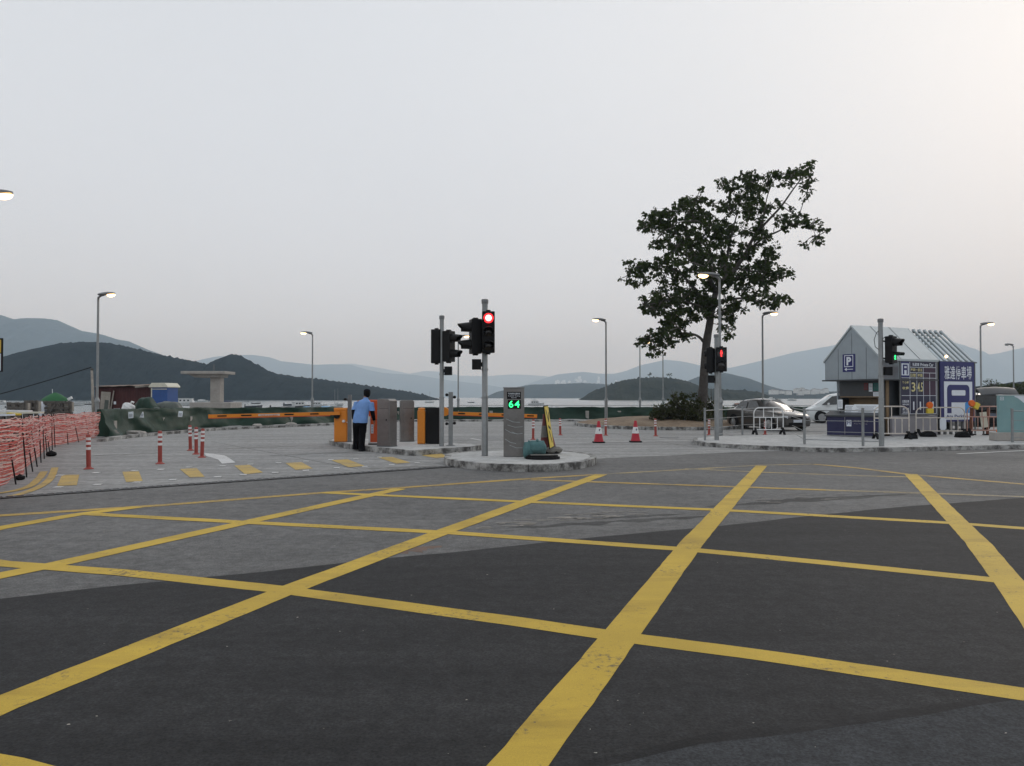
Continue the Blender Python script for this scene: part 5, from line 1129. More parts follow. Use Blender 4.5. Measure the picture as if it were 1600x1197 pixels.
van = dict(body=[(0.0, 0.34, 0.68, 0.68), (0.06, 0.24, 0.80, 0.80), (0.35, 0.18, 0.94, 0.87), (0.8, 0.17, 1.02, 0.89), (1.6, 0.17, 1.05, 0.90), (3.2, 0.17, 1.08, 0.90), (4.4, 0.2, 1.08, 0.88), (4.7, 0.3, 1.05, 0.82)],
           cabin=[(0.40, 0.93, 0.97, 0.80, 0.78), (0.95, 0.98, 1.38, 0.83, 0.74), (1.4, 1.0, 1.66, 0.85, 0.70), (2.0, 1.0, 1.75, 0.86, 0.70), (3.4, 1.02, 1.76, 0.86, 0.70), (4.35, 1.02, 1.7, 0.85, 0.70), (4.66, 1.02, 1.2, 0.82, 0.74)],
           glass=[('windscreen', [(0.50, -0.72, 1.06), (0.50, 0.72, 1.06), (1.36, 0.62, 1.66), (1.36, -0.62, 1.66)]), ('side_window', [(0.80, 0.865, 1.06), (1.78, 0.885, 1.10), (1.78, 0.785, 1.60), (1.38, 0.79, 1.56)]), ('side_window', [(1.9, 0.888, 1.10), (2.95, 0.888, 1.12), (2.95, 0.785, 1.62), (1.9, 0.785, 1.62)]), ('side_window', [(3.05, 0.888, 1.12), (4.25, 0.875, 1.14), (4.15, 0.785, 1.58), (3.05, 0.785, 1.62)])],
           bits=[('headlight', 'lampglass', [((0.14, -0.66, 0.76), (0.3, 0.22, 0.14), R(24)), ((0.14, 0.66, 0.76), (0.3, 0.22, 0.14), R(-24))]), ('grille', 'chrome', [((0.02, 0, 0.68), (0.05, 0.8, 0.12))]), ('wing_mirror', 'car_white', [((1.15, -0.98, 1.1), (0.12, 0.2, 0.16)), ((1.15, 0.98, 1.1), (0.12, 0.2, 0.16))]), ('door_handle', 'chrome', [((1.75, 0.915, 0.92), (0.18, 0.03, 0.03)), ((2.1, 0.915, 0.92), (0.18, 0.03, 0.03)), ((1.75, -0.915, 0.92), (0.18, 0.03, 0.03))])])
p = G(1265, 661); car('parked_van', 'white people carrier parked behind the blue counter, partly hidden by the kiosk', 'van', (p.x, p.y + 0.7, 0), R(-13), 4.75, van, 'car_white', wb=(0.17, 0.79), wr=0.34)
# black hatch with its tailgate raised, tail towards us: local x from the tail forwards
suv = dict(body=[(0.0, 0.45, 0.85, 0.78), (0.1, 0.3, 0.95, 0.86), (0.6, 0.22, 1.0, 0.9), (2.0, 0.2, 1.0, 0.91), (3.4, 0.2, 1.0, 0.9), (4.2, 0.25, 0.9, 0.84), (4.5, 0.35, 0.75, 0.7)],
           cabin=[(0.35, 0.95, 1.60, 0.84, 0.70), (0.8, 0.98, 1.66, 0.85, 0.70), (2.0, 0.98, 1.68, 0.85, 0.68), (2.6, 0.98, 1.55, 0.84, 0.70), (3.2, 0.98, 1.05, 0.82, 0.76)],
           glass=[('side_window', [(0.6, 0.87, 1.02), (1.5, 0.87, 1.02), (1.5, 0.78, 1.5), (0.7, 0.78, 1.48)]), ('side_window', [(1.6, 0.87, 1.02), (2.8, 0.86, 1.02), (2.3, 0.77, 1.48), (1.6, 0.78, 1.5)]), ('boot_opening', [(0.34, -0.66, 0.98), (0.34, 0.66, 0.98), (0.34, 0.6, 1.54), (0.34, -0.6, 1.54)])],
           bits=[('tail_light', 'tail', [((0.14, -0.76, 1.0), (0.14, 0.14, 0.3)), ((0.14, 0.76, 1.0), (0.14, 0.14, 0.3))]), ('bumper', 'black', [((0.0, 0, 0.5), (0.1, 1.5, 0.18))]), ('number_plate', 'print', [((-0.02, 0, 0.76), (0.03, 0.44, 0.12))]), ('wing_mirror', 'car_black', [((2.9, -0.98, 1.05), (0.12, 0.2, 0.14)), ((2.9, 0.98, 1.05), (0.12, 0.2, 0.14))])])
cx_, cd_ = (1553 - 800) / 1200 * 32.5, 32.5
t = car('parked_car', 'black car with its tailgate raised, behind the rust pink barrier', 'car', (cx_, cd_, 0), R(76), 4.5, suv, 'car_black', wr=0.33)
m = MB(); rows = []
for i in range(9):
    u = i / 8; x = 0.42 - 1.12 * u; z = 1.60 + 0.24 * math.sin(math.pi * min(1, 0.15 + u * 0.62)) - 0.20 * max(0, u - 0.55) / 0.45; hw = 0.72 - 0.02 * u
    rows.append([(x, y * hw, z + 0.06 * (1 - y * y) + o) for o, ys in ((0.05, (-1, -0.6, 0, 0.6, 1)), (0.0, (1, 0.6, 0, -0.6, -1))) for y in ys])
m.grid(rows, close=True); m.face(rows[0]); m.face(rows[-1][::-1]); tg = m.build('tailgate', 'galv_dark' if False else 'dark_grey', t, smooth=True)
m = MB(); m.grid([[(r[j][0] * 0.9 + 0.03, r[j][1] * 0.78, r[j][2] + 0.012) for j in range(5)] for r in rows[1:5]]); m.build('rear_window', 'rubber', tg, smooth=True)
for s in (-1, 1):
    m = MB(); m.tube([(0.36, s * 0.66, 1.25), (-0.15, s * 0.64, 1.72)], 0.014, 6); m.build('gas_strut', 'black', tg)
# ================================================================== TREE, BUSHES
def leaf_tuft(mb, c, rad, n, size, rnd, droop=0.25):
    for _ in range(n):
        d = Vector((rnd.gauss(0, 1), rnd.gauss(0, 1), rnd.gauss(0, 0.8))).normalized()
        o = c + d * rad * rnd.uniform(0.15, 1.0)
        ax = (d + Vector((rnd.uniform(-.5, .5), rnd.uniform(-.5, .5), rnd.uniform(-.5, .2) - droop))).normalized()
        sd = ax.cross(Vector((rnd.uniform(-1, 1), rnd.uniform(-1, 1), rnd.uniform(0.2, 1)))).normalized(); nn = sd.cross(ax)
        L = size * rnd.uniform(0.7, 1.35); w = L * rnd.uniform(0.34, 0.5)
        a, t = o - ax * L * 0.4, o + ax * L * 0.6
        l, r = o + sd * w + nn * w * 0.35, o - sd * w + nn * w * 0.35; mid = o + ax * L * 0.05
        mb.add([a, l, t, r, mid], [(0, 4, 1), (4, 2, 1), (0, 3, 4), (4, 3, 2)])
TD = 40.0
def T(px, py, dz=0.0): return AT(px, py, TD + dz)
TB = T(1096, 661); tree = thing('roadside_tree', (TB.x, TB.y, 0.4), 'tall leaning tree with an open dark green crown on the brown mound', 'tree')
O = Vector((TB.x, TB.y, 0.4))
limbs = {
 'trunk': [(1095, 664, 0, .34), (1096, 640, 0, .27), (1099, 605, 0, .235), (1101, 570, 0, .225), (1104, 535, 0, .215), (1109, 505, 0, .19), (1113, 480, 0, .17), (1118, 458, .1, .15)],
 'limb': [
  [(1118, 458, .1, .145), (1130, 440, .2, .125), (1150, 418, .3, .11), (1165, 396, .3, .095), (1177, 372, .2, .08), (1195, 350, 0, .065), (1220, 323, -.2, .05), (1240, 295, -.3, .035), (1262, 266, -.3, .015)],
  [(1165, 396, .3, .08), (1190, 374, .7, .06), (1215, 362, 1.1, .045), (1240, 351, 1.3, .03), (1272, 352, 1.3, .012)],
  [(1177, 372, .2, .06), (1190, 350, -.5, .045), (1195, 325, -1, .035), (1201, 300, -1.2, .025), (1213, 276, -1.2, .01)],
  [(1118, 458, .1, .13), (1110, 438, -.3, .11), (1098, 418, -.7, .095), (1085, 398, -1, .08), (1076, 374, -1.1, .06), (1073, 345, -1, .04), (1085, 312, -.8, .012)],
  [(1098, 418, -.7, .07), (1080, 404, -.2, .055), (1050, 385, .3, .04), (1030, 362, .6, .028), (1005, 351, .7, .01)],
  [(1109, 505, 0, .12), (1098, 470, .5, .1), (1080, 446, .9, .08), (1060, 424, 1.2, .06), (1035, 416, 1.3, .045), (1002, 420, 1.4, .028), (976, 433, 1.5, .01)],
  [(1110, 495, 0, .1), (1098, 482, -.6, .08), (1080, 474, -1.2, .06), (1052, 468, -1.7, .045), (1025, 474, -2, .03), (1000, 476, -2.2, .01)],
  [(1102, 537, 0, .09), (1094, 528, -.2, .075), (1085, 523, -.4, .06), (1070, 521, -.7, .045), (1050, 527, -1, .03), (1022, 545, -1.2, .01)],
  [(1113, 480, 0, .1), (1135, 470, -.5, .075), (1160, 466, -.9, .055), (1182, 470, -1.2, .035), (1215, 474, -1.4, .01)],
  [(1150, 418, .3, .08), (1175, 424, .9, .055), (1205, 424, 1.4, .035), (1236, 430, 1.7, .01)],
  [(1130, 440, .2, .09), (1135, 410, 1, .07), (1140, 380, 1.5, .055), (1150, 340, 1.7, .035), (1162, 298, 1.6, .01)],
  [(1085, 398, -1, .06), (1060, 370, -1.6, .04), (1045, 345, -1.9, .025), (1030, 335, -2, .01)]]}
nodes = []
m = MB()
def limb_mesh(m, pts, n):
    P = [T(x, y, dz) - O for x, y, dz, r in pts]; Q = smoothpoly(P, 4); rs = []
    for i in range(len(pts) - 1):
        for k_ in range(4): rs.append(pts[i][3] + (pts[i + 1][3] - pts[i][3]) * k_ / 4)
    rs.append(pts[-1][3])
    for q, r in zip(Q, rs):
        if r < 0.13: nodes.append(q)
    m.tube(Q, [r * (1 + 0.08 * noise.noise(q * 2.5)) for q, r in zip(Q, rs)], n)
limb_mesh(m, limbs['trunk'], 14)
trk = m.build('trunk', 'bark', tree, smooth='all')
for lp in limbs['limb']:
    m = MB(); limb_mesh(m, lp, 8); m.build('limb', 'bark', trk, smooth='all')
EL = [(1235,65,20,18),(1185,92,42,32),(1150,130,55,32),(1195,228,38,42),(1212,160,34,16),(1060,140,88,46),(910,160,88,58),(740,180,66,50),(820,130,36,26),(860,230,105,58),(690,290,46,36),(800,310,105,66),(900,330,76,58),(980,320,34,26),(1030,290,30,20),(1105,325,28,13),
 (1060,400,56,46),(1150,390,66,38),(1220,420,56,36),(1290,440,34,16),(1262,500,42,26),(1198,535,26,20),
 (567,235,18,34),(540,300,96,46),(470,300,55,40),(340,360,54,46),(270,400,64,46),(228,435,24,12),(330,430,86,56),(320,530,46,40),(430,390,96,66),(560,380,96,58),(690,400,56,38),(600,480,150,76),(480,500,116,66),(750,470,96,58),(880,440,86,48),(800,560,106,66),(930,500,54,46),(980,590,55,36),(1010,560,36,26),
 (950,650,64,46),(1070,685,40,36),(1105,715,16,16),(1020,710,54,28),(900,700,96,56),(850,760,106,58),(960,760,44,54),(940,850,86,44),(1040,850,54,30),(1080,850,26,16),(1010,880,34,26),
 (150,640,24,22),(120,735,26,16),(200,680,54,46),(280,660,64,46),(230,740,74,36),(380,640,76,56),(400,720,96,46),(520,600,136,76),(640,640,116,76),(750,660,96,58),(560,720,116,58),(700,760,96,56),
 (330,820,56,36),(240,870,36,36),(300,920,54,56),(420,820,86,56),(400,900,106,56),(520,860,106,76),(600,820,56,46),(480,960,86,46),(390,980,46,36),(560,940,56,36),(640,900,56,56),
 (330,1060,66,46),(260,1090,46,26),(220,1110,16,10),(420,1050,76,46),(330,1140,52,36),(310,1180,42,14),(480,1070,46,26),(420,1110,46,26),(760,880,56,46),(800,910,46,36),(730,1010,42,44),(740,1070,30,26),(850,830,56,36),(740,940,56,36)]
rnd = random.Random(3)
crown = MB(); tw = MB(); cents = []
for (X, Y, rx, ry) in EL:
    cx, cyy = 940 + X / 3.74, 240 + Y / 3.74; ax_, ay_ = rx / 3.74, ry / 3.74; c0 = T(cx, cyy) - O
    near = min(nodes, key=lambda q: math.hypot(q.x - c0.x, q.z - c0.z))
    n = max(2, int(ax_ * ay_ * math.pi / 36.0)); dc = near.y + rnd.gauss(0, 0.5); spread = 0.35 + 0.028 * (ax_ + ay_)
    for _ in range(n):
        while True:
            u, v = rnd.uniform(-1, 1), rnd.uniform(-1, 1)
            if u * u + v * v < 1: break
        cents.append(T(cx + u * ax_, cyy + v * ay_, dc + rnd.gauss(0, spread)) - O)
cents.sort(key=lambda c: min((q - c).length_squared for q in nodes)); net_nodes = list(nodes)
for c in cents:
    leaf_tuft(crown, c, rnd.uniform(0.12, 0.27), rnd.randint(9, 17), rnd.uniform(0.135, 0.20), rnd)
    a = min(net_nodes, key=lambda q: (q - c).length_squared + 0.15 * max(0, c.z < q.z)); d_ = (a - c).length
    md = (a + c) / 2 + Vector((rnd.uniform(-.12, .12), rnd.uniform(-.12, .12), rnd.uniform(-.05, .12))) * min(1, d_)
    w_ = 0.012 + 0.010 * min(1.5, d_); tw.tube([a, md, c], [w_ + .006, w_, 0.007], 5, cap=False)
    net_nodes += [md, c]
crown.build('crown', 'leaf', tree)
tw.build('twigs', 'bark', tree, smooth='all')
# bush at the foot of the tree
def bush(px, py, d, w, h, n, label, mat='bush', seed=5, size=0.13):
    p = AT(px, py, d); r = random.Random(seed); t = thing('shrub', (p.x, p.y, 0.35), label, 'shrub', 'shrubs round the foot of the tree'); m = MB(); st = MB()
    for i in range(9):
        a = r.uniform(0, 6.28); e = Vector((math.cos(a) * w * r.uniform(.2, .45), math.sin(a) * w * .3, h * r.uniform(.6, .95))); st.tube([(0, 0, 0), e * 0.5 + Vector((0, 0, .1)), e], [0.03, 0.02, 0.008], 5)
    for _ in range(n):
        a, u = r.uniform(0, 6.28), r.random() ** 0.5; x, y = math.cos(a) * u * w / 2, math.sin(a) * u * w / 2.6
        top = h * (1 - 0.75 * (u ** 2)) * (0.75 + 0.45 * noise.noise(Vector((x * 1.6 + seed, y * 1.6, 1))))
        leaf_tuft(m, Vector((x, y, r.uniform(0.02, 1.0) ** 0.7 * max(0.15, top))), 0.16, 7, size, r, -0.1)
    m.build('foliage', mat, t); st.build('stems', 'bark', t)
bush(1068, 655, 39.3, 2.7, 1.75, 330, 'big olive shrub at the left foot of the tree trunk', seed=5)
bush(1037, 660, 38.6, 1.5, 0.95, 110, 'low olive shrub at the left edge of the shrub clump', seed=6)
bush(1112, 655, 40.2, 1.3, 1.75, 120, 'upright olive shrub just right of the tree trunk', seed=7)
bush(1088, 662, 38.2, 1.6, 0.8, 110, 'low olive shrub in front of the tree trunk', seed=8)
# right edge: hedge and a young tree on the headland
hm_ = MB(); r = random.Random(9)
for _ in range(1500):
    px = r.uniform(1528, 1690); d_ = 118 + r.uniform(-4, 4); base = AT(px, 621, d_)
    top = interp([(1528, 612), (1548, 604), (1565, 603), (1580, 600), (1600, 598), (1690, 592)], px); ztop = CAM_H + (621 - top) / 1200 * d_
    leaf_tuft(hm_, Vector((base.x, base.y, r.uniform(-0.2, 1) * ztop * 0.95)), 0.5, 5, 0.5, r)
tag(hm_.build('distant_thicket', 'bush'), 'dark thicket on the shore beyond the teal board', 'thicket', kind='stuff')
yt = thing('sparse_tree', (AT(1549, 621, 100).x, 100, 0), 'small sparse tree above the raised tailgate at the right', 'tree'); st = MB(); m = MB()
zt = lambda y: CAM_H + (621 - y) / 1200 * 100
st.tube([(0, 0, 0), (0, 0, zt(607)), (0.1, 0, zt(600))], [0.12, 0.09, 0.06], 6)
for _ in range(46):
    a, u = r.uniform(0, 6.28), r.random() ** .6; c = Vector((math.cos(a) * u * 1.15, math.sin(a) * u, zt(600.5) + r.uniform(-1, 1) * 0.75 * (1.1 - u * .5)))
    st.tube([(0.05, 0, zt(606)), c * 0.5 + Vector((0, 0, zt(604) * 0.5)), c], [0.04, 0.025, 0.012], 4, cap=False); leaf_tuft(m, c, 0.2, 3, 0.2, r)
tk = st.build('trunk', 'bark', yt); m.build('crown', 'leaf', yt)

# ================================================================== FENCES ON THE LEFT AND ALONG THE SHORE
def path_pts(pts, step):
    out = []
    for a, b in zip(pts, pts[1:]):
        n = max(1, int((b - a).length / step)); out += [a + (b - a) * i / n for i in range(n)]
    return out + [pts[-1]]
NP = [G(*p) for p in ((-190, 815), (-60, 778), (20, 759), (45, 743), (65, 722), (80, 705), (89, 697.5), (105, 695), (128, 690), (157, 684.5))]
net = thing('net_fence', NP[2], 'sagging red and white plastic net fence on the left', 'net fence'); No = NP[2]
NQ = path_pts(smoothpoly(NP, 4), 0.09); nh = lambda i: 1.19 - 0.22 * min(1, i / len(NQ) * 1.3)
for lay, off in ((0, 0.0), (1, 0.12)):
    reds, pale = MB(), MB(); nst = 50
    for k_ in range(nst):
        pa, pb = [], []
        for i, q in enumerate(NQ):
            t = (NQ[min(i + 1, len(NQ) - 1)] - NQ[max(i - 1, 0)]).normalized(); nn = Vector((-t.y, t.x, 0)); H = nh(i); u = (k_ + 0.5) / nst
            sag = 0.035 * noise.noise(Vector((i * 0.11, k_ * 0.5 + lay * 7, 3))) + 0.03 * noise.noise(Vector((i * 0.35, k_ * 1.3 + lay * 5, 1)))
            bulge = 0.12 * noise.noise(Vector((i * 0.09, u * 2.5, 5 + lay))) + off + 0.18 * (1 - u) ** 2
            topdrop = 0.07 * max(0, noise.noise(Vector((i * 0.06, 2.2, lay))))
            z = max(0.02, u * (H - topdrop) + sag * (0.4 + u)); w_ = 0.0078 + 0.0035 * noise.noise(Vector((i * 0.3, k_, 9)))
            c = q - No + nn * bulge + Vector((0, 0, z)); pa.append(c + Vector((0, 0, w_))); pb.append(c - Vector((0, 0, w_)))
        (reds if (k_ * 7 + lay * 3) % 10 < 5 else pale).grid([pb, pa])
    for i in range(0, len(NQ), 2):
        q = NQ[i]; t = (NQ[min(i + 1, len(NQ) - 1)] - NQ[max(i - 1, 0)]).normalized(); nn = Vector((-t.y, t.x, 0)); cpts = []
        for j in range(9):
            u = j / 8; cpts.append(q - No + nn * (0.12 * noise.noise(Vector((i * 0.09, u * 2.5, 5 + lay))) + off + 0.18 * (1 - u) ** 2) + t * 0.06 * noise.noise(Vector((i, u * 3, 2))) + Vector((0, 0, u * nh(i))))
        for a, b in zip(cpts, cpts[1:]): (reds if (i // 2) % 3 else pale).add([a - t * 0.006, a + t * 0.006, b + t * 0.006, b - t * 0.006], [(0, 1, 2, 3)])
    reds.build('netting', 'net_red', net); pale.build('netting', 'net_pale', net)
for i in range(2, len(NQ) - 2, 13):
    q = NQ[i] - No; r_ = random.Random(i); lean = Vector((r_.uniform(-0.25, -0.05), r_.uniform(-0.1, 0.1), 0))
    m = MB(); m.tube([q + Vector((0, 0, 0)), q + lean + Vector((0, 0, nh(i) + 0.04))], 0.014, 6); m.build('stake', 'black', net)
for px, py, s, lb in ((31, 750, .075, 'black weight at the foot of the near end of the net fence'), (80, 713, .11, 'dark round weight bulging under the red netting'), (172, 683, .26, 'grey stone block where the green sheeting begins')):
    p = G(px, py); t = thing('ground_weight', p, lb, 'weight'); m = MB(); m.ball((0, 0, s * 0.55), (s * 1.2, s, s * 0.62), 14, 8, jit=0.1, seed=int(px)); m.v = [(x, y, max(0, z)) for x, y, z in m.v]; m.build('block', 'rubber' if px < 100 else 'greybag', t, smooth='all'); m = MB(); m.tube([(-s * .4, 0, s * 1.05), (0, 0, s * 1.3), (s * .4, 0, s * 1.05)], 0.015, 6); m.build('loop', 'black', t)

def tarp_fence(px, H, label, seed, name='tarpaulin_fence', clear=0.06):
    P = path_pts(smoothpoly([G(*p) for p in px], 4), 0.14); o = P[0]; t = thing(name, o, label, 'tarpaulin fence'); rows = []
    for i, q in enumerate(P):
        d = (P[min(i + 1, len(P) - 1)] - P[max(i - 1, 0)]).normalized(); nn = Vector((d.y, -d.x, 0)); s = i * 0.14; h = H(i / len(P)) + 0.05 * noise.noise(Vector((s * 0.6, seed, 0))) + 0.03 * noise.noise(Vector((s * 2.1, seed, 4)))
        row = []
        for j in range(13):
            u = j / 12   # bottom front to the top
            f = 0.15 * math.sin(s * 2.3 + 2.2 * noise.noise(Vector((s * .5, u * 1.2, seed))) + u * 1.6) * (1 - u) ** 0.6 + 0.22 * noise.noise(Vector((s * 0.9, u * 1.6, seed + 2))) * (1 - u * .7) + 0.05 * noise.noise(Vector((s * 3.1, u * 4, seed + 3)))
            row.append(q - o + nn * (0.32 * (1 - u) ** 1.5 + 0.02 + f) + d * 0.08 * noise.noise(Vector((s, u * 3, seed + 8))) + Vector((0, 0, (0.04 + max(0, 0.08 * noise.noise(Vector((s * .8, 3, seed))))) * (1 - u) + h * u)))
        row += [q - o - nn * 0.12 + Vector((0, 0, h - 0.01)), q - o - nn * 0.2 + Vector((0, 0, 0.05))]
        rows.append(row)
    m = MB(); m.grid(rows); m.face(rows[0]); m.face(rows[-1][::-1]); m.build('sheet', 'tarp', t, smooth='all')
    b = MB()
    for i in range(0, len(P) - 14, 14): b.box(P[i + 7] - o + Vector((0, 0, 0.3)), (0.22, 0.22, 0.6))
    b.build('inner_barrier', 'grey_concrete', t)
    # torn light patches and clips along the top edge
    for i in range(9, len(P) - 6, 23):
        m = MB(); q = P[i] - o; m.tube([q + Vector((-0.12, -0.01, H(i / len(P)) + 0.01)), q + Vector((0.12, -0.01, H(i / len(P)) + 0.015))], 0.015, 6); m.build('top_clip', 'galv', t)
    return t
tarp_fence([(156, 684), (166, 683), (190, 680), (230, 675.5), (330, 668.5), (400, 666), (460, 664), (536, 660.5)], lambda u: 1.06 - 0.13 * u, 'dark green sheeting over a low fence from the red netting to the left boom gate', 3)
tarp_fence([(596, 657.5), (640, 656.5), (700, 656), (800, 656), (900, 656), (960, 656), (1040, 656.5), (1110, 657), (1180, 655), (1300, 653)], lambda u: 0.86, 'dark green sheeting along the sea wall behind the display pillar and the tree', 11)
# low kerb in front of the sheeting
m = MB(); kp = [G(*p) for p in ((158, 690), (185, 686), (232, 681), (335, 672.5), (400, 669.5), (540, 663.5))]
for a, b in zip(kp, kp[1:]): m.bar(a + Vector((0, 0, .05)), b + Vector((0, 0, .05)), 0.28, 0.12)
struct(m.build('kerb', 'kerb'))
m = MB(); kp = [G(*p) for p in ((596, 659), (700, 658.5), (900, 658.5), (1020, 659))]
for a, b in zip(kp, kp[1:]): m.bar(a + Vector((0, 0, .05)), b + Vector((0, 0, .05)), 0.3, 0.12)
struct(m.build('kerb', 'kerb'))
r = random.Random(21)
for k_, (px, py, wd, lb) in enumerate(((208, 680, .9, 'pale broken kerb slab at the foot of the green sheeting near the netting'), (222, 681.5, .35, 'small broken concrete lump beside the pale slab at the sheeting'), (402, 668, .5, 'concrete lump at the sheeting under the left boom'), (455, 665.5, .6, 'concrete lump at the sheeting near the left boom gate'))):
    p = G(px, py); t = thing('concrete_rubble', p, lb, 'rubble'); m = MB(); m.ball((0, 0, .09), (wd / 2, .16, .1), 9, 5, jit=0.22, seed=k_); m.v = [(x, y, max(0, z)) for x, y, z in m.v]; m.build('lump', 'grey_concrete', t)
for k_, (px, py, w_, h_, lb, tr) in enumerate(((204.5, 648.5, .2, .26, 'white paper notice on the green sheeting, the leftmost of three', -0.1), (222.5, 648, .18, .24, 'torn triangular white notice on the green sheeting, the middle one', 0.1), (282, 647, .19, .27, 'white paper notice on the green sheeting nearest the concrete pier', 0.05))):
    d_ = interp([(158, 28.6), (190, 30.5), (230, 33), (330, 37.9)], px) - 0.62; p = AT(px, py, d_); t = thing('paper_notice', p, lb, 'notice', 'paper notices on the green sheeting'); t.rotation_euler = (R(-10), tr, 0)
    m = MB(); m.slab([(-w_ / 2, -h_ / 2), (w_ / 2, -h_ / 2), (w_ / 2, h_ / 2), (-w_ / 2, h_ / 2)] if k_ != 1 else [(-w_ / 2, -h_ / 2), (w_ / 2, -h_ / 2), (w_ * .1, h_ / 2), (-w_ * .1, h_ / 2)], 'Y', -0.01, 0.0); s_ = m.build('sheet', 'paper', t)
    m = MB()
    for j in range(4): m.box((0, -0.013, h_ * (0.1 - 0.12 * j)), (w_ * (.5 if k_ == 1 else .7), 0.004, 0.012))
    m.build('print', 'print', s_)
# shore railing
RP = [Vector((x, 57.6, 0)) for x in (-4, 0, 3, 6, 9, 12, 15, 18, 21, 24)]
t = thing('shore_railing', RP[0], 'thin grey railing along the sea wall behind the green sheeting', 'railing')
for p in RP:
    m = MB(); m.tube([p - RP[0], p - RP[0] + Vector((0, 0, .92))], 0.022, 6); m.build('post', 'galv_dark', t)
for h in (.9, .55): m = MB(); m.tube([Vector((0, 0, h)), RP[-1] - RP[0] + Vector((0, 0, h))], 0.02, 6); m.build('rail', 'galv_dark', t)

# ================================================================== THINGS ON THE QUAY, LEFT
D = 45.0
def X_(px, d=D): return (px - 800) / 1200 * d
def Z_(py, d=D): return CAM_H + (621 - py) / 1200 * d
t = thing('quay_shack', (X_(192), D, 0), 'maroon sheet metal shack with a tattered flat roof on the quay', 'shack')
w_ = (X_(238) - X_(152)); h0, h1 = Z_(604.5), Z_(603)
m = MB(); m.box((0, 1.0, h0 / 2), (w_, 2.0, h0 - 0.02)); wl = m.build('wall', 'maroon', t)
m = MB()
for i in range(22): m.box((-w_ / 2 + w_ * (i + .5) / 22, -0.005, h0 / 2), (0.035, 0.02, h0 - 0.06))
m.build('corrugation', 'maroon', wl)
m = MB(); rr_ = random.Random(5); rows = []
for j, (yy, zz) in enumerate(((-0.25, h0 + .0), (0.4, h0 + .05), (1.2, h0 + .08), (2.2, h0 + .02))): rows.append([(-w_ / 2 - .1 + (w_ + .2) * i / 14, yy + rr_.uniform(-.08, .08), zz + 0.10 * i / 14 + rr_.uniform(-.02, .02)) for i in range(15)])
m.grid(rows); m.grid([[(x, y, z - .05) for x, y, z in r2] for r2 in rows[::-1]]); m.build('roof', 'rust', t)
m = MB(); m.box((X_(226) - X_(192), -0.2, h0 + 0.03), (0.9, 0.1, 0.1), ry=R(-5)); m.build('roof_edge_board', 'board', t)
m = MB(); m.box((X_(166) - X_(192), -0.12, 0.95), (0.55, 0.05, 1.75), ry=R(4)); pl = m.build('door', 'board', t); m = MB(); m.box((X_(168) - X_(192), -0.15, 0.9), (0.22, 0.02, 0.9), ry=R(6)); m.build('window', 'tarp_grey', pl)
m = MB(); m.box((X_(175.5) - X_(192), -0.10, 0.95), (0.06, 0.06, 1.9), ry=R(9)); m.build('prop', 'board', t)
m = MB(); m.box((X_(180) - X_(192), -0.02, Z_(629.5)), (0.13, 0.02, 0.17)); m.build('notice', 'paper', t)
t = thing('portable_toilet', (X_(255), D - 0.5, 0), 'blue portable toilet with an ivory roof beside the maroon shack', 'portable toilet', rz=R(-10))
m = MB(); m.box((0, 0.5, 1.05), (1.05, 1.05, 2.1)); bdy = m.build('body', 'blue', t, bevel=0.03)
for z in (.5, .95, 1.3, 1.6): m = MB(); m.box((0.03, -0.03, z), (0.8, 0.03, 0.05)); m.build('panel_rib', 'blue', bdy)
m = MB(); m.box((-0.47, -0.03, 1.05), (0.06, 0.03, 2.0)); m.box((0.03, -0.03, 1.98), (0.95, 0.03, 0.04)); m.build('door_trim', 'ivory', bdy)
m = MB(); m.slab([(-.62, 2.08), (.62, 2.08), (.60, 2.16), (.42, 2.34), (-.42, 2.34), (-.60, 2.16)], 'Y', -.12, 1.12); m.build('roof', 'ivory', t, bevel=0.02)
def draped(px0, px1, ytop, d, label, mat, seed, dep=1.2, cat='covered pile', prof=None):
    x0, x1 = X_(px0, d), X_(px1, d); zt_ = Z_(ytop, d); t = thing('covered_pile', ((x0 + x1) / 2, d, 0), label, cat); rows = []; w2 = (x1 - x0) / 2
    for i in range(25):
        u = -1 + 2 * i / 24; row = []; hh = zt_ * (prof(u) if prof else (1 - abs(u) ** 4) ** 0.5)
        for j in range(15):
            v = -1 + 2 * j / 14; k2 = min(1.0, (1 - abs(v) ** 3)) ** 0.5 if abs(v) < 1 else 0
            n_ = noise.noise(Vector((u * 3 + seed, v * 2, seed)))
            row.append((u * w2 * (1 + .04 * n_), v * dep / 2 + .1 * noise.noise(Vector((u * 6, v, seed))), max(0.0, hh * (0.12 + .88 * k2) + .06 * n_ * k2 if k2 > 0 else 0)))
        rows.append(row)
    m = MB(); m.grid(rows); m.build('sheet', mat, t, smooth='all'); m = MB(); m.box((0, 0, zt_ * .3), (w2 * 1.5, dep * .6, zt_ * .55)); m.build('contents', 'timber', t); return t
draped(205, 252, 621, 41, 'tall peaked pile under dark green sheeting before the blue toilet', 'tarp', 4, prof=lambda u: max(0.55, min(1, 1.25 - abs(u + 0.0) * .8)) if abs(u) < .99 else .4)
draped(238, 288, 627.5, 42, 'low pile under grey green sheeting right of the blue toilet base', 'tarp_grey', 8)
t = thing('white_sack', (X_(201, 40), 40, Z_(640, 40)), 'crumpled white sacks on top of the green sheeting before the shack', 'sack'); m = MB(); m.ball((0, 0, .12), (.32, .2, .24), 11, 7, jit=.2, seed=4); b_ = m.build('bag', 'white', t); m = MB(); m.tube([(.1, 0, .3), (.2, -.05, .42), (.3, -.05, .36)], [0.06, .04, .06], 7); m.build('neck', 'white', t); m = MB(); m.box((0, 0, -.3), (.5, .4, .5)); m.build('stand', 'timber', t)
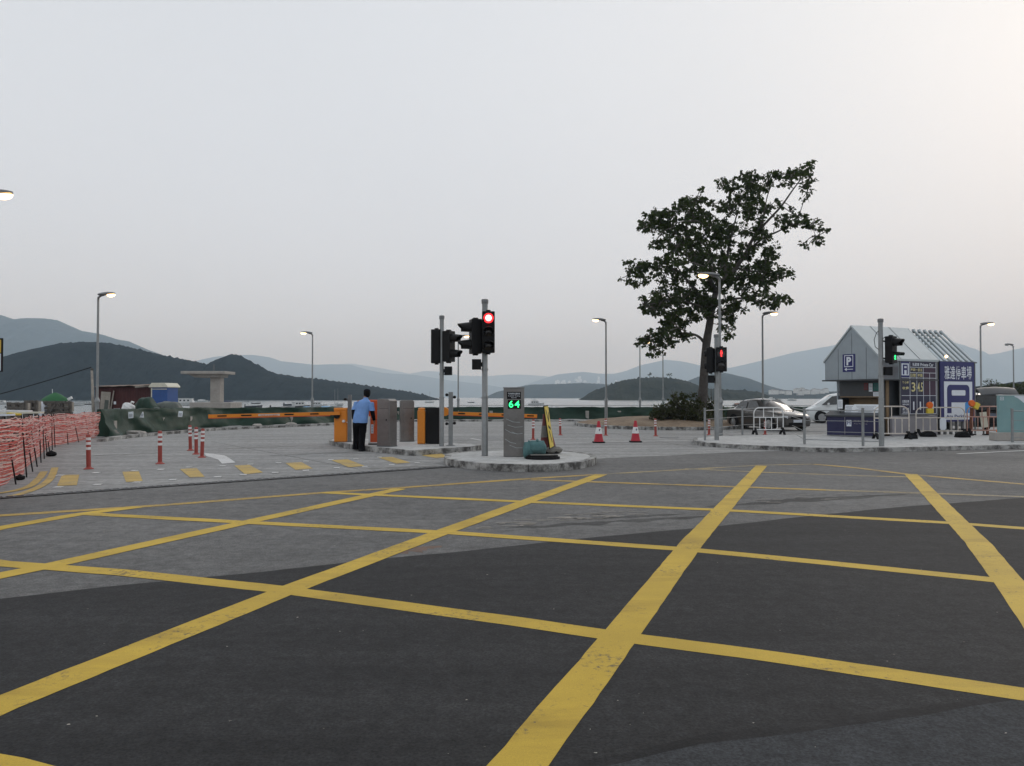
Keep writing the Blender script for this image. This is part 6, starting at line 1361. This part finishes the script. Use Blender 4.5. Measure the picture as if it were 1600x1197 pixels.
# leaning pole and the cable
t = thing('timber_pole', (X_(143, 44), 44, 0), 'grey timber pole leaning beside the left street lamp', 'pole'); m = MB(); m.tube([(X_(147, 44) - X_(143, 44), 0, 0), (0, 0, Z_(576, 44))], [0.09, 0.065], 8); m.build('pole', 'board', t, smooth='all'); m = MB(); m.tube([(0, 0, Z_(576, 44) - .1), (0.02, 0, Z_(576, 44) + 0.01)], 0.075, 8); m.build('band', 'timber', t)
t = thing('overhead_cable', (X_(142, 44), 44, 0), 'thin dark cable slanting down to the left from the timber pole', 'cable')
m = MB(); a, b = Vector((0, 0, Z_(574, 44))), Vector((X_(-260, 44) - X_(142, 44), 0.0, Z_(668, 44))); m.tube([a + (b - a) * u + Vector((0, 0, -0.35 * math.sin(math.pi * u))) for u in [i / 14 for i in range(15)]], 0.028, 6); o_ = m.build('strand', 'black', t)
# concrete T-shaped pier
d = 58.0
t = thing('concrete_pier', (X_(336, d), d, 0), 'concrete pillar with a wide flat slab on top by the shore', 'pier')
zt_, zb_, zs, zl = Z_(580.5, d), Z_(628.5, d), Z_(585, d), Z_(590, d)
m = MB(); m.prism([(X_(x, d) - X_(336, d), y) for x, y in ((331, -.35), (346.5, -.35), (347.5, .35), (330, .35))], zb_, zl); m.build('column', 'grey_concrete', t, bevel=0.05)
m = MB(); m.box((X_(325.5, d) - X_(336, d), 0, (zt_ + zs) / 2), (X_(359.5, d) - X_(291.5, d), 2.2, zt_ - zs)); m.build('top_slab', 'grey_concrete', t, bevel=0.03)
m = MB(); m.slab([(X_(299, d) - X_(336, d), zs + .003), (X_(352, d) - X_(336, d), zs + .003), (X_(350, d) - X_(336, d), zl), (X_(310, d) - X_(336, d), zl)], 'Y', -.7, .7); m.build('cross_head', 'grey_concrete', t)
m = MB(); m.box((X_(338, d) - X_(336, d), 0, (zb_ + Z_(638, d)) / 2), (X_(369, d) - X_(306, d), 2.4, zb_ - Z_(638, d))); m.build('base_slab', 'grey_concrete', t, bevel=0.04)
for px in (316, 357): m = MB(); m.box((X_(px, d) - X_(336, d), 0, Z_(638, d) / 2), (.5, 1.8, Z_(638, d))); m.build('footing', 'grey_concrete', t)
for px in (333, 334.5): m = MB(); m.tube([(X_(px, d) - X_(336, d), 0, zt_), (X_(px, d) - X_(336, d), 0, Z_(569, d))], 0.02, 5); m.build('antenna', 'galv_dark', t)
# timber frames and crates behind the net
def timber_frame(px0, px1, y0, y1, d, label, cross, seed, fill=True):
    t = thing('timber_rack', (X_((px0 + px1) / 2, d), d, 0), label, 'timber frame', 'timber frames behind the net fence'); w2 = (X_(px1, d) - X_(px0, d)) / 2; zt_, zm_ = Z_(y0, d), Z_(y1, d)
    n = 3 if not cross else 4
    for i in range(n): m = MB(); m.box((-w2 + 2 * w2 * i / (n - 1), 0, zt_ / 2), (.12, .12, zt_)); m.build('post', 'timber', t)
    for z in (zt_ - .06, (zt_ + zm_) / 2 - .05, zm_): m = MB(); m.box((0, -.08, z), (2 * w2, .06, .09)); m.build('beam', 'timber', t)
    if cross:
        for s in (-1, 1): m = MB(); m.bar((s * w2 * .55, -.1, zm_), (0, -.1, zt_ - .1), .05, .09); m.build('brace', 'timber', t)
    if fill:
        m = MB(); m.box((0, .25, (zt_ + zm_) / 2), (w2 * 1.8, .3, (zt_ - zm_) * .8)); m.build('stored_board', 'board', t)
d = 34.0
timber_frame(14, 40, 628.5, 642, 33, 'grey timber frame with one pale board at the far left', False, 1)
timber_frame(41, 57, 625.5, 645, 34, 'narrow dark timber frame between the two wider ones', False, 2)
timber_frame(70, 110, 627, 645, 35, 'wide timber frame with crossed braces under the green canvas', True, 3)
t = thing('white_tank', (X_(63, 35), 35, 0), 'pale grey plastic tank between the timber frames', 'tank'); m = MB(); m.lathe([(.2, 0), (.27, .05), (.27, Z_(630, 35) - .1), (.2, Z_(629, 35)), (.08, Z_(629, 35) + .05)], 16); m.build('body', 'sign_white', t, smooth=True); m = MB(); m.lathe([(.09, Z_(629, 35) + .04), (.09, Z_(627, 35) + .03)], 12); m.build('cap', 'galv_dark', t)
t = thing('canvas_heap', (X_(86, 37), 37, 0), 'bright green canvas heap on top of the braced timber frame', 'canvas'); m = MB(); rows = []
for i in range(7):
    u = i / 6; rows.append([(math.cos(a) * .66 * (1 - u ** 1.6 * .92) * (1 + .12 * noise.noise(Vector((math.cos(a) * 2, math.sin(a) * 2, u * 3)))), math.sin(a) * .4 * (1 - u ** 1.6 * .92), Z_(626.5, 37) + u * (Z_(613.5, 37) - Z_(626.5, 37))) for a in [2 * math.pi * j / 18 for j in range(18)]])
m.grid(rows, close=True); m.face(rows[-1]); m.face(rows[0][::-1]); m.build('canvas', 'green_cover', t, smooth='all'); m = MB(); m.tube([(-.12, 0, Z_(616, 37)), (-.13, 0, Z_(608, 37))], .015, 5); m.build('stick', 'white', t); m = MB(); m.box((0, 0, Z_(626.8, 37) / 2), (1.1, .5, Z_(626.8, 37))); m.build('support', 'timber', t)
m = MB(); m.bar((.55, 0, Z_(626, 37)), (.82, 0, Z_(621, 37)), .07, .12); m.build('white_flap', 'white', t)
for k_, (x0, y0, x1, y1, d, mat, lb) in enumerate(((-40, 641, 48, 642.5, 24, 'white', 'long white plank lying level behind the net fence, the upper one'), (-40, 646, 66, 644.5, 22, 'ivory', 'long ivory plank behind the net fence, below the white one'), (-60, 650.5, 20, 648, 20, 'sign_white', 'pale plank behind the near end of the net fence, lowest of the three'), (14, 646, 30, 647.5, 21, 'hi_yellow', 'short yellow plank end among the pale planks at the left'))):
    a, b = AT(x0, y0, d), AT(x1, y1, d); t = thing('plank', (a + b) / 2 * Vector((1, 1, 0)).to_tuple()[0] if False else Vector(((a.x + b.x) / 2, d, 0)), lb, 'plank'); m = MB(); m.bar(a - t.location, b - t.location, .2, .05); m.build('board', mat, t)
    for q in (a + (b - a) * .2, a + (b - a) * .8): m = MB(); qq = q - t.location; m.box((qq.x, qq.y, qq.z / 2 - .015), (.08, .15, qq.z - .03)); m.build('trestle', 'timber', t)
# covered goods beside the shore, seen over the sheeting near the left gate
draped(415, 455, 636.5, 52, 'low dark green heap on the shore behind the boom', 'tarp', 21)
# ================================================================== BOATS
def boat(px, ywl, wpx, label, kind='skiff', hull='hull_white', rz=0.0, d=None, cover=None, group='moored boats'):
    d = d or 2.4 * 1200 / (ywl - 621)
    L = wpx / 1200 * d / max(0.35, abs(math.cos(rz))); B = L * 0.32; t = thing('moored_boat', ((px - 800) / 1200 * d, d, WZ), label, 'boat', group, rz); f = L * 0.11
    rows = []
    for i in range(11):
        u = i / 10; x = -L / 2 + L * u; hb = B / 2 * (0.82 + .18 * math.sin(math.pi * min(1, u * 1.2))) * (1 if u < .55 else math.cos((u - .55) / .45 * math.pi / 2) ** .75 + .01); sh = f * (1 + .45 * u ** 2); kl = -f * .25 * (1 - .6 * u ** 4)
        rows.append([(x + (0.06 * L * u ** 3), -hb, sh), (x, -hb * .88, f * .3), (x, -hb * .35, kl), (x, hb * .35, kl), (x, hb * .88, f * .3), (x + (0.06 * L * u ** 3), hb, sh), (x + .06 * L * u ** 3, 0, sh * .9)])
    m = MB(); m.grid(rows, close=True); m.face(rows[0][::-1]); m.face(rows[-1]); m.build('hull', hull, t, smooth=True)
    m = MB(); m.tube([Vector(r_[0]) for r_ in rows], L * .008, 5, cap=False); m.tube([Vector(r_[5]) for r_ in rows], L * .008, 5, cap=False); m.build('gunwale', 'hull_dark' if hull != 'hull_dark' else 'hull_white', t)
    if kind in ('cruiser', 'house', 'cabin'):
        h = L * (.17 if kind != 'house' else .24); x0, x1 = ((-.32, .18) if kind != 'house' else (-.42, .25)); w = B * .36
        m = MB(); m.slab([(x0 * L, f), (x1 * L + .10 * L, f), (x1 * L, f + h), (x0 * L, f + h)], 'Y', -w, w); cb = m.build('cabin', 'hull_white', t, bevel=L * .008)
        m = MB()
        for s in (-1, 1):
            for k_ in range(3): m.box(((x0 + .07 + (x1 - x0) * .3 * k_) * L + .03 * L, s * (w + .004), f + h * .62), (L * .1, .01, h * .34))
        m.build('cabin_window', 'glass', cb)
        m = MB(); m.box(((x0 + x1) / 2 * L, 0, f + h + L * .012), ((x1 - x0) * L * 1.12, w * 2.2, L * .02)); m.build('roof', 'hull_white', t)
        if kind == 'cruiser':
            m = MB(); m.slab([(-.2 * L, f + h), (.08 * L, f + h), (.02 * L, f + h * 1.6), (-.2 * L, f + h * 1.6)], 'Y', -w * .7, w * .7); m.build('flybridge', 'hull_white', t); m = MB(); m.tube([(-.1 * L, 0, f + h * 1.5), (-.12 * L, 0, f + h * 2.4)], L * .008, 5); m.build('mast', 'galv', t)
            for s in (-1, 1): m = MB(); m.tube([(.1 * L, s * w, f * 1.2), (.1 * L, s * w, f * 2.0), (.42 * L, s * w * .4, f * 2.2)], L * .005, 4); m.build('bow_rail', 'galv', t)
    elif kind == 'sail':
        m = MB(); m.tube([(0.05 * L, 0, f), (.05 * L, 0, L * 1.25)], L * .012, 6); m.build('mast', 'galv', t); m = MB(); m.tube([(.05 * L, 0, L * .25), (-.38 * L, 0, L * .24)], L * .02, 6); m.build('boom', 'hull_white', t); m = MB(); m.box((0, 0, f * 1.5), (L * .35, B * .5, f * .8)); m.build('cabin', 'hull_white', t, bevel=.03)
    elif kind == 'covered':
        m = MB(); rows = []
        for i in range(9):
            u = i / 8; x = (-.4 + .72 * u) * L; w = B * .46 * math.sin(math.pi * (.15 + .75 * u)) ** .5; rows.append([(x, w * math.cos(a), f * .95 + L * .13 * math.sin(a) * (1 - .5 * abs(u - .4))) for a in [math.pi * j / 8 for j in range(9)]])
        m.grid(rows); m.build('cover', cover or 'boat_blue', t, smooth='all')
    else:
        for x in (-.25, .05): m = MB(); m.box((x * L, 0, f * .95), (L * .05, B * .8, L * .015)); m.build('thwart', 'timber', t)
        m = MB(); m.box((-.5 * L, 0, f * 1.2), (L * .06, B * .18, f * 1.1)); m.build('outboard_motor', 'black', t, bevel=.02)
    return t
boat(3, 632, 22, 'boat cut off by the left picture edge beyond the timber frames', 'cabin')
boat(16, 637, 15, 'small dark skiff left of the timber frames', 'skiff', 'hull_dark')
boat(118, 634.5, 26, 'low white skiff between the braced frame and the lamp', 'skiff')
boat(139, 632.5, 14, 'dark hulled boat just left of the leaning timber pole', 'cabin', 'hull_dark', 0.5)
boat(293, 633.5, 30, 'white houseboat left of the concrete pier', 'house')
boat(316, 628, 16, 'white boat right behind the concrete pier slab', 'covered', 'hull_white', 0, None, 'hull_white')
boat(357, 630.5, 20, 'white boat with a navy cover right of the concrete pier column', 'covered', 'hull_white', 0.2, None, 'navy_cover')
boat(396, 637, 26, 'dark open boat in the water above the left boom', 'skiff', 'hull_dark')
boat(400, 631, 13, 'small dark boat just behind the dark open boat', 'skiff', 'hull_dark', 0.2)
boat(386, 627.4, 6, 'tiny far dark boat left of the dark open boat', 'skiff', 'hull_dark')
boat(441, 640, 34, 'long pale skiff above the left boom', 'skiff', 'hull_white', 0.25)
boat(455, 634, 24, 'brown dark skiff behind the long pale one', 'skiff', 'hull_dark', -0.2)
boat(468, 638, 22, 'boat with a dark raised bow left of the blue covers', 'cabin', 'hull_dark', 0.9)
boat(484, 641, 26, 'boat under a pale blue cover, the left one of two', 'covered', 'hull_white', 0.15, None, 'boat_blue')
boat(512, 640, 24, 'boat under a pale blue cover, the right one near the camera post', 'covered', 'hull_white', -0.2, None, 'boat_blue')
boat(497, 636, 26, 'white cabin boat between the two blue covered boats', 'cabin', 'hull_white', 0.1)
boat(522, 637.5, 22, 'white sailing boat with a tall mast left of the orange gate cabinet', 'sail', 'hull_white', 0.3)
boat(527, 634, 20, 'second masted boat behind the camera post', 'sail', 'hull_white', -0.4)
boat(671, 629.5, 14, 'small white sailing boat behind the left traffic signal', 'sail')
boat(736, 629.5, 10, 'small dark boat between the two central traffic signals', 'skiff', 'hull_dark')
boat(837, 633.5, 24, 'white motor cruiser just right of the display pillar', 'cruiser')
boat(790, 627.3, 8, 'tiny sailing boat left of the display pillar top', 'sail')
boat(1155, 634.5, 20, 'brown covered boat left of the dark car', 'covered', 'hull_dark', 0.1, None, 'brown')
boat(1206, 627.5, 18, 'white motor cruiser far out above the dark car', 'cruiser')
boat(1237, 626.5, 14, 'faint white boat far out left of the white van', 'cabin')
boat(1100, 627.5, 10, 'small white boat far out between tree trunk and lamp', 'cabin')

# ================================================================== DISTANT HOUSES ACROSS THE WATER
rh = random.Random(12)
def house(px, py, d, w, h, label, grp):
    p = AT(px, py, d); t = thing('distant_house', (p.x, d, p.z - h), label, 'house', grp)
    m = MB(); m.box((0, 0, h * .25), (w, w * .7, h * 1.5)); m.build('wall', 'house', t)
    m = MB(); m.slab([(-w * .55, h), (w * .55, h), (0, h * 1.35)], 'Y', -w * .38, w * .38); m.build('roof', 'house_roof', t)
for i in range(20):
    px = rh.uniform(868, 965); py = 594 + rh.uniform(-6, 4) + (0 if px > 890 else 3)
    house(px, py, 7300, rh.uniform(18, 34), rh.uniform(12, 22), 'tiny pale house on the misty slope across the water, left of the island', 'houses on the far slope')
for i in range(14):
    px = rh.uniform(1205, 1300); py = 609 + rh.uniform(-2.0, 2.5)
    house(px, py, 1390, rh.uniform(7, 15), rh.uniform(3, 5), 'low pale building on the far shore left of the kiosk', 'buildings on the far shore')
for px, py, hh, lb in ((1014.5, 590, 5.5, 'small leaning tree on the island hilltop, the left of two'), (1046, 590.5, 5.0, 'small tree on the island hilltop, the right of two')):
    b_ = AT(px, py + 2, 700); t = thing('hilltop_tree', b_, lb, 'tree'); r_ = random.Random(int(px)); s_ = MB(); s_.tube([(0, 0, -1), (.5, 0, hh * .5), (.3, 0, hh)], [.25, .2, .1], 5); s_.build('trunk', 'bark', t); m = MB()
    for i in range(16): leaf_tuft(m, Vector((r_.gauss(.3, 1.1), r_.gauss(0, .8), hh * r_.uniform(.6, 1.05))), .6, 5, .8, r_)
    m.build('crown', 'leaf', t)

# ================================================================== PERSON
def skinned(nodes, edges, root, mat, name, parent, sub=2):
    idx = {n: i for i, n in enumerate(nodes)}
    me = bpy.data.meshes.new(name); me.from_pydata([nodes[n][:3] for n in nodes], [(idx[a], idx[b]) for a, b in edges], [])
    ob = bpy.data.objects.new(name, me); COL.objects.link(ob)
    ob.modifiers.new('skin', 'SKIN'); sv = me.skin_vertices[0].data
    for n, i in idx.items():
        q = nodes[n]; sv[i].radius = (q[3], q[4] if len(q) > 4 else q[3]); sv[i].use_root = (n == root)
    s = ob.modifiers.new('sub', 'SUBSURF'); s.levels = sub; s.render_levels = sub
    dg = bpy.context.evaluated_depsgraph_get(); m2 = bpy.data.meshes.new_from_object(ob.evaluated_get(dg))
    bpy.data.objects.remove(ob); m2.name = name; m2.materials.clear(); m2.materials.append(M[mat]); m2.polygons.foreach_set('use_smooth', [True] * len(m2.polygons))
    o = bpy.data.objects.new(name, m2); COL.objects.link(o)
    if parent: o.parent = parent
    return o
pp = G(561, 705); per = thing('person', pp, 'man in a light blue polo shirt and black trousers walking away with a dark cap', 'person')
J = dict(pelvis=(.02, .02, .90), waist=(.045, .03, 1.02), chest=(.095, .07, 1.24), upper=(.125, .09, 1.37), neck=(.16, .12, 1.465), head0=(.175, .14, 1.54), head=(.19, .155, 1.615), crown=(.195, .155, 1.675),
         shl=(-.055, .09, 1.385), ell=(-.165, .06, 1.12), wrl=(-.19, .15, .90), hal=(-.19, .18, .83), shr=(.295, .08, 1.36), elr=(.365, .03, 1.085), wrr=(.40, .09, .86), har=(.405, .11, .79),
         hipl=(-.075, .02, .86), knl=(-.10, .17, .48), anl=(-.135, .22, .12), tol=(-.145, .36, .06), hipr=(.10, .02, .86), knr=(.085, .02, .46), anr=(.075, -.09, .09), tor=(.115, .07, .035))
RAD = dict(pelvis=(.125, .10), waist=(.125, .09), chest=(.15, .10), upper=(.105, .075), neck=(.055,), head0=(.068, .08), head=(.078, .092), crown=(.06, .07), shl=(.042,), ell=(.042,), wrl=(.03,), hal=(.034, .02), shr=(.042,), elr=(.042,), wrr=(.03,), har=(.034, .02),
           hipl=(.088,), knl=(.06,), anl=(.042,), tol=(.035,), hipr=(.088,), knr=(.06,), anr=(.042,), tor=(.035,))
N_ = {k_: J[k_] + (RAD[k_] if len(RAD[k_]) == 2 else RAD[k_] * 2) for k_ in J}
E_ = [('pelvis', 'waist'), ('waist', 'chest'), ('chest', 'upper'), ('upper', 'neck'), ('neck', 'head0'), ('head0', 'head'), ('head', 'crown'), ('upper', 'shl'), ('shl', 'ell'), ('ell', 'wrl'), ('wrl', 'hal'), ('upper', 'shr'), ('shr', 'elr'), ('elr', 'wrr'), ('wrr', 'har'),
      ('pelvis', 'hipl'), ('hipl', 'knl'), ('knl', 'anl'), ('anl', 'tol'), ('pelvis', 'hipr'), ('hipr', 'knr'), ('knr', 'anr'), ('anr', 'tor')]
for s, hn, sg in (('l', 'hal', -1), ('r', 'har', 1)):
    h = Vector(J[hn]); 
    for k_, (dy, ln) in enumerate(((-.028, .068), (-.010, .078), (.010, .074), (.027, .058))):
        a, b, c = h + Vector((0, dy, -.03)), h + Vector((.004 * sg, dy, -.03 - ln * .5)), h + Vector((-.018 * sg, dy + .006, -.03 - ln))
        for q, nm, r_ in ((a, 'a', .0095), (b, 'b', .009), (c, 'c', .0075)): N_[f'f{s}{k_}{nm}'] = tuple(q) + (r_, r_)
        E_ += [(hn, f'f{s}{k_}a'), (f'f{s}{k_}a', f'f{s}{k_}b'), (f'f{s}{k_}b', f'f{s}{k_}c')]
    a, b = h + Vector((-.01 * sg, .04, .0)), h + Vector((-.02 * sg, .055, -.045)); N_[f't{s}a'] = tuple(a) + (.011, .011); N_[f't{s}b'] = tuple(b) + (.009, .009); E_ += [(hn, f't{s}a'), (f't{s}a', f't{s}b')]
bod = skinned(N_, E_, 'pelvis', 'skin', 'body', per)
# face, ears and hair
hc = Vector(J['head'])
m = MB()
for s in (-1, 1): m.ball(hc + Vector((s * .082, .0, -.005)), (.012, .022, .033), 8, 6)
m.build('ears', 'skin', bod, smooth='all')
m = MB(); m.ball(hc + Vector((0, .098, -.02)), (.016, .02, .026), 8, 6); m.build('nose', 'skin', bod, smooth='all')
m = MB()
for s in (-1, 1): m.ball(hc + Vector((s * .032, .087, .01)), (.013, .008, .009), 8, 6)
m.build('eyes', 'hair', bod, smooth='all'); m = MB(); m.ball(hc + Vector((0, .085, -.065)), (.025, .008, .007), 8, 5); m.build('mouth', 'brown', bod, smooth='all')
m = MB(); m.ball(hc + Vector((0, -.018, .0)), (.097, .102, .13), 16, 10); m.v = [v if v[2] > hc.z - .125 else (v[0], v[1], hc.z - .125) for v in m.v]; m.build('hair', 'hair', per, smooth='all')
m = MB(); m.lathe([(.095, -.005), (.098, .03), (.09, .075), (.06, .105), (.01, .115)], 18, hc + Vector((0, -.005, .012))); m.box(hc + Vector((0, .12, .018)), (.13, .12, .012)); m.build('cap', 'cap', per, smooth=True)
def loft(rings, name, mat, parent, legs=(), n=22, amp=0.010, seed=0):
    m = MB()
    def tubey(rg, cap0, cap1):
        rows = []
        for c, rx, ry in rg:
            row = []
            for j in range(n):
                a_ = 2 * math.pi * j / n; q = 1 + amp / max(rx, .05) * (noise.noise(Vector((math.cos(a_) * 2.2, math.sin(a_) * 2.2, c[2] * 9 + seed))) + .6 * noise.noise(Vector((math.cos(a_) * 5, math.sin(a_) * 5, c[2] * 16 + seed))))
                row.append((c[0] + rx * q * math.cos(a_), c[1] + ry * q * math.sin(a_), c[2] + 0.012 * noise.noise(Vector((a_, c[2] * 5, seed)))))
            rows.append(row)
        m.grid(rows, close=True)
        if cap0: m.face(rows[0][::-1])
        if cap1: m.face(rows[-1])
    def dense(rg, k=4):
        sm = smoothpoly([Vector((*c, 0)) for c, rx, ry in rg], k); r1 = smoothpoly([Vector((rx, ry, 0)) for c, rx, ry in rg], k); return [((p[0], p[1], p[2]), max(.02, r_.x), max(.02, r_.y)) for p, r_ in zip(sm, r1)]
    tubey(dense(rings), True, True)
    for lg in legs: tubey(dense(lg), True, True)
    return m.build(name, mat, parent, smooth='all')
loft([((.03, .02, .79), .208, .15), ((.03, .02, .86), .21, .152), ((.045, .03, 1.0), .205, .145), ((.07, .05, 1.12), .203, .14), ((.095, .07, 1.25), .213, .138), ((.115, .085, 1.35), .205, .125), ((.13, .095, 1.41), .15, .105), ((.15, .11, 1.45), .085, .08), ((.157, .115, 1.475), .066, .068)], 'shirt', 'shirt', per,
     [[((-.02, .088, 1.385), .09, .09), ((-.07, .088, 1.37), .088, .088), ((-.105, .08, 1.27), .084, .084), ((-.14, .07, 1.16), .088, .088)], [((.26, .082, 1.365), .09, .09), ((.305, .08, 1.345), .088, .088), ((.325, .062, 1.24), .084, .084), ((.35, .045, 1.13), .088, .088)]], seed=2)
loft([((.025, .02, .70), .17, .13), ((.025, .02, .80), .195, .14), ((.03, .02, .90), .19, .135)], 'trousers', 'trouser', per,
     [[((-.135, .215, .045), .088, .10), ((-.13, .205, .15), .082, .09), ((-.115, .17, .42), .088, .10), ((-.095, .10, .62), .10, .11), ((-.075, .03, .80), .112, .125)], [((.082, -.075, .03), .088, .10), ((.084, -.06, .15), .082, .09), ((.09, .01, .42), .088, .10), ((.10, .02, .62), .102, .112), ((.112, .018, .80), .112, .125)]], seed=6, amp=.012)
m = MB(); m.lathe([(.062, -.05), (.066, .0), (.060, .025)], 16, Vector((.158, .118, 1.475))); m.build('collar', 'shirt', per, smooth='all')
for (e, w) in (('ell', 'wrl'), ('elr', 'wrr')):
    a, b = Vector(J[e]), Vector(J[w]); up = Vector(J['shl' if e == 'ell' else 'shr']); m = MB(); m.tube([up + (a - up) * .35, a, a + (b - a) * .5, b], [.066, .062, .055, .043], 12); m.build('arm_sleeve', 'trouser', per, smooth='all')
for (an, to) in (('anl', 'tol'), ('anr', 'tor')):
    a, b = Vector(J[an]), Vector(J[to]); dz = -.03; m = MB(); rows = []
    for u, w, h in ((-.5, .04, .07), (-.25, .052, .10), (.3, .054, .10), (.8, .057, .08), (1.25, .05, .065), (1.6, .025, .035)):
        c = a + (b - a) * u; zb = max(0.0, min(a.z, b.z) - .05 + (0 if an == 'anr' else .02)); c.z = zb; dr = (b - a); dr.z = 0; dr.normalize(); sd = Vector((dr.y, -dr.x, 0)); rows.append([c + sd * w * x + Vector((0, 0, h * y)) for x, y in ((-1, 0), (-1, .5), (-.6, 1), (.6, 1), (1, .5), (1, 0))])
    m.grid(rows, close=True); m.face(rows[0]); m.face(rows[-1][::-1]); m.build('shoe', 'rubber', per, smooth='all')

# ================================================================== LITTER AND LEAVES ON THE ROAD
rl = random.Random(44); m = MB()
for _ in range(150):
    px, py = rl.uniform(-60, 1660), 735 + (rl.random() ** 1.6) * 520; p = G(px, py, 0.009); s = rl.uniform(.002, .007) * (1 + .05 * p.y); a = rl.uniform(0, 6.28); n = rl.randint(4, 6)
    m.face([(p.x + s * math.cos(a + 6.283 * i / n) * rl.uniform(.6, 1.5), p.y + s * math.sin(a + 6.283 * i / n) * rl.uniform(.5, 1.2), .009 + rl.uniform(0, .003)) for i in range(n)], 0 if rl.random() < .55 else 1)
for x0, y0, x1, y1, n in ((860, 811, 1010, 799, 46), (750, 824, 860, 812, 18), (1180, 781, 1330, 773, 14)):   # pale flakes in the worn streaks
    for _ in range(n):
        u = rl.random(); p = G(x0 + (x1 - x0) * u, y0 + (y1 - y0) * u + rl.gauss(0, 3), .006); w = rl.uniform(.02, .14); h = rl.uniform(.008, .02); m.face([(p.x - w, p.y - h, .006), (p.x + w, p.y - h * .4, .006), (p.x + w * .8, p.y + h, .006), (p.x - w * .7, p.y + h * .6, .006)], 0)
tag(m.build('litter', ['board', 'timber']), 'scattered pale chips and dry leaf bits on the road', 'litter', kind='stuff')
